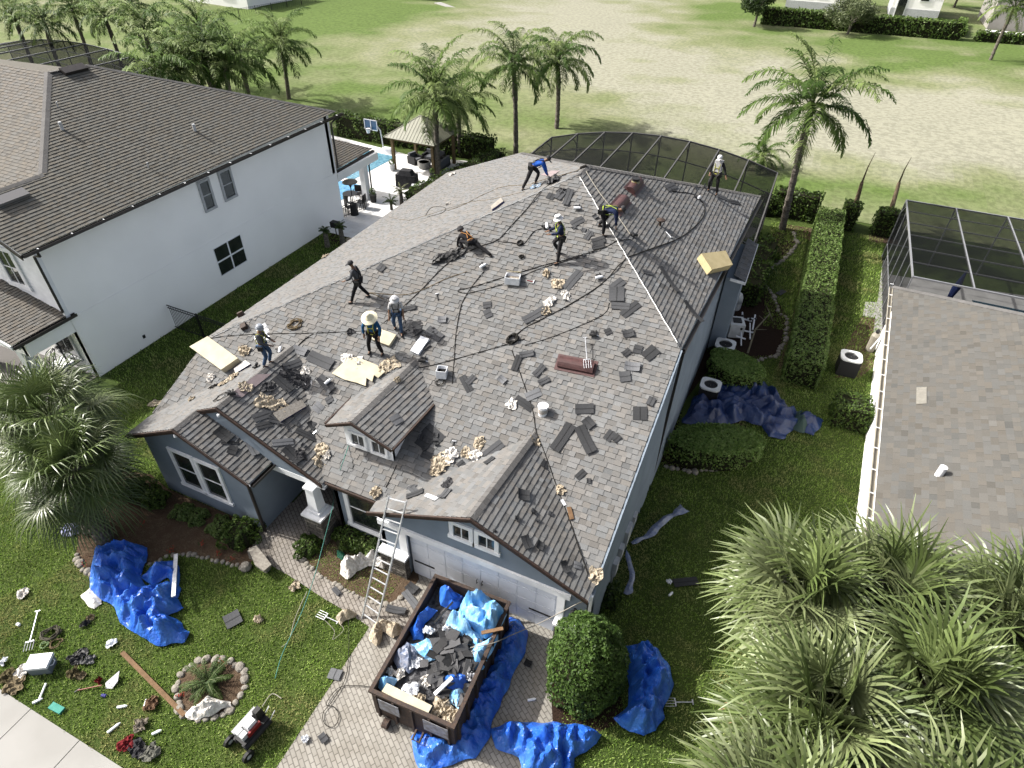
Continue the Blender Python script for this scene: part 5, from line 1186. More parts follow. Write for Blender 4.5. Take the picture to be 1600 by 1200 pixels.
# ================================================================ loose shingles
DK, MD, LT = .062, .10, .21
LS = [
 (866, 704, 893, 664, .34, DK, 'long dark shingle strip, left leg of the upside down V on the front slope'),
 (925, 708, 905, 667, .34, DK, 'long dark shingle strip, right leg of the upside down V on the front slope'),
 (899, 640, 928, 639, .33, DK, 'dark shingle lying level above the upside down V of strips'),
 (914, 655, 926, 668, .3, DK, 'short dark shingle touching the top of the upside down V'),
 (947, 688, 958, 674, .25, DK, 'dark broken shingle, left one of the crossed pair right of the V'),
 (958, 690, 968, 681, .2, DK, 'dark broken shingle, right one of the crossed pair right of the V'),
 (1000, 657, 1000, 636, .42, DK, 'upright dark shingle near the right rake of the roof'),
 (1014, 634, 1020, 622, .22, MD, 'small dark shingle closest to the right rake of the roof'),
 (901, 748, 914, 736, .2, DK, 'dark striped shingle scrap low on the front slope'),
 (917, 752, 923, 752, .16, DK, 'tiny dark square scrap low on the front slope'),
 (883, 452, 907, 424, .32, MD, 'long grey shingle just right of the twisted paper strip'),
 (818, 503, 853, 483, .30, MD, 'long grey shingle under the white paper scraps'),
 (956, 452, 974, 438, .32, MD, 'uppermost shingle of the heap left of the white hip line'),
 (963, 472, 964, 450, .50, MD, 'upright shingle in the heap left of the white hip line'),
 (955, 478, 984, 480, .26, MD, 'level shingle at the foot of the heap left of the white hip line'),
 (972, 494, 998, 474, .30, DK, 'darkest shingle pointing to the white hip line from the heap'),
 (1030, 418, 1058, 458, .20, DK, 'long narrow shingle strip in the middle of the dark right slope'),
 (1068, 472, 1096, 505, .20, DK, 'long narrow shingle strip near the gutter of the dark right slope'),
 (1003, 425, 1018, 428, .2, MD, 'small scrap left of the long strip on the dark right slope'),
 (990, 545, 1003, 548, .3, DK, 'dark shingle, left one of the winged pair below the heap'),
 (1007, 560, 1025, 545, .38, DK, 'dark shingle, right one of the winged pair below the heap'),
 (973, 556, 984, 548, .2, DK, 'small dark triangle of shingle left of the winged pair'),
 (976, 572, 1000, 575, .3, LT, 'light shingle with dark tip below the winged pair'),
 (968, 590, 985, 588, .36, MD, 'dark square shingle below the light one, left of the right rake'),
 (945, 521, 955, 517, .22, DK, 'dark triangular scrap right of the spiked tool on the front slope'),
 (973, 524, 990, 520, .28, DK, 'folded dark scrap above the winged pair of shingles'),
 (803, 580, 812, 556, .22, DK, 'bent shingle leaning up, left of the maroon vent'),
 (812, 556, 834, 552, .22, MD, 'bent shingle top piece, left of the maroon vent'),
 (806, 622, 832, 640, .26, DK, 'dark shingle just left of the open bucket'),
 (822, 622, 845, 612, .3, LT, 'light shingle above the open bucket'),
 (835, 588, 850, 572, .22, MD, 'grey shingle between the rope coil and the maroon vent'),
 (842, 600, 858, 592, .2, MD, 'grey shingle left end of the maroon vent'),
 (722, 588, 735, 612, .24, DK, 'bent grey shingle right of the small white box'),
 (730, 600, 742, 588, .2, MD, 'folded grey shingle right of the small white box'),
 (780, 590, 790, 598, .22, LT, 'pale shingle scrap in the middle of the front slope'),
 (915, 375, 924, 362, .2, MD, 'grey square shingle right of the standing man'),
 (925, 380, 945, 374, .3, DK, 'dark curled shingle, upper one below the bending man'),
 (925, 388, 944, 384, .2, DK, 'dark curled shingle, lower one below the bending man'),
 (893, 352, 912, 342, .3, MD, 'grey shingle scrap above the standing man'),
 (858, 312, 864, 303, .3, DK, 'grey shingle near the ridge, left piece'),
 (870, 312, 880, 300, .3, MD, 'grey shingle near the ridge, middle piece'),
 (883, 322, 892, 298, .24, MD, 'grey shingle near the ridge, right piece'),
 (1040, 296, 1054, 290, .34, MD, 'dark scrap near the back edge of the right slope'),
 (1138, 315, 1155, 318, .25, DK, 'dark scrap near the far corner of the right slope'),
 (1120, 306, 1135, 312, .3, MD, 'grey scrap at the feet of the man by the cage'),
 (592, 424, 600, 415, .3, MD, 'single grey shingle touching the left hip line'),
 (628, 485, 650, 480, .2, DK, 'dark strip beside the man in the white shirt'),
 (644, 508, 656, 522, .34, DK, 'dark shingle behind the man in the white shirt'),
 (655, 528, 668, 545, .30, DK, 'dark shingle above the white sheet'),
 (668, 515, 690, 530, .34, MD, 'grey shingle right of the white sheet'),
 (685, 500, 698, 500, .25, LT, 'pale shingle right of the white shirted man'),
 (755, 478, 768, 476, .25, MD, 'small grey scrap, upper of two on the middle of the slope'),
 (757, 493, 768, 488, .34, MD, 'small grey scrap, lower of two on the middle of the slope'),
 (640, 760, 652, 772, .2, MD, 'grey scrap above the ladder top'),
 (636, 778, 662, 768, .26, DK, 'dark striped shingle right of the ladder top'),
 (640, 766, 648, 758, .3, MD, 'striped shingle above the ladder top'),
 (690, 780, 702, 766, .25, MD, 'grey striped shingle on the garage gable left slope'),
 (752, 718, 785, 692, .3, MD, 'long curled grey shingle in the valley behind the garage gable'),
 (758, 726, 772, 716, .2, DK, 'dark shingle end lying under the long curled one'),
 (716, 730, 726, 722, .22, DK, 'dark scrap beside the torn paper in the valley'),
 (654, 685, 672, 697, .4, DK, 'dark square in the shade of the dormer, upper'),
 (665, 668, 690, 690, .4, .07, 'largest dark square in the shade of the dormer'),
 (660, 708, 676, 716, .24, DK, 'dark scrap low in the shade of the dormer'),
 (612, 660, 626, 652, .34, LT, 'pale shingle lying on the dormer right slope'),
 (848, 732, 852, 722, .2, DK, 'small dark piece high on the garage right slope'),
 (808, 772, 826, 776, .34, .06, 'black folded piece high on the garage right slope'),
 (818, 838, 826, 858, .26, DK, 'dark folded scrap near the garage rake'),
 (838, 850, 848, 856, .25, DK, 'dark square scrap right of the folded one near the garage rake'),
 (878, 878, 886, 896, .2, DK, 'dark upright scrap near the right corner of the garage rake'),
 (896, 882, 908, 886, .2, LT, 'pale curled scrap near the right corner of the garage rake'),
 (338, 672, 360, 688, .36, DK, 'dark striped shingle on the low left gable, upper'),
 (345, 692, 372, 692, .12, DK, 'thin dark strip on the low left gable'),
 (356, 702, 370, 706, .3, DK, 'dark striped square on the low left gable, lower'),
 (360, 690, 368, 680, .3, LT, 'pale shingle on the low left gable'),
 (388, 690, 400, 712, .25, LT, 'pale shingle at the entry valley of the upper left gable'),
 (445, 700, 468, 722, .34, DK, 'large dark shingle above the entry roof edge'),
 (425, 693, 458, 690, .24, LT, 'pale curled shingle above the entry roof edge'),
 (395, 655, 440, 640, .3, MD, 'curved grey sheet under the open carton'),
 (400, 668, 425, 662, .22, DK, 'broken dark piece left of the open carton'),
 (420, 655, 445, 660, .25, MD, 'broken grey piece below the open carton'),
 (462, 672, 500, 690, .22, DK, 'long dark strip between the carton and the dormer'),
 (482, 660, 492, 672, .2, DK, 'dark scrap between the carton and the dormer'),
 (492, 632, 503, 642, .32, LT, 'pale shingle with a shaded fold near the dormer left slope'),
 (430, 590, 455, 612, .34, .07, 'black sheet standing behind the open carton'),
 (442, 575, 470, 566, .28, MD, 'grey shingle beside the left worker shadow'),
 (484, 556, 520, 572, .42, MD, 'grey film covered shingle between the cream board and the upper gable'),
 (500, 590, 520, 612, .3, MD, 'grey shingle left of the big cream board'),
 (458, 545, 480, 552, .3, LT, 'pale broken shingle above the upper gable ridge'),
 (340, 600, 352, 592, .25, LT, 'pale scrap near the ridge of the upper left gable'),
 (510, 628, 520, 622, .25, MD, 'grey striped scrap left of the dormer peak'),
]
for s in LS: shingle_piece(*s[:4], s[4], s[5], s[6], RN_)
for i, (u, v, s, e) in enumerate([(455, 588, .3, 1.8), (420, 605, .22, 1.2), (475, 600, .26, 1.4), (442, 640, .2, 1.3), (640, 512, .28, 1.5), (676, 520, .2, 1.0), (548, 520, .16, 1.0), (880, 300, .2, 1.3), (700, 755, .16, 1.5), (468, 712, .2, 1.2)]):
    scrap(u, v, s, mat('black_felt', (.035, .035, .038), .85, .2, ns=9, ncol=(.08, .08, .085)), ['long black felt scrap behind the open carton', 'black felt scrap beside the twisted paper', 'black felt scrap in the shadow of the helmeted man', 'small black felt scrap under the open carton', 'black felt scrap behind the white shirted man', 'black felt lump right of the white sheet stack', 'black lump left of the straw hat man', 'black felt scrap near the roof peak', 'thin black felt scrap above the ladder', 'black felt scrap above the entry roof'][i], 900+i, name='felt_scrap', cat='felt scrap', group='black felt scraps on the roof', h=.09, elong=e, rot=i)
for i in range(46):       # tiny scraps nothing tells apart
    cu, cv, su, sv = [(455, 660, 45, 28), (820, 800, 42, 32), (430, 640, 50, 25), (675, 700, 20, 20), (1100, 300, 50, 12), (930, 360, 30, 30)][i % 6]
    u, v = RN_.gauss(cu, su*.6), RN_.gauss(cv, sv*.6); a = RN_.uniform(0, 6.3)
    if i % 6 == 1: u = min(u, 868)
    shingle_piece(u, v, u+math.cos(a)*7, v+math.sin(a)*6, RN_.uniform(.07, .18), RN_.choice([DK, MD]), 'tiny broken shingle scrap among the roof debris', RN_, group='tiny shingle scraps on the roof')
gs = 'shingle pieces fallen on the ground'
for (a, b, c, d, w_, t, lab) in [(520, 1062, 527, 1046, .36, LT, 'pale striped shingle on the lawn beside the driveway edge'), (352, 975, 376, 962, .5, MD, 'folded grey shingles on the shaded lawn'), (604, 951, 634, 957, .24, MD, 'grey shingle on the pavers left of the dumpster'), (632, 925, 652, 950, .24, LT, 'pale shingle near the far left corner of the dumpster'), (521, 919, 531, 930, .16, MD, 'small grey shingle on the walkway'), (500, 1158, 510, 1150, .25, MD, 'grey triangular shingle on the driveway'), (1052, 912, 1090, 908, .3, DK, 'dark shingle lying on the shaded right lawn'), (820, 1035, 830, 1040, .2, .05, 'dark triangle on the shaded driveway'), (1215, 461, 1225, 455, .3, MD, 'grey shingle on the lawn by the long hedge'), (637, 915, 651, 925, .3, DK, 'dark striped shingle by the bed corner near the dumpster')]:
    shingle_piece(a, b, c, d, w_, t, lab, RN_, group=gs, surf=gnd)

# ================================================================ roof tools and materials
def vent(u1, v1, u2, v2, w_, label):
    a, n = hit(u1, v1); b, n2 = hit(u2, v2); d = b-a; x = d.normalized(); y = n.cross(x); c = (a+b)/2; th = thing('ridge_vent', c, label, 'roof vent', 'maroon roof vents')
    q = MB(); k = 6; vs = []
    for p in (a, b):
        for i in range(k+1):
            f = i/k; vs.append(p+y*(f-.5)*w_+n*(.10+.10*math.sin(math.pi*f)))
    q.add(vs, [(i, i+1, k+2+i, k+1+i) for i in range(k)]); 
    for s in (-1, 1): q.slab([a+y*s*w_/2+n*.1, b+y*s*w_/2+n*.1, b+y*s*w_/2*.9+n*.0, a+y*s*w_/2*.9+n*.0], .01)
    q.add([vs[i] for i in range(k+1)]+[a+y*w_/2*.9, a-y*w_/2*.9], [tuple(range(k+1))+(k+1, k+2)]); q.add([vs[k+1+i] for i in range(k+1)]+[b+y*w_/2*.9, b-y*w_/2*.9], [tuple(reversed(range(k+1)))+(k+2, k+1)])
    q.build('cover', M_maroon, th); q = MB(); q.slab([a-x*.08-y*(w_/2+.1)+n*.02, b+x*.08-y*(w_/2+.1)+n*.02, b+x*.08+y*(w_/2+.1)+n*.02, a-x*.08+y*(w_/2+.1)+n*.02], .012, n=n); q.build('flange', M_maroon, th); return th
vent(873, 566, 928, 577, .38, 'maroon metal roof vent lying on the front slope with a spiked tool on it')
vent(960, 330, 976, 312, .40, 'maroon roof vent on the right slope beside the bending man')
vent(984, 300, 998, 284, .40, 'maroon roof vent on the right slope under the yellow label bucket')
def fork(u1, v1, u2, v2, label, surf=None, m=M_steel, hm=None, lift=.04, name='garden_fork', z2=None):
    a, n = surf(u1, v1) if surf else hit(u1, v1); b, _ = surf(u2, v2) if surf else hit(u2, v2)
    a = a+n*lift; b = b+n*lift; d = (b-a).normalized(); y = n.cross(d); th = thing(name, (a+b)/2, label, 'garden fork')
    q = MB(); q.tube([a, b-d*.30], .017, 6); q.bar(a-y*.07, a+y*.07, .03); q.build('shaft', hm or m, th); q = MB(); q.bar(b-d*.3-y*.11, b-d*.3+y*.11, .03)
    for i in range(4): s = (i-1.5)/1.5*.11; q.tube([b-d*.3+y*s, b+y*s], .010, 5)
    q.build('tines', m, th); return th
fork(915, 533, 919, 580, 'grey shingle fork leaning on the maroon vent of the front slope', lift=.22)
fork(60, 956, 44, 1018, 'steel fork lying on the lawn left of the rope coils', surf=gnd)
fork(1082, 1098, 1038, 1098, 'steel fork lying on the shaded lawn right of the blue tarp', surf=gnd)
fork(528, 973, 497, 959, 'pale fork lying at the lawn edge beside the walkway', surf=gnd, m=M_steel)
def bucket(u, v, label, m, h=.38, r_=.16, band=None, surf=None, inner=M_dark):
    a, n = surf(u, v) if surf else hit(u, v); th = thing('bucket', a, label, 'bucket'); z0 = a-Vector((0, 0, .05)); q = MB()
    q.lathe(z0, [(r_*.86, 0), (r_*.9, .1), (r_, h), (r_*1.06, h), (r_*1.06, h-.03), (r_, h-.03)], 18); q.lathe(z0, [(r_*.95, h), (r_*.9, h*.4)], 18); q.build('body', m, th)
    q = MB(); q.lathe(z0+Vector((0, 0, h*.8)), [(0.001, 0), (r_*.93, 0)], 16); q.build('tar', inner, th)
    q = MB(); q.lathe(z0+Vector((0, 0, h*.35)), [(r_*.955+.003, 0), (r_*.99+.003, h*.4)], 18); q.build('label_band', band or m, th)
    q = MB(); q.tube([z0+Vector((r_*math.cos(t), 0, h-.04-.16*math.sin(t))) for t in np.linspace(0, math.pi, 9)], .006, 4); q.build('handle', M_steel, th)
M_yel = mat('yellow_label', (.55, .45, .06), .6, .3, ns=14, ncol=(.5, .5, .45)); M_wl = mat('white_label', (.72, .71, .68), .6, .3, ns=16, ncol=(.5, .2, .05), nlo=.5, nhi=.7)
bucket(848, 646, 'open white bucket of black tar standing on the front slope', M_plastic_w, band=M_wl)
bucket(992, 291, 'black bucket with yellow label standing on the maroon vent', M_blackp, band=M_yel)
def board(px4, label, m, th_=.10, lift=.02, name='foam_board', group=None, surfz=None):
    m_, n = hit(sum(p[0] for p in px4)/4, sum(p[1] for p in px4)/4); P = [PLN(*p, m_, n) for p in px4]; q = MB(); q.slab([p+n*lift for p in P], th_, n=n); o = q.build(name, m); return tag(o, label, 'board', group)
board([(303, 547), (331, 531), (378, 565), (352, 583)], 'large cream rigid board near the left rake of the roof', M_foam, th_=.25)
board([(1088, 405), (1126, 400), (1137, 422), (1104, 430)], 'tan rigid board lying near the gutter of the right slope', M_tanboard, th_=.28)
def flap(px, label, m, name, th_=.02, seed=1, amp=.05, cat='board', lift=.03):
    m_, n = hit(sum(p[0] for p in px)/len(px), sum(p[1] for p in px)/len(px)); P = [PLN(*p, m_, n) for p in px]; q = MB(); rnd = random.Random(seed); q.slab([p+n*(lift+rnd.uniform(0, amp)) for p in P], th_, n=n); o = q.build(name, m); return tag(o, label, cat)
flap([(520, 585), (545, 562), (560, 560), (575, 566), (590, 572), (603, 582), (592, 592), (586, 588), (583, 598), (574, 592), (573, 605), (560, 600), (540, 595)], 'big torn cream board with a spiky broken edge above the dormer', M_foam, 'torn_board', .05, 3, .03)
def carton(px4, h, label, m, stripe=None, name='shingle_bundle', lift=.02):
    m_, n = hit(sum(p[0] for p in px4)/4, sum(p[1] for p in px4)/4); P = [PLN(*p, m_, n) for p in px4]; th = thing(name, P[0], label, 'bundle'); q = MB(); q.slab([p+n*lift for p in P], h, n=n); o = q.build('wrapper', m, th)
    if stripe:
        q = MB(); e = (P[1]-P[0]); o2 = e.cross(n).normalized(); c = sum(P, Vector())/4
        if (P[0]-c).dot(o2) < 0: o2 = -o2
        q.slab([P[0]+n*(lift+.02)+o2*.004, P[1]+n*(lift+.02)+o2*.004, P[1]+n*(lift+h-.02)+o2*.004, P[0]+n*(lift+h-.02)+o2*.004], .003, n=o2); q.build('stripe', stripe, th)
    return th
M_violet = mat('violet_print', (.05, .05, .28), .6, .3); M_pap2 = mat('dirty_wrapper', (.50, .47, .42), .8, .2, ns=18, ncol=(.32, .29, .25))
carton([(438, 661), (478, 637), (470, 627), (426, 648)], .09, 'wrapped shingle bundle with blue stripe left of the dormer', M_pap2, M_violet)
carton([(770, 331), (788, 318), (784, 312), (768, 326)], .08, 'slim wrapped bundle on the bright left slope', M_pap2, M_violet)
carton([(581, 532), (610, 543), (621, 526), (592, 515)], .12, 'open shingle bundle in front of the straw hat man', M_foam, None)
carton([(643, 550), (655, 556), (672, 532), (659, 527)], .10, 'white wrapped sheet stack right of the straw hat man', M_plastic_w, None)
carton([(371, 585), (394, 571), (386, 565), (368, 578)], .10, 'small white wrapped bundle beside the pink strip on the left gable', M_paperw, M_violet)
q = MB(); pp_ = [hit(*p)[0]+Vector((0, 0, .03)) for p in [(378, 622), (422, 588), (402, 584), (362, 615)]]
flap([(378, 622), (424, 585), (400, 586), (358, 618)], 'pale pink underlayment strip along the upper left gable ridge', mat('pink_strip', (.42, .34, .35), .9, .1, ns=8, ncol=(.36, .3, .3)), 'underlayment_strip', .006, 4, .0, cat='strip', lift=.035)
def openbox(u, v, dims, label, m, rot=0.0, inner=M_dark, name='open_box'):
    a, n = hit(u, v); th = thing(name, a, label, 'box'); T = Matrix.Translation(a+Vector((0, 0, .02))) @ Matrix.Rotation(rot, 4, 'Z'); w_, d_, h = dims; q = MB(); t = .015
    for (cx, cy, sx, sy) in ((0, -d_/2, w_, t), (0, d_/2, w_, t), (-w_/2, 0, t, d_), (w_/2, 0, t, d_)): q.box(T @ Vector((cx, cy, h/2)), (sx, sy, h), rz=rot)
    q.box(T @ Vector((0, 0, .01)), (w_, d_, .02), rz=rot); q.build('walls', m, th); q = MB(); q.box(T @ Vector((0, 0, h*.55)), (w_*.9, d_*.9, .02), rz=rot); q.build('contents', inner, th); return th, T
openbox(691, 588, (.32, .32, .30), 'small white open box standing by the dormer roof end', M_plastic_w, .3)
th, T = openbox(801, 442, (.5, .36, .26), 'white and tan open box in the middle of the front slope', M_plastic_w, .25, inner=mat('coil_nails', (.5, .45, .38), .6, .3, ns=20, ncol=(.3, .25, .2)))
q = MB(); q.box(T @ Vector((0, .24, .30)), (.5, .16, .012), M=Matrix.Rotation(.25, 4, 'Z') @ Matrix.Rotation(-.5, 4, 'X')); q.build('flap', M_tanboard, th)
def nailgun(u, v, label, rot=0.0, dark=False, group='nail guns and small tools on the roof'):
    a, n = hit(u, v); th = thing('nail_gun', a, label, 'nail gun', group); T = Matrix.Translation(a) @ frameN(n, (math.cos(rot), math.sin(rot), 0)); m1 = M_blackp if dark else M_plastic_w
    def P(x, y, z): return T @ Vector((x, y, z))
    q = MB(); q.tube([P(-.14, 0, .12), P(.0, 0, .12), P(.1, 0, .11)], [.05, .055, .045], 8); q.build('barrel', m1, th)
    q = MB(); q.tube([P(.02, 0, .10), P(.04, .13, .07), P(.05, .2, .06)], [.028, .026, .03], 6); q.build('grip', M_blackp, th)
    q = MB(); q.lathe(P(-.06, .08, .02), [(.07, 0), (.075, .03), (.07, .09), (.02, .1)], 10); q.build('magazine', M_blackp, th)
    q = MB(); q.tube([P(.1, 0, .11), P(.17, 0, .06)], .016, 5); q.build('nose', M_steel, th)
nailgun(756, 418, 'white nail gun below the crouching worker', 1.0)
nailgun(903, 328, 'white nail gun with hose above the standing man', .3)
nailgun(855, 355, 'white nail gun left of the standing man', 2.0)
nailgun(937, 436, 'white and black nail gun left of the white hip line', .6)
nailgun(928, 526, 'black nail gun above the maroon vent', .2, True)
nailgun(1090, 311, 'cream tool with a hose near the top of the right slope', 1.4)
nailgun(362, 618, 'black nail gun near the ridge of the upper left gable', .8, True)
nailgun(404, 573, 'black tool lying left of the first standing worker', 2.4, True)
nailgun(440, 548, 'white handled tool lying beside the rope knot', 1.9)
nailgun(662, 566, 'black tool near the top end of the dormer roof', .3, True)
nailgun(515, 598, 'grey tool in the long worker shadow', 1.2)
nailgun(990, 371, 'dark tool heap at the end of the tan rope on the right slope', .9, True)
def hammer(u1, v1, u2, v2, label, m=M_blackp, name='hammer'):
    a, n = hit(u1, v1); b, _ = hit(u2, v2); a = a+n*.03; b = b+n*.03; d = (b-a).normalized(); y = n.cross(d); th = thing(name, (a+b)/2, label, 'hammer', 'small hand tools on the roof')
    q = MB(); q.tube([a, b], .016, 6); q.build('handle', m, th); q = MB(); q.bar(a-y*.07, a+y*.07, .035); q.build('head', M_steel, th)
hammer(683, 460, 685, 470, 'small upright metal pipe or tool in the middle of the slope'); hammer(834, 441, 824, 439, 'red handled hammer right of the open white box', mat('red_handle', (.25, .02, .02), .5, .3))
hammer(493, 676, 503, 686, 'black hammer left of the dormer window'); hammer(710, 690, 708, 700, 'bent black bar right of the dormer shade'); hammer(1048, 372, 1040, 363, 'white knife at the base of the round vent on the right slope', M_plastic_w, 'knife')
q = MB(); a, n = hit(1031, 353); q.tube([a-Vector((0, 0, .1)), a+Vector((0, 0, .22))], .05, 8); q.lathe(a+Vector((0, 0, .2)), [(.10, 0), (.17, .02), (.17, .06), (.02, .12)], 12); tag(q.build('round_vent', M_rust), 'round rusty vent cap standing on the right slope', 'roof vent')
for (u, v, lab) in ((383, 512, 'small dark square vent at the left rake edge of the roof'), (378, 494, 'dark round vent on the bright left slope near its lower edge')):
    a, n = hit(u, v); q = MB(); q.box(a+n*.08, (.24, .24, .2), M=frameN(n), taper=.85); tag(q.build('roof_vent', M_rust), lab, 'roof vent')
# boards and sticks
q = MB(); a, n = hit(889, 793); b, _ = hit(894, 812); q.bar(a+n*.05, b+n*.05, .12, .05); tag(q.build('wood_block', M_wood), 'short tan wood block lying at the garage valley', 'wood block')
q = MB(); a, n = hit(878, 781); b, _ = hit(883, 790); q.bar(a+n*.03, b+n*.03, .08, .02); tag(q.build('white_tube', M_plastic_w), 'small white tube above the wood block at the garage valley', 'tube')
q = MB(); a, n = hit(666, 774); b, _ = hit(683, 781); q.bar(a+n*.03, b+n*.03, .13, .015); tag(q.build('white_strip', M_plastic_w), 'white rectangular strip on the garage gable left slope', 'strip')
# torn paper clumps
PS = [(838, 690, .2, 0, 'torn tan paper at the top end of the garage ridge'), (876, 766, .16, 0, 'torn paper tuck halfway down the garage valley'), (930, 902, .26, 0, 'tan wrapper bundle at the lower right roof corner'), (935, 915, .14, 1, 'white scrap just under the wrapper at the lower right roof corner'), (690, 722, .34, 0, 'long tan paper clump beside the dormer shade'), (704, 712, .26, 1, 'white and tan paper clump right of the dormer shade'), (683, 736, .2, 0, 'lowest tan paper clump in the valley'), (742, 712, .24, 1, 'white crumpled wrapper in the garage valley'), (750, 692, .2, 0, 'pink tan crumpled wrapper in the garage valley'),
      (728, 708, .16, 0, 'small tan wrapper left of the white one in the garage valley'), (500, 705, .28, 0, 'tan paper clump above the entry, upper'), (498, 722, .22, 0, 'tan paper clump above the entry, lower'), (512, 712, .12, 1, 'white wrapper corner right of the entry paper clump'), (590, 770, .2, 0, 'torn paper hanging at the eave left of the ladder'), (580, 785, .16, 0, 'torn strip hanging off the eave corner by the ladder'), (436, 636, .34, 0, 'open tan carton with dark hollow left of the wrapped bundle'), (412, 628, .3, 0, 'twisted white and tan paper on the upper left gable'), (384, 606, .24, 0, 'pale yellow wrapper clump beside the pink strip'), (365, 590, .22, 0, 'cream crumpled wrapper between the cream board and the pink strip'), (350, 600, .2, 0, 'tan scraps on the left gable slope'),
      (300, 625, .14, 0, 'orange brown scrap on the left gable slope'), (240, 632, .2, 0, 'paper scrap at the left rake corner of the roof'), (478, 580, .18, 1, 'white wrapper left of the big torn board'), (560, 568, .25, 1, 'white and violet wrapper behind the straw hat man feet'), (545, 560, .2, 1, 'white wrapper left of the straw hat man feet'), (612, 570, .3, 0, 'tan torn strip right of the big torn board'), (598, 578, .22, 0, 'grey torn paper at the corner of the big torn board'), (855, 428, .14, 0, 'upper end of the twisted paper strip on the front slope'), (872, 444, .22, 0, 'middle of the twisted paper strip on the front slope'), (884, 462, .18, 1, 'lower end of the twisted paper strip with blue print'), (859, 472, .18, 1, 'white crumpled wrapper on the long grey shingle'), (853, 487, .16, 0, 'tan knotted wrapper on the long grey shingle'), (800, 632, .2, 1, 'white torn wrapper left of the open bucket'),
      (383, 548, .2, 0, 'brown paper wad at the corner of the large cream board'), (700, 320, .12, 1, 'white scrap on the bright left slope'), (545, 375, .2, 0, 'tan scrap at the left eave near the cycads'), (508, 402, .14, 0, 'tan scrap at the left eave edge, third from the back'), (462, 432, .1, 0, 'tiny tan scrap at the left eave edge near the front'), (708, 273, .2, 1, 'pale scrap at the far left eave by the low hedge'), (1106, 470, .12, 0, 'pale scrap caught in the gutter of the right slope'), (570, 262+305, .1, 1, 'small violet printed scrap beside the straw hat man'), (330, 590, .18, 1, 'silvery film scraps below the large cream board'), (410, 520, .3, 2, 'silvery clear film left of the rope knot'), (476, 600, .3, 2, 'silvery clear film beside the left gable shadow'), (620, 595, .12, 0, 'tan crumb at the dormer left slope top')]
for i, (u, v, s, k, lab) in enumerate(PS):
    scrap(u, v, s, [M_paper, M_paperw, mat('clear_film', (.50, .52, .56), .25, .6, ns=20, ncol=(.25, .26, .28))][k], lab, 300+i, h=.13 if k < 2 else .03, elong=1.4 if i % 3 == 0 else 1.0, rot=i*1.7, group='torn paper and wrapper scraps on the roof')
# ropes and hoses on the roof
rope([(1050, 300), (1085, 305), (1100, 325), (1094, 345), (1062, 372), (1010, 392), (973, 410), (950, 435), (925, 455), (880, 482), (845, 500), (822, 512), (805, 525)], 'black air hose curving from the right slope across the white hip line', r=.02, name='air_hose', cat='hose')
rope([(905, 268), (880, 275), (845, 300), (825, 325), (800, 352), (778, 375), (745, 388), (700, 412), (660, 452), (630, 480), (600, 505)], 'long dark safety rope from the ridge down past the crouching worker', r=.016)
rope([(778, 378), (800, 380), (818, 382), (835, 362), (856, 356)], 'dark hose joining the white nail gun left of the standing man', r=.016, name='air_hose', cat='hose')
rope([(720, 452), (735, 450), (800, 430), (850, 415), (900, 402), (950, 385), (985, 375)], 'dark double rope running right toward the tool heap, upper strand', r=.017)
rope([(720, 452), (716, 456), (735, 458), (790, 443), (845, 420), (905, 403)], 'looped dark rope end below the crouching worker, lower strand', r=.015)
rope([(756, 425), (740, 445), (722, 475), (713, 520), (710, 560), (707, 600)], 'thin black hose hanging down the middle of the front slope', r=.015, name='air_hose', cat='hose')
rope([(820, 530), (770, 545), (710, 562), (672, 572), (655, 575)], 'dark rope from the coil to the top of the dormer', r=.015)
rope([(820, 540), (860, 528), (910, 508), (945, 490), (952, 474)], 'dark rope from the coil up toward the shingle heap', r=.013)
rope([(800, 548), (815, 590), (832, 640), (838, 675), (850, 705), (868, 755), (888, 810), (905, 860), (918, 898)], 'black rope running down the garage valley to the corner', r=.016)
rope([(915, 268), (935, 300), (962, 335), (985, 368)], 'tan taut rope on the right slope ending at the tool heap', M_ropew, .018)
rope([(912, 262), (895, 270), (862, 278), (830, 288)], 'yellowish rope from the ridge to the blue shirted worker', M_ropet, .015)
rope([(830, 290), (790, 292), (760, 303), (722, 322), (700, 330)], 'yellowish rope lying across the bright left slope', M_ropet, .012)
rope([(820, 300), (770, 312), (730, 318), (640, 345), (560, 365)], 'thin brown cord along the bright left slope', M_ropet, .008, name='cord')
rope([(665, 338), (675, 325), (695, 325), (692, 333), (668, 340)], 'narrow black loop lying on the bright left slope', r=.014, name='strap')
rope([(325, 530), (360, 525), (420, 522), (485, 521), (560, 518), (600, 515)], 'dark rope stretched behind the straw hat man', r=.013)
rope([(600, 468), (585, 460), (580, 458), (640, 460), (700, 435), (730, 425)], 'pale rope trailing behind the walking worker', M_ropet, .012)
rope([(462, 545), (475, 532), (490, 522)], 'short black hose near the white handled tool', r=.02, name='air_hose', cat='hose')
rope([(545, 697), (532, 735), (523, 762), (520, 790, 2.0), (505, 850, 1.0), (490, 905, .7), (470, 960, .4), (442, 1020, .2), (430, 1060, .05)], 'thin green safety line running from the dormer down to the lawn', M_ropeg, .012, name='safety_line', z=1)
rope([(620, 727), (612, 745), (603, 762)], 'short black cord at the eave between the dormer and the garage gable', r=.014, name='cord')
coil(801, 531, .22, 6, 'tangled dark rope coil in the middle of the front slope', seed=4)
coil(461, 508, .26, 4, 'knotted tan rope heap above the left gable', M_ropet, .018, seed=5, jit=.3)
coil(813, 381, .13, 3, 'small knot where the dark hoses meet', seed=6)
coil(815, 402, .10, 3, 'small rope bight hanging below the hose knot', seed=7)
coil(912, 263, .16, 4, 'rope and anchor tangle on the roof peak', M_rope, .014, seed=8)
coil(688, 598, .17, 3, 'thin cable loop right of the dormer end', seed=9, r=.009)
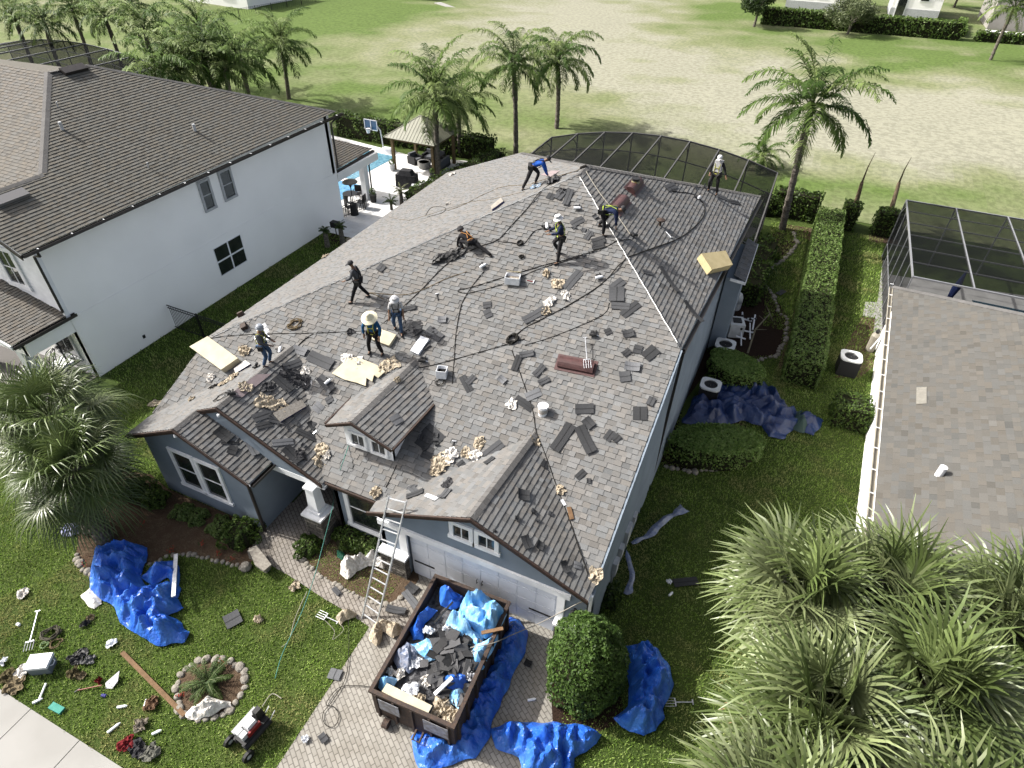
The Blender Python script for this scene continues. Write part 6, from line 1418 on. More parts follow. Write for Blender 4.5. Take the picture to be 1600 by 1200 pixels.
coil(350, 620, .34, 3, 'thin wire loops on the left gable slope', seed=10, r=.008, jit=.25)
coil(335, 605, .2, 3, 'dark cord tangle above the left gable slope', seed=12, r=.012, jit=.4)

# ================================================================ dumpster
DC = [G(577.5, 1075, 1.45), G(704, 1137, 1.45), G(799, 941, 1.45), G(682, 902, 1.45)]
cen = sum(DC, Vector())/4; ax = ((DC[1]-DC[0])+(DC[2]-DC[3])).normalized(); ay = Vector((-ax.y, ax.x, 0)); DW = ((DC[1]-DC[0]).length+(DC[2]-DC[3]).length)/2; DL = ((DC[3]-DC[0]).length+(DC[2]-DC[1]).length)/2
dth = thing('dumpster', (cen.x, cen.y, 0), 'open rusty brown roll-off dumpster on the driveway, full of roofing waste', 'dumpster', rz=math.atan2(ax.y, ax.x))
TD = WM[dth]
def DP(x, y, z): return TD @ Vector((x, y, z))
def dbox(q, x0, x1, y0, y1, z0, z1, col=None):
    vs = [DP(x, y, z) for x, y, z in [(x0, y0, z0), (x1, y0, z0), (x1, y1, z0), (x0, y1, z0), (x0, y0, z1), (x1, y0, z1), (x1, y1, z1), (x0, y1, z1)]]
    q.add(vs, [(0, 3, 2, 1), (4, 5, 6, 7), (0, 1, 5, 4), (1, 2, 6, 5), (2, 3, 7, 6), (3, 0, 4, 7)], col)
hw, hl = DW/2, DL/2
q = MB(); t = .05
dbox(q, -hw, -hw+t, -hl, hl, .15, 1.40); dbox(q, hw-t, hw, -hl, hl, .15, 1.40); dbox(q, -hw+t, hw-t, hl-t, hl, .15, 1.40); dbox(q, -hw+t, hw-t, -hl, -hl+t, .15, 1.40); dbox(q, -hw+t, hw-t, -hl+t, hl-t, .15, .22)
body = q.build('body', M_rust, dth)
q = MB(); r_ = .045
dbox(q, -hw-r_, -hw+.06, -hl-r_, hl+r_, 1.38, 1.47); dbox(q, hw-.06, hw+r_, -hl-r_, hl+r_, 1.38, 1.47); dbox(q, -hw+.06, hw-.06, hl-.06, hl+r_, 1.38, 1.47); dbox(q, -hw+.06, hw-.06, -hl-r_, -hl+.06, 1.38, 1.47)
q.build('top_rail', M_rust, dth)
q = MB()
for i in range(7):
    y = -hl+.2+i*(DL-.4)/6
    for s in (-1, 1): dbox(q, min(s*hw, s*(hw+.07)), max(s*hw, s*(hw+.07)), y-.04, y+.04, .15, 1.38)
for i in range(5):
    x = -hw+.15+i*(DW-.3)/4; dbox(q, x-.03, x+.03, -hl-.06, -hl, .15, 1.38)
q.build('ribs', M_rust, body)
q = MB(); dbox(q, -hw+.1, -hw+.3, -hl+.1, hl-.1, 0.02, .15); dbox(q, hw-.3, hw-.1, -hl+.1, hl-.1, .02, .15); q.build('skids', M_rust, dth)
for x0, x1, z0, z1 in ((-.95, -.35, .75, 1.3), (.35, 1.05, .7, 1.28)):
    q = MB(); dbox(q, x0, x1, -hl-.075, -hl-.062, z0, z1); q.build('sign_plate', mat('worn_plate', (.42, .44, .50), .6, .3, ns=7, ncol=(.22, .2, .19)), dth)
q = MB(); q.tube([DP(.1, -hl-.05, .4), DP(.1, -hl-.3, .35), DP(.3, -hl-.3, .35), DP(.3, -hl-.05, .4)], .035, 6); q.build('tow_hook', M_rust, dth)
for s in (-1, 1):
    q = MB(); q.tube([DP(s*.8-.08, -hl-.15, .14), DP(s*.8+.08, -hl-.15, .14)], .13, 12); q.build('wheel', M_rust, dth)
# the waste
def heapz(x, y): return 1.06+.28*math.exp(-((x-.1)**2+(y+.1)**2)/1.6)+.10*noise.noise(Vector((x*2, y*2, 3)))+.05*noise.noise(Vector((x*6, y*6, 3)))
q = MB(); nx_, ny_ = 26, 44; vs = []
for i in range(nx_+1):
    for j in range(ny_+1):
        x = -hw+.06+(DW-.12)*i/nx_; y = -hl+.06+(DL-.12)*j/ny_; vs.append(DP(x, y, heapz(x, y)-.10))
q.add(vs, [(i*(ny_+1)+j, (i+1)*(ny_+1)+j, (i+1)*(ny_+1)+j+1, i*(ny_+1)+j+1) for i in range(nx_) for j in range(ny_)])
tag(q.build('waste_heap', mat('waste', (.05, .05, .055), .9, .2, ns=9, ncol=(.2, .2, .21), bump=.03, bs=12)), 'mixed dark roofing waste filling the bottom of the dumpster', 'waste', kind='stuff')
def dsurf(u, v):
    p = G(u, v, 1.15); l = TD.inverted() @ p; l.x = max(-hw+.15, min(hw-.15, l.x)); l.y = max(-hl+.15, min(hl-.15, l.y)); return DP(l.x, l.y, heapz(l.x, l.y)), Vector((0, 0, 1))
for i in range(58):
    for _ in range(20):
        u, v = RN_.gauss(712, 26), RN_.gauss(1035, 34)
        if 655 < u < 775 and 985 < v < 1095: break
    p, n = dsurf(u, v); a = RN_.uniform(0, 6.3); tl = Vector((RN_.uniform(-.5, .5), RN_.uniform(-.5, .5), 1)).normalized(); L = RN_.uniform(.22, .5); w_ = RN_.uniform(.18, .34); T = Matrix.Translation(p+Vector((0, 0, RN_.uniform(.02, .14)))) @ frameN(tl, (math.cos(a), math.sin(a), 0)); tn = RN_.choice([.06, .09, .13, .17])
    q = MB(); vs = [T @ Vector((x*L/2, y*w_/2, RN_.uniform(-.02, .02))) for x, y in ((-1, -1), (.2, -1), (1, -.8), (1, 1), (-.1, 1), (-1, .7))]; q.slab(vs, .012, (tn, tn, tn*1.03)); o = q.build('waste_shingle', M_loose); tag(o, 'torn grey shingle piled in the middle of the dumpster', 'shingle', 'old shingles piled in the dumpster')
def film(px, label, m, seed, amp=.22, z=1.12):
    o = tarp(px, label, m, seed, amp=amp, res=.055, z0=z, name='plastic_film', cat='plastic film', group='plastic film in the dumpster', fq=1.5, edge=.22); return o
film([(688, 925), (702, 922), (722, 935), (722, 948), (705, 955), (690, 948)], 'blue bunched film in the far left corner of the dumpster', M_tarp, 41, .3)
film([(722, 942), (745, 932), (765, 940), (785, 948), (795, 955), (788, 975), (775, 995), (758, 1002), (742, 990), (728, 972), (716, 958)], 'large pale blue film along the far end of the dumpster', M_tarpl, 42, .38, 1.15)
film([(700, 968), (722, 962), (738, 985), (755, 1000), (748, 1018), (725, 1008), (705, 998), (696, 982)], 'pale blue film in the upper middle of the dumpster', M_tarpl, 43, .3)
film([(745, 1008), (768, 998), (778, 992), (770, 1022), (755, 1045), (738, 1048), (732, 1030)], 'pale blue film against the right wall of the dumpster', M_tarpl, 44, .3)
film([(640, 985), (655, 965), (668, 950), (684, 955), (665, 975), (662, 1000), (645, 1002)], 'blue film along the left wall of the dumpster', M_tarp, 45, .3)
film([(612, 1022), (635, 1005), (652, 1010), (660, 1030), (640, 1052), (618, 1048)], 'grey blue printed film in the left part of the dumpster', mat('grey_blue_film', (.16, .22, .36), .5, .4, ns=9, ncol=(.40, .42, .50)), 46, .25)
film([(705, 1080), (722, 1072), (728, 1090), (716, 1110), (700, 1100)], 'blue film scrap near the right near corner of the dumpster', M_tarpl, 47, .22)
film([(640, 1012), (668, 1000), (690, 1012), (684, 1030), (662, 1038), (645, 1030)], 'pale blue white film on top of the pile left of the middle of the dumpster', M_tarpl, 49, .2, 1.2)
film([(690, 1060), (715, 1052), (730, 1062), (722, 1075), (700, 1080)], 'blue film patch right of the middle of the dumpster', M_tarp, 50, .2, 1.15)
film([(588, 1068), (602, 1058), (622, 1062), (615, 1078), (598, 1080)], 'blue bag in the near left corner of the dumpster', M_tarpl, 48, .22)
for i, (u, v, s, lab, m) in enumerate([(648, 1040, .20, 'white plastic bag left of the shingle pile in the dumpster', M_plastic_w), (652, 1017, .13, 'small white bag at the left wall of the dumpster', M_plastic_w), (625, 1055, .16, 'white crumpled wrapper near the blue bag in the dumpster', M_paperw), (608, 1050, .13, 'white and pink wrapper near the left dumpster wall', M_paperw), (642, 1080, .22, 'white shredded packing beside the cream board in the dumpster', M_plastic_w), (690, 1105, .26, 'crumpled cardboard at the near end of the dumpster', M_paper), (705, 1118, .22, 'torn tan paper in the near right corner of the dumpster', M_paper), (655, 1095, .16, 'yellowish wrapper beside the cream board in the dumpster', M_paper), (735, 1060, .14, 'white scrap at the right wall of the dumpster', M_plastic_w), (670, 990, .15, 'white torn bag by the dark hollow in the dumpster', M_plastic_w), (758, 965, .17, 'white bunched film on the large pale blue film in the dumpster', M_plastic_w), (772, 985, .14, 'white wrinkled film near the right wall of the dumpster', M_plastic_w), (632, 1032, .15, 'pink and white wrapper on the grey blue printed film', M_paperw), (668, 1068, .16, 'white torn wrapper between the shingle pile and the near end', M_paperw), (742, 1028, .14, 'crumpled pale wrapper right of the shingle pile', M_paperw), (700, 985, .15, 'pale torn wrapper above the shingle pile', M_plastic_w)]):
    scrap(u, v, s, m, lab, 500+i, h=.2, surf=dsurf, name='waste_bag', cat='waste', group='bags and wrappers in the dumpster')
def stick(P1, P2, w_, h, m, label, name='wood_board', cat='board'):
    q = MB(); q.bar(P1, P2, w_, h); return tag(q.build(name, m), label, cat)
stick(dsurf(602, 1080)[0]+Vector((0, 0, .28)), dsurf(672, 1118)[0]+Vector((0, 0, .28)), .24, .04, M_foam, 'long cream board lying inside the near end of the dumpster')
stick(dsurf(680, 1090)[0]+Vector((0, 0, .22)), dsurf(708, 1070)[0]+Vector((0, 0, .3)), .09, .07, M_plastic_w, 'white tube lying on the shingle pile in the dumpster', 'plastic_tube', 'tube')
stick(G(752, 989, 1.52), G(786, 982, 1.55), .10, .04, M_wood, 'grey brown board sticking over the right dumpster wall')
stick(dsurf(680, 985)[0]+Vector((0, 0, .3)), dsurf(708, 950)[0]+Vector((0, 0, .3)), .05, .03, M_blackp, 'dark metal strip leaning in the dumpster', 'metal_strip', 'strip')
rope([(735, 1012, 1.5), (770, 1005, 1.52), (800, 992, .9), (840, 975, .8), (880, 955, 1.6), (905, 942, 2.5), (919, 938, 2.95)], 'pale rope stretched from the dumpster to the right garage corner', M_ropew, .014, z=1)

# ================================================================ tarps on the ground
tarp([(142, 905), (150, 872), (175, 854), (215, 850), (232, 857), (230, 880), (215, 903), (238, 918), (262, 908), (284, 921), (276, 938), (288, 951), (265, 964), (287, 976), (298, 990), (290, 1004), (260, 1012), (235, 1006), (208, 988), (190, 975), (180, 950), (160, 940), (143, 925)], 'bright blue tarp heaped on the front lawn under the fan palm', M_tarp, 1, amp=0.44, fq=1.45, fold=(4.5, .8))
tarp([(222, 905), (245, 880), (275, 876), (284, 900), (280, 925), (262, 905), (240, 915)], 'smaller blue tarp piece behind the bright one at the white pole', M_tarp, 2, amp=.3)
tarp([(128, 932), (143, 918), (155, 930), (160, 945), (148, 952)], 'pale grey cloth piece at the left edge of the bright blue tarp', M_paperw, 3, amp=.15, name='cloth', cat='cloth', group='cloths')
tarp([(797, 966), (812, 968), (825, 986), (817, 1020), (799, 1070), (777, 1115), (765, 1150), (742, 1183), (690, 1202), (655, 1205), (640, 1152), (652, 1143), (690, 1137), (718, 1120), (745, 1060), (772, 1010)], 'blue tarp spread along the right side and near end of the dumpster', M_tarp, 4, amp=0.28, fq=1.45, fold=(4.0, 1.2))
tarp([(768, 1142), (790, 1131), (830, 1128), (880, 1130), (922, 1136), (940, 1150), (934, 1166), (915, 1180), (897, 1186), (890, 1215), (815, 1215), (810, 1186), (775, 1170)], 'blue gathered tarp at the bottom edge between driveway and bush', M_tarp, 5, amp=0.4, fq=1.45, fold=(7, .15))
tarp([(975, 1010), (1010, 1005), (1030, 1020), (1045, 1045), (1052, 1070), (1045, 1090), (1035, 1110), (1038, 1125), (1025, 1145), (1005, 1152), (970, 1140), (958, 1125), (980, 1105), (985, 1075), (975, 1045)], 'blue tarp bunched right of the egg shaped bush', M_tarp, 6, amp=0.55, fq=1.45, fold=(4.5, .4))
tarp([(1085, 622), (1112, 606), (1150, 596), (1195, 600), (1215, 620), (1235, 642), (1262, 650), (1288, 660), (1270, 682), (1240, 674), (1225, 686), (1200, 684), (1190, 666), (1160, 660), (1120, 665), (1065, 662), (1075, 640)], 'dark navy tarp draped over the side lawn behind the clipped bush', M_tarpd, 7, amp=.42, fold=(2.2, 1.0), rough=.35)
tarp([(1238, 652), (1252, 650), (1262, 672), (1255, 680), (1235, 672)], 'dull green sheet corner on the navy tarp', mat('green_sheet', (.05, .10, .09), .6, .3), 8, amp=.45, name='sheet', cat='sheet', group='cloths')
M_strip = mat('pale_blue_strip', (.20, .27, .48), .45, .4, ns=10, ncol=(.42, .46, .58))
tarp([(1062, 787), (1078, 800), (1052, 808), (1040, 818), (1028, 832), (1010, 844), (988, 852), (985, 848), (1005, 838), (1022, 820), (1035, 806), (1052, 803)], 'pale blue twisted sheet strip on the shaded right lawn', M_strip, 9, amp=.18, name='plastic_strip', cat='plastic strip')
tarp([(978, 858), (984, 872), (992, 895), (988, 925), (976, 928), (984, 905), (980, 880)], 'pale sheet strip trailing near the wall foot', M_strip, 10, amp=.12, name='plastic_strip', cat='plastic strip')
tarp([(286, 1117), (300, 1104), (312, 1100), (325, 1088), (345, 1092), (362, 1102), (345, 1108), (330, 1120), (308, 1126), (290, 1122)], 'white and pink plastic bag lying over the stone ring', M_paperw, 11, amp=.25, fq=2.2, rough=1.4, name='plastic_bag', cat='bag', group='cloths')
tarp([(583, 978), (600, 968), (625, 975), (630, 990), (615, 1000), (600, 990), (590, 1010), (578, 1000)], 'torn tan paper between the ladder foot and the dumpster', M_paper, 12, amp=.3, fq=2.2, rough=1.4, name='torn_paper', cat='scrap', group='cloths')
tarp([(525, 968), (535, 950), (550, 955), (562, 960), (555, 968), (540, 970), (532, 980)], 'torn tan wrapper at the left foot of the ladder', M_paper, 13, amp=.25, fq=2.2, rough=1.4, name='torn_paper', cat='scrap', group='cloths')
tarp([(535, 880), (560, 868), (590, 866), (612, 880), (600, 890), (575, 885), (560, 895), (545, 905), (530, 898)], 'torn white and tan wrappers in the entry bed', M_paperw, 14, amp=.3, fq=2.2, rough=1.4, name='torn_paper', cat='scrap', group='cloths')
tarp([(205, 900-42), (212, 895-42), (210, 868), (200, 866)], 'small blue corner piece', M_tarp, 15, amp=.1) if False else None
tarp([(95, 825), (105, 818), (122, 820), (125, 835), (112, 842), (98, 838)], 'blue and white printed bag beside the fan palm trunk', mat('printed_bag', (.5, .5, .58), .5, .4, ns=9, ncol=(.08, .12, .35)), 16, amp=.2, name='plastic_bag', cat='bag')
tarp([(526, 735+125), (535, 862), (543, 872), (536, 880), (527, 872)], 'small green bag in the entry bed', mat('green_bag', (.05, .25, .15), .5, .3), 17, amp=.2, name='plastic_bag', cat='bag')

# ================================================================ ladder
lth = thing('ladder', G(577, 975), 'aluminium extension ladder leaning on the garage eave', 'ladder')
Lb, Rb = G(566, 966), G(587, 982); Lt, Rt = onY(607, 776, -.25), onY(635, 783, -.25)
for nm, a, b in (('rail', Lb, Lt), ('rail', Rb, Rt)):
    q = MB(); q.bar(a, b, .075, .035, up=(1, 0, 0)); q.build(nm, M_steel, lth)
for i in range(13):
    t = .04+i*.079; q = MB(); q.tube([Lb.lerp(Lt, t), Rb.lerp(Rt, t)], .022, 6); q.build('rung', M_steel, lth)
# ================================================================ things on the front lawn
def gT(u, v, rot=0.0, z=0.0): return Matrix.Translation(G(u, v, 0)+Vector((0, 0, z))) @ Matrix.Rotation(rot, 4, 'Z')
def tbox(q, T, x0, x1, y0, y1, z0, z1, taper=1.0):
    vs = []
    for z in (z0, z1):
        t = taper if z == z1 else 1.0; cx, cy = (x0+x1)/2, (y0+y1)/2
        vs += [T @ Vector((cx+(x-cx)*t, cy+(y-cy)*t, z)) for x, y in ((x0, y0), (x1, y0), (x1, y1), (x0, y1))]
    q.add(vs, [(0, 3, 2, 1), (4, 5, 6, 7), (0, 1, 5, 4), (1, 2, 6, 5), (2, 3, 7, 6), (3, 0, 4, 7)])
T = gT(70, 1044, .55); th = thing('cooler', T.translation, 'grey and white ice cooler standing on the front lawn', 'cooler')
q = MB(); tbox(q, T, -.27, .27, -.19, .19, 0, .34, 1.08); q.build('body', mat('cooler_grey', (.30, .34, .38), .5, .3), th); q = MB(); tbox(q, T, -.31, .31, -.23, .23, .342, .42, .96); q.build('lid', M_plastic_w, th)
for s in (-1, 1):
    q = MB(); q.tube([T @ Vector((s*.29, -.1, .28)), T @ Vector((s*.35, -.06, .25)), T @ Vector((s*.35, .06, .25)), T @ Vector((s*.29, .1, .28))], .012, 5); q.build('handle', M_plastic_w, th)
coil(80, 992, .28, 6, 'thick olive hose coil on the lawn above the cooler', mat('olive_hose', (.10, .09, .065), .8, .2), .02, surf=gnd, seed=11, jit=.05, name='hose_coil', cat='hose')
coil(70, 1010, .14, 4, 'small green hose coil just above the cooler', mat('green_hose', (.22, .33, .14), .7, .2), .013, surf=gnd, seed=12, jit=.05, name='hose_coil', cat='hose')
coil(88, 1006, .2, 3, 'brown rope loops beside the olive hose coil', M_ropet, .012, surf=gnd, seed=13, jit=.05)
LAWN = [(122, 1028, .28, M_blackp, 'dark grey harness heap right of the cooler'), (140, 1032, .18, mat('grey_cloth', (.22, .22, .22), .9, .1), 'grey strap bundle right of the dark harness heap'), (116, 1052, .16, mat('olive_cloth', (.12, .10, .05), .9, .1), 'pair of olive work boots, left one, below the harness'), (127, 1057, .15, mat('khaki', (.26, .21, .13), .9, .1), 'khaki work boot below the harness'), (142, 966, .12, mat('khaki', (.26, .21, .13), .9, .1), 'tan glove on the lawn left of the blue tarp'), (133, 976, .14, M_blackp, 'black glove on the lawn below the tan glove'), (36, 928, .2, M_paperw, 'white tool or wrapper near the left edge of the lawn'), (176, 1006, .15, M_plastic_w, 'white plastic bag on the lawn below the blue tarp'), (36, 1050, .22, M_paperw, 'white and grey cloth at the left edge near the pavement'), (22, 1072, .28, mat('khaki', (.26, .21, .13), .9, .1), 'khaki bag at the lawn edge by the pavement'), (12, 1058, .24, mat('olive_cloth', (.12, .10, .05), .9, .1), 'olive and black bag at the far left edge'), (5, 1035, .13, M_plastic_w, 'white foam cup pile at the left photo edge'), (220, 1134, .22, mat('camo', (.21, .18, .14), .9, .1, ns=14, ncol=(.35, .31, .25)), 'patterned camouflage cloth on the lawn'), (198, 1164, .22, mat('red_cloth', (.22, .025, .03), .9, .1), 'red cloth on the lawn near the pavement'), (215, 1170, .24, mat('charcoal_cloth', (.05, .05, .055), .9, .1), 'charcoal jacket beside the red cloth'), (236, 1176, .24, mat('grey_green_cloth', (.2, .2, .17), .9, .1), 'grey green jacket beside the charcoal one'), (405, 968, .14, M_paper, 'brown paper wad on the shaded lawn'), (461, 918, .2, M_paper, 'folded brown paper on the walkway edge'), (237, 1100, .2, mat('brown_leather', (.16, .09, .05), .8, .2), 'brown tool belt beside the plank'), (477, 1156, .1, M_plastic_w, 'white bottle at the driveway edge'), (1045, 910, .1, M_plastic_w, 'tiny white scrap on the shaded right lawn'), (155, 1065, .1, mat('red_cloth', (.22, .025, .03), .9, .1), 'small red and white wrapper on the lawn')]
for i, (u, v, s, m, lab) in enumerate(LAWN): scrap(u, v, s, m, lab, 700+i, h=.14, surf=gnd, name=['work_bag', 'cloth_heap', 'glove'][0 if 'bag' in lab else (2 if 'glove' in lab else 1)], cat='bag' if 'bag' in lab else ('glove' if 'glove' in lab else 'cloth'), rot=i*.9)
def bottle(u, v, label, r_=.035, L=.24, rot=0.0, m=M_plastic_w, up=False):
    T = gT(u, v, rot, .04); q = MB(); A, B, C = T @ Vector((-L/2, 0, 0)), T @ Vector((L*.3, 0, 0)), T @ Vector((L/2, 0, 0)); q.tube([A, B, C], [r_, r_, r_*.4], 8); return tag(q.build('bottle', m), label, 'bottle', 'bottles and tubes on the lawn')
for i, (u, v, lab, r_, L, rot) in enumerate([(67, 1083, 'long white tube on the lawn below the cooler', .03, .5, -1.0), (60, 1096, 'clear bottle below the long white tube', .04, .24, 1.0), (179, 1138, 'clear bottle left of the camouflage cloth', .04, .34, 1.3), (192, 1105, 'clear bottle between the shovel and the camouflage cloth', .04, .26, .6), (246, 1145, 'white tube right of the camouflage cloth', .04, .24, .9), (30, 977, 'small white ball shaped bottle near the fork', .05, .12, 0), (227, 1101, 'thin white tube beside the tool belt', .02, .26, -1), (831, 1094, 'white bottle on the shaded driveway', .04, .24, .6), (1048, 929, 'white bottle on the shaded right lawn', .04, .2, 1.2), (164, 1088, 'short blue can below the shovel', .045, .16, .3)]): bottle(u, v, lab, r_, L, rot, m=M_plastic_w if i < 9 else M_violet)
T = gT(90, 1108, .05); q = MB(); tbox(q, T, -.21, .21, -.09, .09, 0, .09); o = q.build('carton', mat('teal_card', (.05, .34, .27), .7, .2, ns=8, ncol=(.09, .42, .34))); tag(o, 'teal green glove carton on the lawn near the pavement', 'carton')
# shovel
a, b = G(122, 1080), G(160, 1072, .05); th = thing('shovel', (a+b)/2, 'grey snow shovel with a red handle lying on the lawn', 'shovel'); q = MB(); q.tube([a+Vector((0, 0, .05)), b+Vector((0, 0, .05))], .016, 6); q.build('shaft', mat('red_shaft', (.35, .07, .03), .5, .3), th)
P = [G(*p) for p in ((166, 1068), (190, 1052), (187, 1068), (176, 1077), (165, 1076))]; q = MB(); q.slab([P[0]+Vector((0, 0, .05)), P[1]+Vector((0, 0, .16)), P[2]+Vector((0, 0, .14)), P[3]+Vector((0, 0, .04)), P[4]+Vector((0, 0, .03))], .01); q.build('blade', mat('shovel_grey', (.45, .46, .50), .4, .4), th)
q = MB(); q.bar(a+Vector((-.02, -.07, .05)), a+Vector((.02, .07, .05)), .03); q.build('grip', M_blackp, th)
a, b = G(192, 1021), G(290, 1120); stick(a+Vector((0, 0, .06)), b+Vector((0, 0, .08)), .12, .05, mat('plank_brown', (.28, .17, .09), .8, .2, ns=9, ncol=(.2, .12, .06)), 'long brown wooden plank lying from the lawn to the stone ring', 'wood_plank', 'plank')
stick(G(275, 866, .1), G(271, 932, .6), .12, .04, M_plastic_w, 'white metal strip leaning on the small blue tarp', 'metal_strip', 'strip')
a, b = G(385, 865), G(415, 893); th = thing('garden_bench', G(402, 878), 'pale curved stone bench at the end of the walkway', 'bench'); q = MB(); P = [G(u, v, .42) for u, v in ((388, 857), (400, 852), (412, 866), (424, 882), (412, 892), (398, 882))]; q.slab(P, .08); q.build('seat', M_stone, th)
for u, v in ((396, 866), (413, 884)):
    q = MB(); q.box(G(u, v, .2), (.28, .22, .42), taper=.8); q.build('leg', M_stone, th)
q = MB(); q.lathe(G(385, 888), [(.17, 0), (.2, .1), (.13, .22), (.02, .26)], 8); tag(q.build('boulder', M_stone), 'single larger boulder at the right end of the stone edging', 'boulder')
# portable compressor
T = gT(399, 1148, -.12); th = thing('air_compressor', T.translation, 'wheeled black and white engine compressor on the front lawn', 'compressor')
q = MB(); q.tube([T @ Vector((.16, -.42, .28)), T @ Vector((.16, .42, .28))], .11, 12); q.build('tank', M_blackp, th); q = MB(); q.tube([T @ Vector((-.22, -.42, .2)), T @ Vector((-.22, .42, .2))], .09, 12); q.build('tank', M_blackp, th)
q = MB(); tbox(q, T, -.34, -.2, -.35, .4, .42, .5); q.build('belt_guard', mat('guard_grey', (.55, .56, .57), .5, .3), th); q = MB(); tbox(q, T, -.18, .1, -.12, .16, .46, .74, .9); q.build('engine', M_plastic_w, th)
q = MB(); tbox(q, T, -.22, -.06, -.34, -.16, .46, .62); q.build('air_filter', M_grey, th); q = MB(); tbox(q, T, -.02, .12, -.34, -.16, .46, .64); q.build('muffler', M_grey, th); q = MB(); tbox(q, T, .1, .16, -.2, .2, .44, .6); q.build('red_panel', mat('red_paint', (.35, .02, .02), .4, .4), th)
q = MB(); tbox(q, T, -.16, .04, .2, .45, .42, .78, .7); q.build('pump', M_blackp, th); q = MB(); tbox(q, T, -.2, .2, -.4, .42, .4, .44); q.build('deck', M_blackp, th)
for x in (-.36, .34):
    q = MB(); q.tube([T @ Vector((x-.04, -.48, .17)), T @ Vector((x+.04, -.48, .17))], .17, 14); w_ = q.build('wheel', M_blackp, th); q = MB(); q.tube([T @ Vector((x-.045, -.48, .17)), T @ Vector((x+.045, -.48, .17))], .07, 10); q.build('hub', M_grey, w_)
for x in (0, .22):
    q = MB(); q.tube([T @ Vector((x, .4, .35)), T @ Vector((x, .62, .5))], .014, 5); q.build('handle_bar', M_steel, th)
rope([(410, 1105), (425, 1085), (440, 1092)], 'short pale hose end at the compressor', M_ropew, .012, surf=gnd, name='air_hose', cat='hose')
rope([(545, 968), (545, 1020), (540, 1060), (520, 1095), (505, 1115), (508, 1132), (522, 1136), (530, 1120), (522, 1105), (510, 1100), (530, 1075), (560, 1072), (578, 1074)], 'dark hose looping over the driveway edge', r=.010, surf=gnd, name='air_hose', cat='hose')
rope([(497, 960), (522, 985), (520, 1000), (537, 985), (530, 975)], 'pale thin hose ring at the lawn corner', M_ropew, .007, surf=gnd, name='thin_hose', cat='hose')
rope([(440, 1012), (452, 1000), (462, 965), (480, 925)], 'pale stick and line on the shaded lawn', M_ropew, .010, surf=gnd, name='cord')
# stone edgings: one stone is built, the others are copies
q = MB(); q.lathe((0, 0, 0), [(.10, 0), (.115, .04), (.09, .09), (.03, .115)], 8); st0 = q.build('edging_stone', M_stone, origin=(0, 0, 0)); first = [True]
def stones(px, gap, label, group, closed=False, size=1.0, seed=1, world=None):
    P = world or [G(u, v) for u, v in px]; rnd = random.Random(seed)
    if closed: P = P+[P[0]]
    carry = 0
    for a, b in zip(P[:-1], P[1:]):
        L = (b-a).length; s = carry
        while s < L:
            p = a.lerp(b, s/L)+Vector((rnd.uniform(-.04, .04), rnd.uniform(-.04, .04), -.01))
            if first[0]: o = st0; first[0] = False
            else: o = st0.copy(); COL.objects.link(o)
            o.location = p; k = rnd.uniform(.7, 1.25)*size; o.scale = (k*rnd.uniform(.8, 1.4), k, k*rnd.uniform(.7, 1.1)); o.rotation_euler = (0, 0, rnd.uniform(0, 3)); tag(o, label, 'stone', group); s += gap*rnd.uniform(.85, 1.2)
        carry = s-L
stones(ring, .21, 'rounded pale edging stone in the ring around the sago palm', 'stones of the ring around the sago palm', closed=True)
stones([(118, 868), (122, 880), (140, 898), (155, 906)], .2, 'pale edging stone of the front bed left of the blue tarp', 'front bed edging stones left of the tarp', seed=2)
stones([(235, 882), (262, 870), (285, 866), (302, 868), (330, 874), (380, 886)], .17, 'small pale edging stone along the lawn side of the front bed', 'front bed edging stones right of the tarp', size=.7, seed=3)
stones([(466, 868), (480, 885), (500, 900), (520, 912), (550, 928), (575, 938), (600, 948), (625, 935), (640, 925)], .16, 'small pale edging stone along the walkway side of the entry bed', 'entry bed edging stones', size=.75, seed=4)
stones([(1240, 365), (1246, 380), (1232, 400), (1202, 422), (1194, 440), (1212, 470), (1216, 490), (1230, 497), (1228, 530), (1214, 556), (1172, 568)], .26, 'grey edging stone around the dark side bed by the long hedge', 'side bed edging stones', size=1.0, seed=5)
stones([(1040, 730), (1080, 738), (1130, 732), (1175, 706)], .22, 'grey edging stone below the clipped bush on the side lawn', 'clipped bush edging stones', seed=6)
# small red flowers in the front bed
for i, (u, v) in enumerate([(224, 822), (268, 862), (136, 885), (318, 852), (343, 868), (364, 875), (346, 1040), (285, 1088)]):
    p = G(u, v); q = MB(); rnd = random.Random(i)
    for k in range(16): a = rnd.uniform(0, 6.3); r_ = rnd.uniform(.02, .13); c = p+Vector((math.cos(a)*r_, math.sin(a)*r_, rnd.uniform(.06, .2))); q.add([c+Vector((-.03, 0, 0)), c+Vector((0, -.03, .01)), c+Vector((.03, 0, 0)), c+Vector((0, .03, .02))], [(0, 1, 2, 3)], (.32, .045, .02) if rnd.random() < .6 else (.05, .09, .02))
    tag(q.build('flower', M_tint), 'small red flowering plant in the mulch', 'flower', 'small red flowering plants')

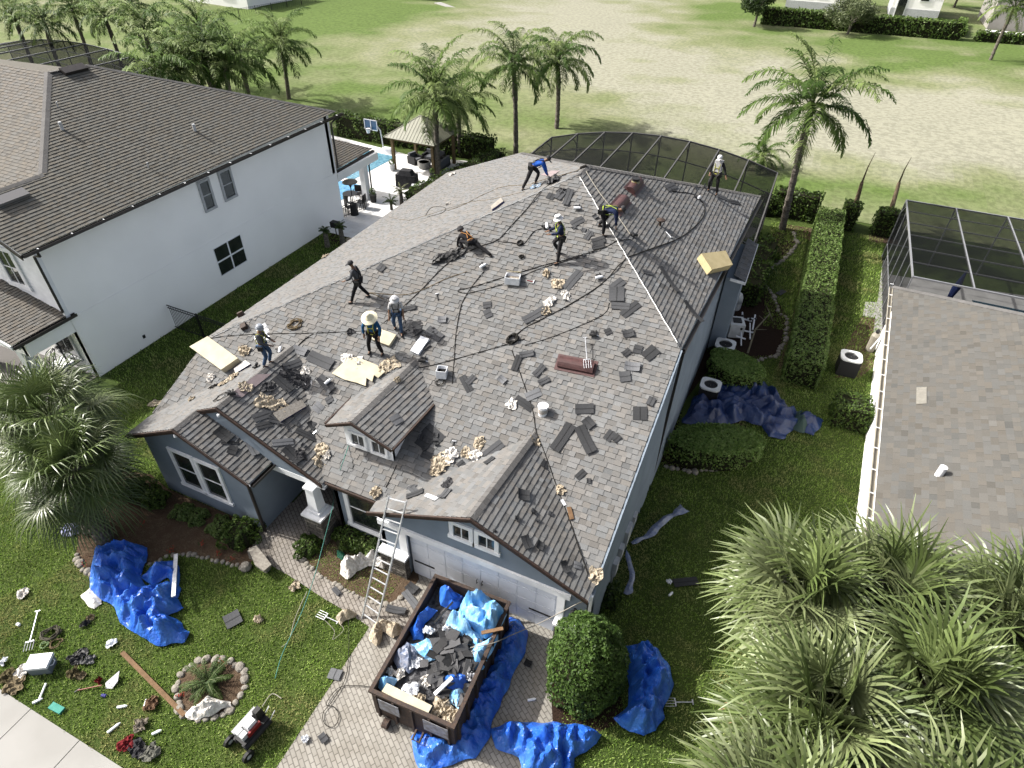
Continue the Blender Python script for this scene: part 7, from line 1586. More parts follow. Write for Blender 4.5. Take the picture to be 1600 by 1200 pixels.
# ================================================================ air conditioners, pool equipment
def ac(u, v, z, label, s=.8, h=.85, rot=0.0):
    c = G(u, v, z); T = Matrix.Translation((c.x, c.y, 0)) @ Matrix.Rotation(rot, 4, 'Z'); th = thing('air_conditioner', (c.x, c.y, 0), label, 'air conditioner', rz=rot)
    q = MB(); tbox(q, T, -s/2, s/2, -s/2, s/2, .05, h-.06); q.build('body', mat('ac_dark', (.03, .03, .032), .6, .3), th); q = MB()
    k = 24; vs = []
    for i in range(k):
        a = 2*math.pi*(i+.5)/k; cc, ss = math.cos(a), math.sin(a); m_ = 1/max(abs(cc), abs(ss)); vs.append(T @ Vector((cc*min(m_, 1.2)*s*.54, ss*min(m_, 1.2)*s*.54, h)))
    vs += [T @ Vector((math.cos(2*math.pi*(i+.5)/k)*s*.36, math.sin(2*math.pi*(i+.5)/k)*s*.36, h)) for i in range(k)]
    vs += [v-Vector((0, 0, .07)) for v in vs]; fs = []
    for i in range(k): j = (i+1) % k; fs += [(i, j, k+j, k+i), (i, 2*k+i, 2*k+j, j), (k+i, k+j, 3*k+j, 3*k+i)]
    q.add(vs, fs); q.build('top_cover', M_ac, th)
    q = MB()
    for i in range(5): a = i*1.2566; q.slab([T @ Vector((math.cos(a)*.05, math.sin(a)*.05, h-.12)), T @ Vector((math.cos(a-.3)*s*.33, math.sin(a-.3)*s*.33, h-.14)), T @ Vector((math.cos(a+.3)*s*.33, math.sin(a+.3)*s*.33, h-.1))], .008)
    q.lathe(T @ Vector((0, 0, h-.14)), [(.09, 0), (.09, .06), (.02, .08)], 12); q.build('fan', M_ac, th)
    q = MB()
    for r_ in (.12, .2, .28, .35):
        q.tube([T @ Vector((math.cos(2*math.pi*i/20)*r_*s/.8, math.sin(2*math.pi*i/20)*r_*s/.8, h-.02)) for i in range(21)], .006, 4)
    q.build('grille', M_black, th); return th
ac(1111, 600, .85, 'air conditioner with pale top between the blue wall and the navy tarp')
ac(1331, 556, .95, 'air conditioner with pale top beside the right neighbour wall', s=.85, h=.95, rot=.05)
ac(1134, 537, .8, 'dark fan unit below the pool pumps at the blue wall', s=.85, h=.8)
T = gT(1146, 522, .3); th = thing('pool_heater', T.translation, 'white pool heater box behind the dark fan unit', 'pool heater'); q = MB(); tbox(q, T, -.35, .35, -.4, .4, .05, .8); q.build('body', M_ac, th); q = MB(); tbox(q, T, -.2, .2, -.2, .2, .80, .86); q.build('vent_top', M_blackp, th)
T = gT(1148, 482); th = thing('pool_filter', T.translation, 'white cylindrical pool filter tank in the side bed', 'pool filter'); q = MB(); q.lathe(T.translation, [(.26, 0), (.28, .1), (.28, .7), (.2, .9), (.08, .98)], 16); q.build('tank', M_ac, th); q = MB(); q.lathe(T.translation+Vector((0, 0, .45)), [(.29, 0), (.295, .05), (.29, .1)], 16); q.build('clamp', M_steel, th)
th = thing('pool_pipes', G(1165, 505), 'tangle of white pool pipes and valves in the side bed', 'pipes'); q = MB()
for (a, b) in (((1150, 495, .3), (1175, 502, .3)), ((1160, 488, .5), (1160, 515, .5)), ((1168, 498, .4), (1182, 498, .4)), ((1155, 515, .2), (1178, 520, .2)), ((1172, 505, .3), (1172, 530, .1)), ((1180, 492, .5), (1176, 515, .3)), ((1158, 512, .5), (1158, 540, .1)), ((1150, 525, .4), (1165, 530, .4))): q.tube([G(*a), G(*b)], .04, 6)
q.build('pipe', M_plastic_w, th); q = MB()
for p in ((1160, 495, .5), (1172, 500, .5), (1180, 500, .4), (1158, 515, .55)): q.lathe(G(*p), [(.06, 0), (.07, .08), (.02, .12)], 8)
q.build('valve', M_blackp, th)
T = gT(1136, 475, .2); th = thing('control_box', T.translation, 'grey control box on a post beside the pool filter', 'control box'); q = MB(); tbox(q, T, -.1, .1, -.25, .25, .6, 1.2); q.build('cabinet', M_ac, th); q = MB(); tbox(q, T, -.05, .05, -.05, .05, 0, .6); q.build('post', M_grey, th)
T = gT(1175, 412, .6); th = thing('side_step', T.translation, 'pale slatted crate below the small side roof', 'crate'); q = MB(); tbox(q, T, -.5, .5, -.3, .3, .45, .52); q.build('top', M_grey, th); q = MB(); tbox(q, T, -.45, -.38, -.25, .25, 0, .45); tbox(q, T, .38, .45, -.25, .25, 0, .45); q.build('legs', M_grey, th)
T = gT(1358, 548); th = thing('water_softener', T.translation, 'tan filter tank beside the right neighbour air conditioner', 'filter tank'); q = MB(); q.lathe(T.translation, [(.18, 0), (.2, .1), (.2, .9), (.1, 1.05)], 12); q.build('tank', mat('tan_tank', (.45, .41, .33), .5, .3), th); q = MB(); q.lathe(T.translation+Vector((0, 0, 1.05)), [(.08, 0), (.1, .1), (.05, .2)], 8); q.build('cap', M_blackp, th)
q = MB(); q.tube([G(1360, 545, 1.2), G(1388, 512, 2.6)], .03, 6); tag(q.build('white_pipe', M_plastic_w), 'white pipe slanting up the right neighbour wall', 'pipe')
# ================================================================ patio of the white house
th = thing('gazebo', (-18.0, 31.2, 0), 'gazebo with a pale tan hipped metal roof on the left patio', 'gazebo')
M_gaz = mat('gazebo_metal', (.36, .36, .27), .5, .4, ns=2, ncol=(.32, .32, .24))
E4 = [(-20.15, 29.3), (-15.9, 29.3), (-15.9, 33.2), (-20.15, 33.2)]; ap = Vector((-18.05, 31.25, 3.75)); q = MB()
for i in range(4):
    a, b = E4[i], E4[(i+1) % 4]; A, B = Vector((*a, 2.45)), Vector((*b, 2.45)); q.slab([A, B, ap+(B-A)*.02, ap-(B-A)*.02], .03); 
    for k in range(1, 14): p = A.lerp(B, k/14); t = min(k, 14-k)/7; c = p.lerp(ap, t*.98) if False else None
rf = q.build('roof', M_gaz, th); q = MB()
for i in range(4):
    a, b = Vector((*E4[i], 2.46)), Vector((*E4[(i+1) % 4], 2.46)); n = 16
    for k in range(1, n):
        f = k/n; p = a.lerp(b, f); t = 1-abs(2*f-1); m_ = (a+b)/2; e = m_.lerp(ap, t); tp = Vector((p.x+(ap-m_).x*t, p.y+(ap-m_).y*t, 2.46+(ap.z-2.45)*t)); q.bar(p+Vector((0, 0, .03)), tp+Vector((0, 0, .03)), .03, .03)
    q.bar(a+Vector((0, 0, .03)), ap+Vector((0, 0, .03)), .06, .05)
q.build('roof_seams', M_gaz, rf)
for x, y in ((-19.7, 29.7), (-16.3, 29.7), (-16.3, 32.8), (-19.7, 32.8)):
    q = MB(); q.box((x, y, 1.2), (.2, .2, 2.4)); q.build('post', mat('gazebo_wood', (.20, .145, .07), .7, .2), th)
q = MB(); q.box((-18, 29.6, 2.35), (3.9, .12, .16)); q.box((-18, 32.9, 2.35), (3.9, .12, .16)); q.box((-20, 31.2, 2.35), (.12, 3.2, .16)); q.box((-16.1, 31.2, 2.35), (.12, 3.2, .16)); q.build('beam', MATS['gazebo_wood'], th)
c = G(598, 236); th = thing('basketball_hoop', c, 'poolside basketball hoop with a blue backboard', 'basketball hoop'); q = MB(); q.box(c+Vector((.5, 0, .15)), (1.1, .7, .3), taper=.85); q.build('base', M_plastic_w, th); q = MB(); q.tube([c+Vector((.1, 0, .2)), c+Vector((0, 0, 1.6)), c+Vector((-.35, -.1, 2.1))], .05, 8); q.build('pole', M_plastic_w, th)
q = MB(); q.box(c+Vector((-.7, -.2, 2.0)), (1.15, .04, .75)); bb = q.build('backboard', mat('backboard_blue', (.05, .16, .33), .3, .5), th); q = MB()
for a in ((0, .38, 1.2, .05), (0, -.38, 1.2, .05)): q.box(c+Vector((-.7, -.23, 2.0+a[1])), (1.2, .03, .05))
for s in (-.58, 0, .58): q.box(c+Vector((-.7+s, -.23, 2.0)), (.05, .03, .8))
q.build('backboard_frame', M_plastic_w, bb); q = MB(); q.tube([c+Vector((-.8+.22*math.cos(t), -.5+.22*math.sin(t), 1.8)) for t in np.linspace(0, 6.28, 13)], .02, 5); q.build('rim', M_black, th)
q = MB(); q.lathe(c+Vector((-.8, -.5, 1.45)), [(.12, 0), (.2, .33)], 10); q.build('net', M_plastic_w, th)
c = Vector((-17.75, 21.75, 0)); th = thing('patio_heater', c, 'tall patio heater with a flat round hood by the white house corner', 'patio heater'); q = MB(); q.lathe(c, [(.28, 0), (.26, .1), (.22, .75), (.05, .8)], 14); q.build('base', M_blackp, th); q = MB(); q.tube([c+Vector((0, 0, .8)), c+Vector((0, 0, 2.0))], .03, 8); q.lathe(c+Vector((0, 0, 1.9)), [(.06, 0), (.14, .25)], 10); q.build('pole', M_blackp, th); q = MB(); q.lathe(c+Vector((0, 0, 2.2)), [(.5, 0), (.45, .06), (.1, .16), (.02, .18)], 18); q.build('hood', mat('heater_hood', (.22, .19, .14), .4, .5), th)
c = G(637, 292); T = Matrix.Translation(c) @ Matrix.Rotation(.15, 4, 'Z'); th = thing('covered_grill', c, 'grill under a dark grey cover on the white patio', 'grill'); q = MB(); tbox(q, T, -.75, .75, -.38, .38, .08, .95, .95); tbox(q, T, -.5, .5, -.34, .34, .951, 1.25, .75); q.build('cover', mat('grill_cover', (.045, .045, .048), .85, .1, ns=4, ncol=(.07, .07, .075), bump=.03, bs=3), th)
for x in (-.6, .6):
    q = MB(); q.tube([T @ Vector((x, -.3, .06)), T @ Vector((x, .3, .06))], .06, 8); q.build('wheel', M_black, th)
c = G(652, 305); T = Matrix.Translation(c) @ Matrix.Rotation(.4, 4, 'Z'); th = thing('side_table', c, 'grey fold-out side table beside the covered grill', 'table'); q = MB(); tbox(q, T, -.35, .35, -.2, .2, .7, .74); q.build('top', M_grey, th); q = MB(); tbox(q, T, -.25, .25, -.15, .15, 0, .66); q.build('cabinet', M_blackp, th)
c = Vector((-17.9, 31.0, 0)); th = thing('fire_bowl', c, 'round pale concrete fire bowl under the gazebo', 'fire bowl'); q = MB(); q.lathe(c, [(.42, 0), (.5, .2), (.5, .5), (.42, .5), (.4, .42)], 18); q.build('bowl', M_concrete, th); q = MB(); q.lathe(c+Vector((0, 0, .43)), [(.001, 0), (.4, 0)], 16); q.build('lava_rock', M_mulch, th)
def sofa(c, rot, label, L=1.9, m=None):
    T = Matrix.Translation(c) @ Matrix.Rotation(rot, 4, 'Z'); th = thing('outdoor_sofa', c, label, 'sofa', 'dark outdoor seats under the gazebo'); q = MB(); tbox(q, T, -L/2, L/2, -.4, .4, .05, .3); tbox(q, T, -L/2, -L/2+.15, -.4, .4, .3, .6); tbox(q, T, L/2-.15, L/2, -.4, .4, .3, .6); q.build('frame', M_blackp, th)
    q = MB(); k = max(1, int(L/.65)); w_ = (L-.32)/k
    for i in range(k): tbox(q, T, -L/2+.16+i*w_+.01, -L/2+.16+(i+1)*w_-.01, -.38, .2, .302, .45)
    q.build('seat_cushion', mat('cushion_grey', (.20, .21, .23), .85, .1), th); q = MB(); tbox(q, T, -L/2+.1, L/2-.1, .22, .4, .302, .8); q.build('backrest', mat('cushion_grey', (.2, .21, .23)), th)
sofa(Vector((-16.7, 31.3, 0)), -1.5, 'dark outdoor sofa on the right side under the gazebo', 2.1); sofa(Vector((-17.9, 32.5, 0)), 0, 'dark outdoor sofa at the back under the gazebo', 1.7); sofa(Vector((-19.0, 31.5, 0)), 1.3, 'single outdoor seat on the left under the gazebo', .9)
def pot(u, v, label, s=1.0, m=None):
    c = G(u, v); th = thing('potted_plant', c, label, 'potted plant', 'potted plants on the left patio'); q = MB(); q.lathe(c, [(.16*s, 0), (.22*s, .45*s), (.24*s, .5*s), (.2*s, .5*s)], 12); q.build('pot', m or M_grey, th); P = []; N_ = []; R_ = np.random.default_rng(int(u))
    for _ in range(160): d = R_.normal(0, 1, 3); d /= np.linalg.norm(d); P.append((c.x+d[0]*.2*s, c.y+d[1]*.2*s, .7*s+d[2]*.22*s)); N_.append(d)
    leaves('foliage', P, N_, .05, GREEN, th, seed=int(u))
pot(613, 267, 'grey potted plant at the near left post of the gazebo'); pot(676, 280, 'dark potted plant at the near right post of the gazebo', .9, M_blackp); pot(584, 316, 'tall dark slim pot beside the lanai column', 1.1, M_blackp); pot(541, 316, 'low dark potted plant left of the patio heater', .8, M_blackp)
def mchair(c, rot, label, m=M_black, group='black metal patio chairs', name='patio_chair'):
    T = Matrix.Translation(c) @ Matrix.Rotation(rot, 4, 'Z'); th = thing(name, c, label, 'chair', group); q = MB(); tbox(q, T, -.25, .25, -.25, .25, .42, .46); q.build('seat', m, th); q = MB(); tbox(q, T, -.25, .25, .22, .26, .5, .95); q.build('backrest', m, th)
    for x in (-.22, .22):
        for y in (-.22, .22):
            q = MB(); q.tube([T @ Vector((x, y, 0)), T @ Vector((x, y, .45))], .02, 5); q.build('leg', m, th)
    for x in (-.27, .27):
        q = MB(); q.bar(T @ Vector((x, -.2, .65)), T @ Vector((x, .22, .65)), .04); q.build('armrest', m, th)
c = G(556, 322); th = thing('patio_table', c+Vector((-.5, .2, 0)), 'black round patio table under the lanai', 'table'); q = MB(); q.lathe(c+Vector((-.5, .2, .7)), [(.001, 0), (.5, 0), (.5, .03), (.001, .03)], 16); q.build('top', M_black, th); q = MB(); q.tube([c+Vector((-.5, .2, 0)), c+Vector((-.5, .2, .7))], .04, 6); q.build('stem', M_black, th)
mchair(G(566, 325), -1.4, 'black patio chair nearest the lanai column'); mchair(G(548, 333), 2.6, 'black patio chair nearest the white house wall'); mchair(G(560, 312), .3, 'black patio chair behind the patio heater')
railing('patio_railing', 'short pale railing beside the patio heater', (-18.1, 20.95, 0), (-17.6, 22.9, 0), .8, (0, 1.9), pick=.14, m=M_black)
T = Matrix.Translation(Vector((-17.0, 18.4, 0))); c = G(526, 368); th = thing('lidded_box', c, 'small black box hanging between the two cycads', 'box'); q = MB(); q.box(c+Vector((0, 0, .75)), (.45, .35, .35)); q.build('body', M_blackp, th); q = MB(); q.tube([c, c+Vector((0, 0, .6))], .03, 6); q.build('post', M_blackp, th)
# hanging chair on the front porch
c = G(108, 585, .0); th = thing('hanging_chair', c, 'black looped metal swing chair with white cushions on the porch', 'chair'); q = MB()
for i in range(5):
    a = i*.6; q.tube([c+Vector((.55*math.cos(t)*math.cos(a), .55*math.cos(t)*math.sin(a), .9+.55*math.sin(t))) for t in np.linspace(0, 6.28, 22)], .02, 5)
q.build('cage_ring', M_black, th); q = MB(); q.box(c+Vector((0, 0, .62)), (.75, .6, .16)); q.build('cushion', M_plastic_w, th); q = MB(); q.tube([c+Vector((.8, -.3, 0)), c+Vector((.85, -.2, 1.2)), c+Vector((.4, 0, 2.1)), c+Vector((0, 0, 2.05))], .03, 6); q.lathe(c, [(.6, 0), (.6, .03), (.001, .03)], 16); q.build('stand', M_black, th)
q = MB(); q.box(G(62, 563, 1.9), (.2, .1, .35)); tag(q.build('wall_meter', M_grey), 'grey meter box on the porch wall of the white house', 'meter')
sheet('porch_floor', [(-18.1, .6), (-26, .6), (-26, 2.74), (-18.1, 2.74)], .02, mat('porch_concrete', (.22, .21, .2), .9, .1))
# far left cage surroundings and far top-left lots
sheet('far_path', pxpoly([(0, 72), (85, 88), (60, 112), (0, 98)]), .034, M_concrete); sheet('far_patio', pxpoly([(300, 8), (440, -6), (440, 8), (345, 26), (312, 24)]), .05, M_deck)
def farhouse(x0, x1, y0, y1, h, label, wm, rm=None, band=None, wins=()):
    th = thing('far_house', ((x0+x1)/2, (y0+y1)/2, 0), label, 'house', 'far houses'); q = MB(); q.box(*bx(x0, x1, y0, y1, 0, h)); q.build('wall', wm, th)
    q = MB(); q.add([(x0-.5, y0-.5, h), (x1+.5, y0-.5, h), (x1+.5, y1+.5, h), (x0-.5, y1+.5, h), (x0+(x1-x0)*.35, (y0+y1)/2, h+2.2), (x1-(x1-x0)*.35, (y0+y1)/2, h+2.2)], [(0, 1, 5, 4), (1, 2, 5), (2, 3, 4, 5), (3, 0, 4), (3, 2, 1, 0)], (.24, .22, .2)); q.build('roof', M_shingle, th)
    if band: q = MB(); q.box(*bx(x0-.02, x1+.02, y0-.05, y1, 0, band)); q.build('stone_band', M_grey, th)
    for (wx, wz, ww, wh) in wins:
        q = MB(); q.box((wx, y0-.03, wz), (ww+.3, .1, wh+.3)); f = q.build('window', M_white, th); q = MB(); q.box((wx, y0-.09, wz), (ww, .06, wh)); q.build('pane', M_glass, f)
farhouse(-.8, 8.2, 122, 132, 6.2, 'far white house with grey base and green tinted windows behind the far hedge', M_whitewall, band=1.2, wins=((1.8, 3.0, 1.4, 1.6), (4.2, 3.0, 1.4, 1.6)))
farhouse(15.2, 22.2, 121.5, 131, 6.2, 'far white house with a dark doorway behind the far hedge', M_whitewall, band=1.4, wins=((16.6, 2.2, 1.2, 4.0), (19.6, 3.4, 1.1, 1.6)))
farhouse(28.8, 40, 118, 130, 6.4, 'far beige house behind the far patio at the top right', mat('beige_stucco', (.5, .48, .44), .9, .1, ns=1, ncol=(.44, .42, .38)), wins=((35.5, 3.5, 3.0, 1.6),))
farhouse(-86, -74, 74, 84, 5.5, 'far white house glimpsed between the palms at the top left', M_whitewall, wins=((-78, 2.5, 2.0, 1.5),))
farhouse(-70, -60, 96, 106, 5.5, 'far white house at the top edge beyond the far left patio', M_whitewall, wins=((-65, 2.5, 2, 1.4),))
sheet('far_patio', [(27.6, 109.5), (40, 109.5), (40, 117.5), (28.6, 117.5)], .05, M_deck)
M_navy = mat('navy_cloth', (.015, .03, .12), .8, .2)
for i, (u, v) in enumerate([(1547, 42), (1566, 42), (1580, 44)]): mchair(G(u, v), i*.9, ['navy far patio chair on the left', 'navy far patio chair in the middle', 'navy far patio chair on the right'][i], M_navy, 'navy chairs on the far patio')
c = G(1554, 38); th = thing('closed_umbrella', c, 'closed teal umbrella on the far patio', 'umbrella'); q = MB(); q.tube([c, c+Vector((0, 0, 1.2))], .05, 6); q.build('pole', M_grey, th); q = MB(); q.tube([c+Vector((0, 0, 1.0)), c+Vector((0, 0, 2.0)), c+Vector((0, 0, 3.6))], [.12, .28, .03], 8); q.build('canopy', mat('teal_cloth', (.02, .06, .09), .8, .2), th)
c = G(1562, 40); th = thing('far_table', c, 'low far patio table between the navy chairs', 'table'); q = MB(); q.box(c+Vector((0, 0, .7)), (1.6, .9, .05)); q.build('top', M_grey, th); q = MB(); q.box(c+Vector((0, 0, .34)), (.2, .2, .66)); q.build('leg', M_grey, th)
c = G(1455, 30); th = thing('utility_pole', c, 'pale utility pole behind the tall far hedge', 'pole'); q = MB(); q.tube([c, c+Vector((.3, 0, 9))], [.14, .09], 8); q.build('shaft', mat('pole_pale', (.45, .42, .38), .8, .2), th); q = MB(); q.bar(c+Vector((-.5, 0, 8.5)), c+Vector((1.0, 0, 8.5)), .1); q.build('crossarm', M_grey, th)
a, b = G(684, 8), G(708, 17); q = MB(); q.bar(a+Vector((0, 0, .2)), b+Vector((0, 0, .2)), 1.2, .4); tag(q.build('concrete_slab', M_concrete), 'grey concrete slab lying in the field near the top', 'slab')
for i, (u, v) in enumerate([(322, 8), (340, 5), (410, 3)]): mchair(G(u, v), i, ['dark chair at the left on the far left patio', 'dark chair in the middle of the far left patio', 'dark chair at the right on the far left patio'][i], M_black, 'chairs on the far left patio')
# furniture under the right cage
for i, (x, y, r_) in enumerate([(15.3, 23.9, .4), (16.4, 24.8, 1.6), (18.6, 22.9, 2.8)]):
    mchair(Vector((x, y, 0)), r_, ['pale patio chair nearest the left wall of the right cage', 'pale patio chair in the middle under the right cage', 'pale patio chair by the roof edge under the right cage'][i], mat('weathered_frame', (.35, .33, .28), .7, .2), 'pale chairs under the right cage')
c = Vector((16.9, 25.2, 0)); th = thing('closed_umbrella', c, 'closed navy umbrella under the right pool cage', 'umbrella'); q = MB(); q.tube([c, c+Vector((0, 0, 1.0))], .03, 6); q.lathe(c, [(.3, 0), (.3, .06), (.05, .08)], 12); q.build('pole', M_grey, th); q = MB(); q.tube([c+Vector((0, 0, .9)), c+Vector((.1, .1, 1.6)), c+Vector((.2, .2, 2.6))], [.1, .2, .03], 8); q.build('canopy', M_navy, th)
c = Vector((16.2, 22.8, 0)); th = thing('glass_table', c, 'pale rectangular patio table under the right cage', 'table'); q = MB(); q.box(c+Vector((0, 0, .72)), (1.5, 1.0, .05)); q.build('top', mat('table_green', (.35, .36, .30), .4, .4), th)
for s in (-.6, .6):
    for t in (-.4, .4): q = MB(); q.tube([c+Vector((s, t, 0)), c+Vector((s, t, .7))], .03, 6); q.build('leg', M_grey, th)
for i, x in enumerate((19.3, 21.5)):
    c = Vector((x, 22.0, 0)); T = Matrix.Translation(c); th = thing('sun_lounger', c, ['olive sun lounger, left one under the right cage', 'olive sun lounger, right one under the right cage'][i], 'sun lounger', 'sun loungers under the right cage'); q = MB(); tbox(q, T, -.35, .35, -.9, .5, .28, .34); q.build('seat', mat('olive_sling', (.16, .15, .09), .8, .1), th)
    q = MB(); q.slab([c+Vector((-.35, .5, .33)), c+Vector((.35, .5, .33)), c+Vector((.35, 1.0, .75)), c+Vector((-.35, 1.0, .75))], .04); q.build('backrest', MATS['olive_sling'], th)
    for s in (-.3, .3):
        for t in (-.8, .4): q = MB(); q.tube([c+Vector((s, t, 0)), c+Vector((s, t, .3))], .02, 5); q.build('leg', M_grey, th)
# ================================================================ people: one skinned body each, clothes over it
def skinmesh(name, V, E, R_, m, parent, T, lvl=1, root=0):
    me = bpy.data.meshes.new(name); me.from_pydata([tuple(v) for v in V], E, []); o = bpy.data.objects.new(name, me); COL.objects.link(o)
    md = o.modifiers.new('s', 'SKIN'); md.use_smooth_shade = True
    for i, r in enumerate(R_):
        sv = me.skin_vertices[0].data[i]; sv.radius = r if isinstance(r, tuple) else (r, r); sv.use_root = (i == root)
    ss = o.modifiers.new('u', 'SUBSURF'); ss.levels = lvl; ss.render_levels = lvl
    dg = bpy.context.evaluated_depsgraph_get(); ev = o.evaluated_get(dg); me2 = bpy.data.meshes.new_from_object(ev); bpy.data.objects.remove(o); bpy.data.meshes.remove(me)
    me2.name = name; me2.materials.clear(); me2.materials.append(m); me2.shade_smooth()
    o = bpy.data.objects.new(name, me2); COL.objects.link(o); o.parent = parent; WM[o] = WM[parent]; return o
def person(foot_px, face, pose, label, H=1.62, shirt=None, pants=None, hat=None, harness=None, arms=None, legs=None, bend=0.0, side=0.0, extra=None, crouch=0.0, sleeves='long', on=None, boots=M_blackp, bag=True):
    """face: compass heading in radians of the chest; bend: torso pitch forward; legs/arms: joint overrides"""
    p0, n = (on if on else hit(*foot_px)); th = thing('person', p0, label, 'person', 'roofing workers', rz=face); s = H/1.72
    hipz = (.90-crouch)*s; hip = Vector((0, 0, hipz))
    cb, sb = math.cos(bend), math.sin(bend)
    def tor(x, h, f=0): return hip+Vector((x*s, (sb*h+cb*f)*s, (cb*h-sb*f)*s))+Vector((side*h, 0, 0))
    L = legs or {}; A = arms or {}
    # local slope under the feet
    Wi = WM[th].inverted(); nl = (Wi.to_3x3() @ n)
    def gr(x, y): return -(nl.x*x+nl.y*y)/nl.z
    fl = L.get('fl', (-.13, .06)); fr = L.get('fr', (.13, -.08))
    al = Vector((fl[0]*s, fl[1]*s, gr(fl[0]*s, fl[1]*s)+.08*s)); ar = Vector((fr[0]*s, fr[1]*s, gr(fr[0]*s, fr[1]*s)+.08*s))
    def knee(h_, a_, k):
        m_ = (h_+a_)/2; d = (a_-h_).length; L2 = .86*s; off = math.sqrt(max(.0004, (L2/2)**2-(d/2)**2)) if d < L2 else .02; return m_+Vector((k*.15, 1, .25)).normalized()*off
    hl, hr = hip+Vector((-.10*s, 0, -.02)), hip+Vector((.10*s, 0, -.02)); kl, kr = knee(hl, al, -1), knee(hr, ar, 1)
    chest, neck, head0 = tor(0, .36), tor(0, .53), tor(0, .60, .02); nod = L.get('nod', .25)+bend*.5
    hd = Vector((0, math.sin(nod), math.cos(nod))); head = head0+hd*.08*s; top = head+hd*.12*s; nose = head+Vector((0, math.cos(nod), -math.sin(nod)))*.105*s
    sl, sr = tor(-.19, .47), tor(.19, .47)
    def arm(sh, side_, d):
        d1, d2 = d; e = sh+Vector(d1).normalized()*.27*s; w_ = e+Vector(d2).normalized()*.25*s; return e, w_, Vector(d2).normalized()
    el, wl, dl = arm(sl, -1, A.get('l', ((-.25, .1, -1), (-.05, .5, -.8)))); er, wr, dr = arm(sr, 1, A.get('r', ((.25, .1, -1), (.05, .5, -.8))))
    V = [hip, tor(0, .16), chest, neck, head0, head, top, sl, el, wl, sr, er, wr, hl, kl, al, hr, kr, ar, al+Vector((0, .15*s, -.035*s)), ar+Vector((0, .15*s, -.035*s)), nose]
    E_ = [(0, 1), (1, 2), (2, 3), (3, 4), (4, 5), (5, 6), (2, 7), (7, 8), (8, 9), (2, 10), (10, 11), (11, 12), (0, 13), (13, 14), (14, 15), (0, 16), (16, 17), (17, 18), (15, 19), (18, 20), (5, 21)]
    R_ = [(.13, .095), (.12, .085), (.14, .10), .055, .055, .088, .07, .055, .040, .026, .055, .040, .026, .085, .052, .036, .085, .052, .036, .03, .03, .016]; R_ = [tuple(x*s for x in r) if isinstance(r, tuple) else r*s for r in R_]
    for (wrist, d, wi, sg) in ((wl, dl, 9, -1), (wr, dr, 12, 1)):
        pal = wrist+d*.075*s; pi = len(V); V.append(pal); E_.append((wi, pi)); R_.append((.036*s, .018*s)); sd_ = d.cross(Vector((0, 0, 1)) if abs(d.z) < .8 else Vector((0, 1, 0))).normalized(); nr = sd_.cross(d)
        for k in range(4):
            o = (k-1.5)*.021*s; fL = (.060, .070, .066, .05)[k]*s; a1 = pal+d*.03*s+sd_*o; a2 = a1+(d+nr*.25).normalized()*fL*.55; a3 = a2+(d*.7+nr*.7).normalized()*fL*.5; b = len(V); V += [a1, a2, a3]; E_ += [(pi, b), (b, b+1), (b+1, b+2)]; R_ += [.010*s, .009*s, .007*s]
        b = len(V); t1 = wrist+d*.035*s-sd_*.038*s*sg; V += [t1, t1+(d*.7-sd_*.5*sg).normalized()*.045*s]; E_ += [(wi, b), (b, b+1)]; R_ += [.011*s, .008*s]
    skinmesh('body', V, E_, R_, M_skin, th, None)
    k = 1.16
    # shirt
    Vs = [hip+Vector((0, 0, .02)), tor(0, .16), chest, tor(0, .50), sl, el, sr, er]; Es = [(0, 1), (1, 2), (2, 3), (2, 4), (4, 5), (2, 6), (6, 7)]; Rs = [(.155, .12), (.15, .11), (.17, .125), .075, .078, .058, .078, .058]
    if sleeves == 'long': Vs += [wl, wr]; Es += [(5, 8), (7, 9)]; Rs += [.042, .042]
    Rs = [tuple(x*s for x in r) if isinstance(r, tuple) else r*s for r in Rs]; skinmesh('shirt', Vs, Es, Rs, shirt, th, None)
    Vp = [hip+Vector((0, 0, .04)), hl, kl, al+Vector((0, 0, .02)), hr, kr, ar+Vector((0, 0, .02))]; Ep = [(0, 1), (1, 2), (2, 3), (0, 4), (4, 5), (5, 6)]; Rp = [(.16, .125), .108, .078, .062, .108, .078, .062]; Rp = [tuple(x*s for x in r) if isinstance(r, tuple) else r*s for r in Rp]
    skinmesh('trousers', Vp, Ep, Rp, pants, th, None)
    for a in (al, ar):
        skinmesh('boot', [a+Vector((0, -.05*s, -.03*s)), a+Vector((0, .03*s, -.03*s)), a+Vector((0, .16*s, -.045*s))], [(0, 1), (1, 2)], [.055*s, .052*s, .042*s], boots, th, None)
    # hat
    hm = Matrix.Rotation(-nod, 3, 'X'); kind, mh = hat; q = MB(); c = head+hd*.03*s
    if kind == 'straw': q.lathe(c, [(.27*s, -.05), (.275*s, -.04), (.16*s, .02), (.10*s, .10), (.045*s, .19), (.005, .20)], 20, M=hm)
    elif kind == 'bucket': q.lathe(c, [(.175*s, -.03), (.18*s, -.02), (.115*s, .03), (.11*s, .11), (.03, .135)], 14, M=hm)
    elif kind == 'helmet': q.lathe(c, [(.145*s, -.01), (.135*s, .02), (.125*s, .08), (.08*s, .13), (.01, .145)], 14, M=hm)
    else:
        q.lathe(c, [(.108*s, -.01), (.112*s, .05), (.08*s, .10), (.01, .12)], 12, M=hm); f = hm @ Vector((0, 1, 0)); q.box(c+f*.15*s, (.15*s, .12*s, .015), M=Matrix.Rotation(-nod, 4, 'X'))
    q.build('hat', mh, th, local=True)
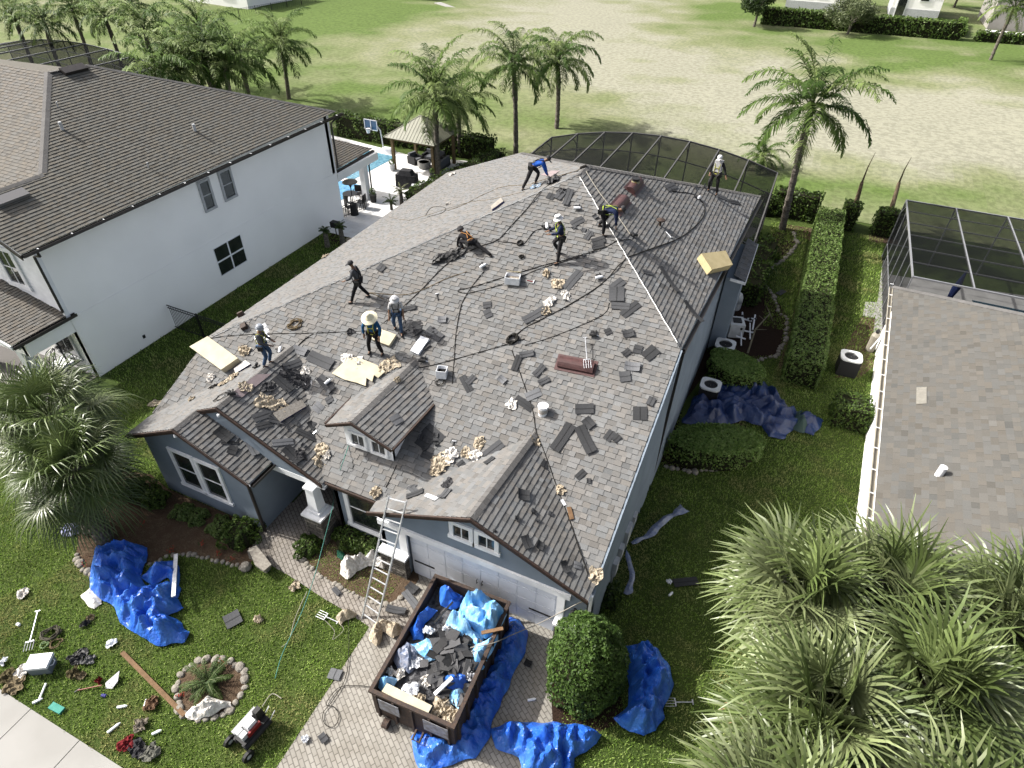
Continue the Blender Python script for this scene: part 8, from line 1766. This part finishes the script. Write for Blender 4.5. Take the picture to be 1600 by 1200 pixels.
    if harness:
        q = MB(); fr_ = .135; bk = -.125
        for a in (-1, 1):
            q.tube([tor(a*.10, .10, bk), tor(a*.03, .30, bk-.02), tor(a*.11, .49, bk+.04), tor(a*.13, .53, 0), tor(a*.12, .46, fr_-.01), tor(a*.09, .30, fr_+.01), tor(a*.11, .06, fr_-.01)], .016*s, 5)
        q.tube([tor(-.12, .28, fr_), tor(0, .29, fr_+.02), tor(.12, .28, fr_)], .014*s, 5)
        q.tube([tor(math.cos(t)*.165, .02, math.sin(t)*.13) for t in np.linspace(0, 6.28, 15)], .022*s, 5); q.build('harness', harness, th, local=True)
    if bag:
        q = MB(); q.box(tor(-.2, -.04, 0), (.08*s, .18*s, .18*s)); q.box(tor(.2, -.04, 0), (.08*s, .16*s, .16*s)); q.build('tool_pouch', M_blackp, th, local=True)
    return th
cl = lambda n, c, **k: mat(n, c, .85, .1, ns=9, ncol=tuple(x*.6 for x in c), bump=.004, bs=25, **k)
K_gry, K_blk, K_jean, K_wht, K_blue, K_royal, K_navy, K_olv = cl('grey_shirt', (.15, .155, .17)), cl('black_cloth', (.03, .03, .034)), cl('denim', (.10, .17, .30)), cl('white_shirt', (.85, .85, .85)), cl('blue_shirt', (.035, .16, .36)), cl('royal_blue', (.035, .16, .72)), cl('navy_shirt', (.035, .05, .12)), cl('dark_trousers', (.055, .052, .055))
H_yel, H_blk, H_str, H_cap, H_wht, H_hel = mat('yellow_webbing', (.50, .50, .08), .7, .2), mat('black_webbing', (.02, .02, .02), .7, .2), mat('straw', (.85, .80, .60), .85, .1, ns=20, ncol=(.7, .64, .45)), mat('dark_cap', (.06, .06, .065), .8, .2), mat('white_hat', (.85, .86, .88), .7, .2), mat('pale_helmet', (.42, .46, .52), .4, .4)
person((564, 470), 1.9, 'walk', 'person in a dark cap and grey shirt striding left across the roof', shirt=K_gry, pants=K_blk, hat=('cap', H_cap), harness=H_blk, legs={'fl': (-.10, .34), 'fr': (.12, -.32)}, arms={'l': ((-.3, .3, -1), (.1, .9, -.5)), 'r': ((.3, -.35, -1), (.1, -.2, -1))}, bend=.18)
person((418, 571), -1.1, 'stand', 'person in a grey helmet and jeans standing on the left gable ridge', H=1.66, shirt=K_gry, pants=K_jean, hat=('helmet', H_hel), harness=H_yel, bend=.08, arms={'l': ((-.2, .3, -1), (.3, .8, -.5)), 'r': ((.2, .3, -1), (-.3, .8, -.5))})
person((588, 553), -2.9, 'stand', 'person in a wide straw hat and blue long sleeved shirt', H=1.72, shirt=K_blue, pants=K_blk, hat=('straw', H_str), harness=H_yel, bend=.12, legs={'fl': (-.24, .02), 'fr': (.24, -.02), 'nod': .4}, arms={'l': ((-.5, .15, -1), (.1, .35, -.9)), 'r': ((.5, .1, -1), (-.1, .2, -1))})
person((623, 519), -2.6, 'walk', 'person in a white shirt, white hat and jeans', H=1.55, shirt=K_wht, pants=K_jean, hat=('bucket', H_wht), harness=H_blk, sleeves='short', bend=.2, legs={'fl': (-.12, .18), 'fr': (.14, -.2)})
person((736, 392), 1.1, 'kneel', 'person crouching face down with orange shoulder straps, in dark clothes', H=1.6, shirt=K_blk, pants=K_blk, hat=('helmet', H_cap), harness=mat('orange_webbing', (.6, .28, .08), .7, .2), bend=1.25, crouch=.50, legs={'fl': (-.2, .25), 'fr': (.35, -.85)}, arms={'l': ((-.2, .3, -1), (0, .2, -1)), 'r': ((.2, .3, -1), (0, .2, -1))})
person((874, 405), 2.2, 'stand', 'person in dark clothes and a pale helmet with a bright harness, standing mid slope', H=1.66, shirt=K_navy, pants=K_olv, hat=('bucket', H_wht), harness=mat('lime_webbing', (.55, .7, .1), .7, .2), bend=.15, legs={'fl': (-.2, .12), 'fr': (.2, -.06)}, arms={'l': ((-.2, .5, -1), (.2, .9, -.1)), 'r': ((.2, .4, -1), (-.2, .9, -.2))})
person((938, 362), -1.35, 'bend', 'person in a navy shirt bent double over the white hip line', H=1.66, shirt=K_navy, pants=K_blk, hat=('cap', H_cap), harness=mat('lime_webbing', (.55, .7, .1), .7, .2), bend=1.45, crouch=.06, legs={'fl': (-.2, -.1), 'fr': (.22, .12)}, arms={'l': ((-.1, .2, -1), (0, .1, -1)), 'r': ((.1, .2, -1), (0, .1, -1))})
person((830, 292), -1.2, 'bend', 'person in a royal blue shirt bending forward at the far left slope', H=1.66, shirt=K_royal, pants=K_olv, hat=('cap', H_cap), harness=H_blk, bend=1.1, crouch=.05, legs={'fl': (-.15, .15), 'fr': (.16, -.35)}, arms={'l': ((-.1, .4, -1), (.1, .4, -1)), 'r': ((.1, .4, -1), (-.1, .5, -1))})
p_, n_ = Vector((4.75, 18.35, 6.95)), Vector((.3, .3, .9)).normalized(); person((1112, 298), 2.95, 'stand', 'person in a pale vest and black mask standing in front of the pool cage', H=1.68, shirt=K_blk, pants=K_olv, hat=('cap', H_wht), harness=H_yel, legs={'fl': (-.2, .0), 'fr': (.2, .0)}, arms={'l': ((-.6, .1, -1), (-.5, .3, -.9)), 'r': ((.5, .1, -1), (-.2, .5, -.7))}, on=(p_, n_))
th = [o for o in COL.objects if o.get('label', '').startswith('person in a pale vest')][0]
q = MB(); q.box((0, .0, 1.22), (.34, .27, .46), taper=.92); q.build('vest', K_wht, th, local=True)
# the materials the bent men work on
scrap(865, 285, .32, mat('grey_felt', (.15, .15, .155), .9, .1, ns=8, ncol=(.09, .09, .09)), 'grey folded shingle pile under the royal blue shirted man', 801, h=.3, name='shingle_pile', cat='shingle pile')
scrap(838, 293, .22, mat('blue_wrap', (.12, .3, .5), .6, .3, ns=12, ncol=(.5, .5, .5)), 'blue and white wrapper at the feet of the royal blue shirted man', 802, h=.12, name='wrapper', cat='wrapper')
scrap(705, 402, .30, M_blackp, 'dark crumpled felt strip trailing behind the crouching person', 803, h=.14, name='felt_strip', cat='strip', elong=2.6, rot=.75)
flap([(845, 274), (862, 268), (876, 268), (860, 278)], 'pinkish underlayment patch near the ridge on the bright slope', mat('pink_strip', (.42, .34, .35), .9, .1), 'underlayment_patch', .006, 4, .0, cat='patch', lift=.035)
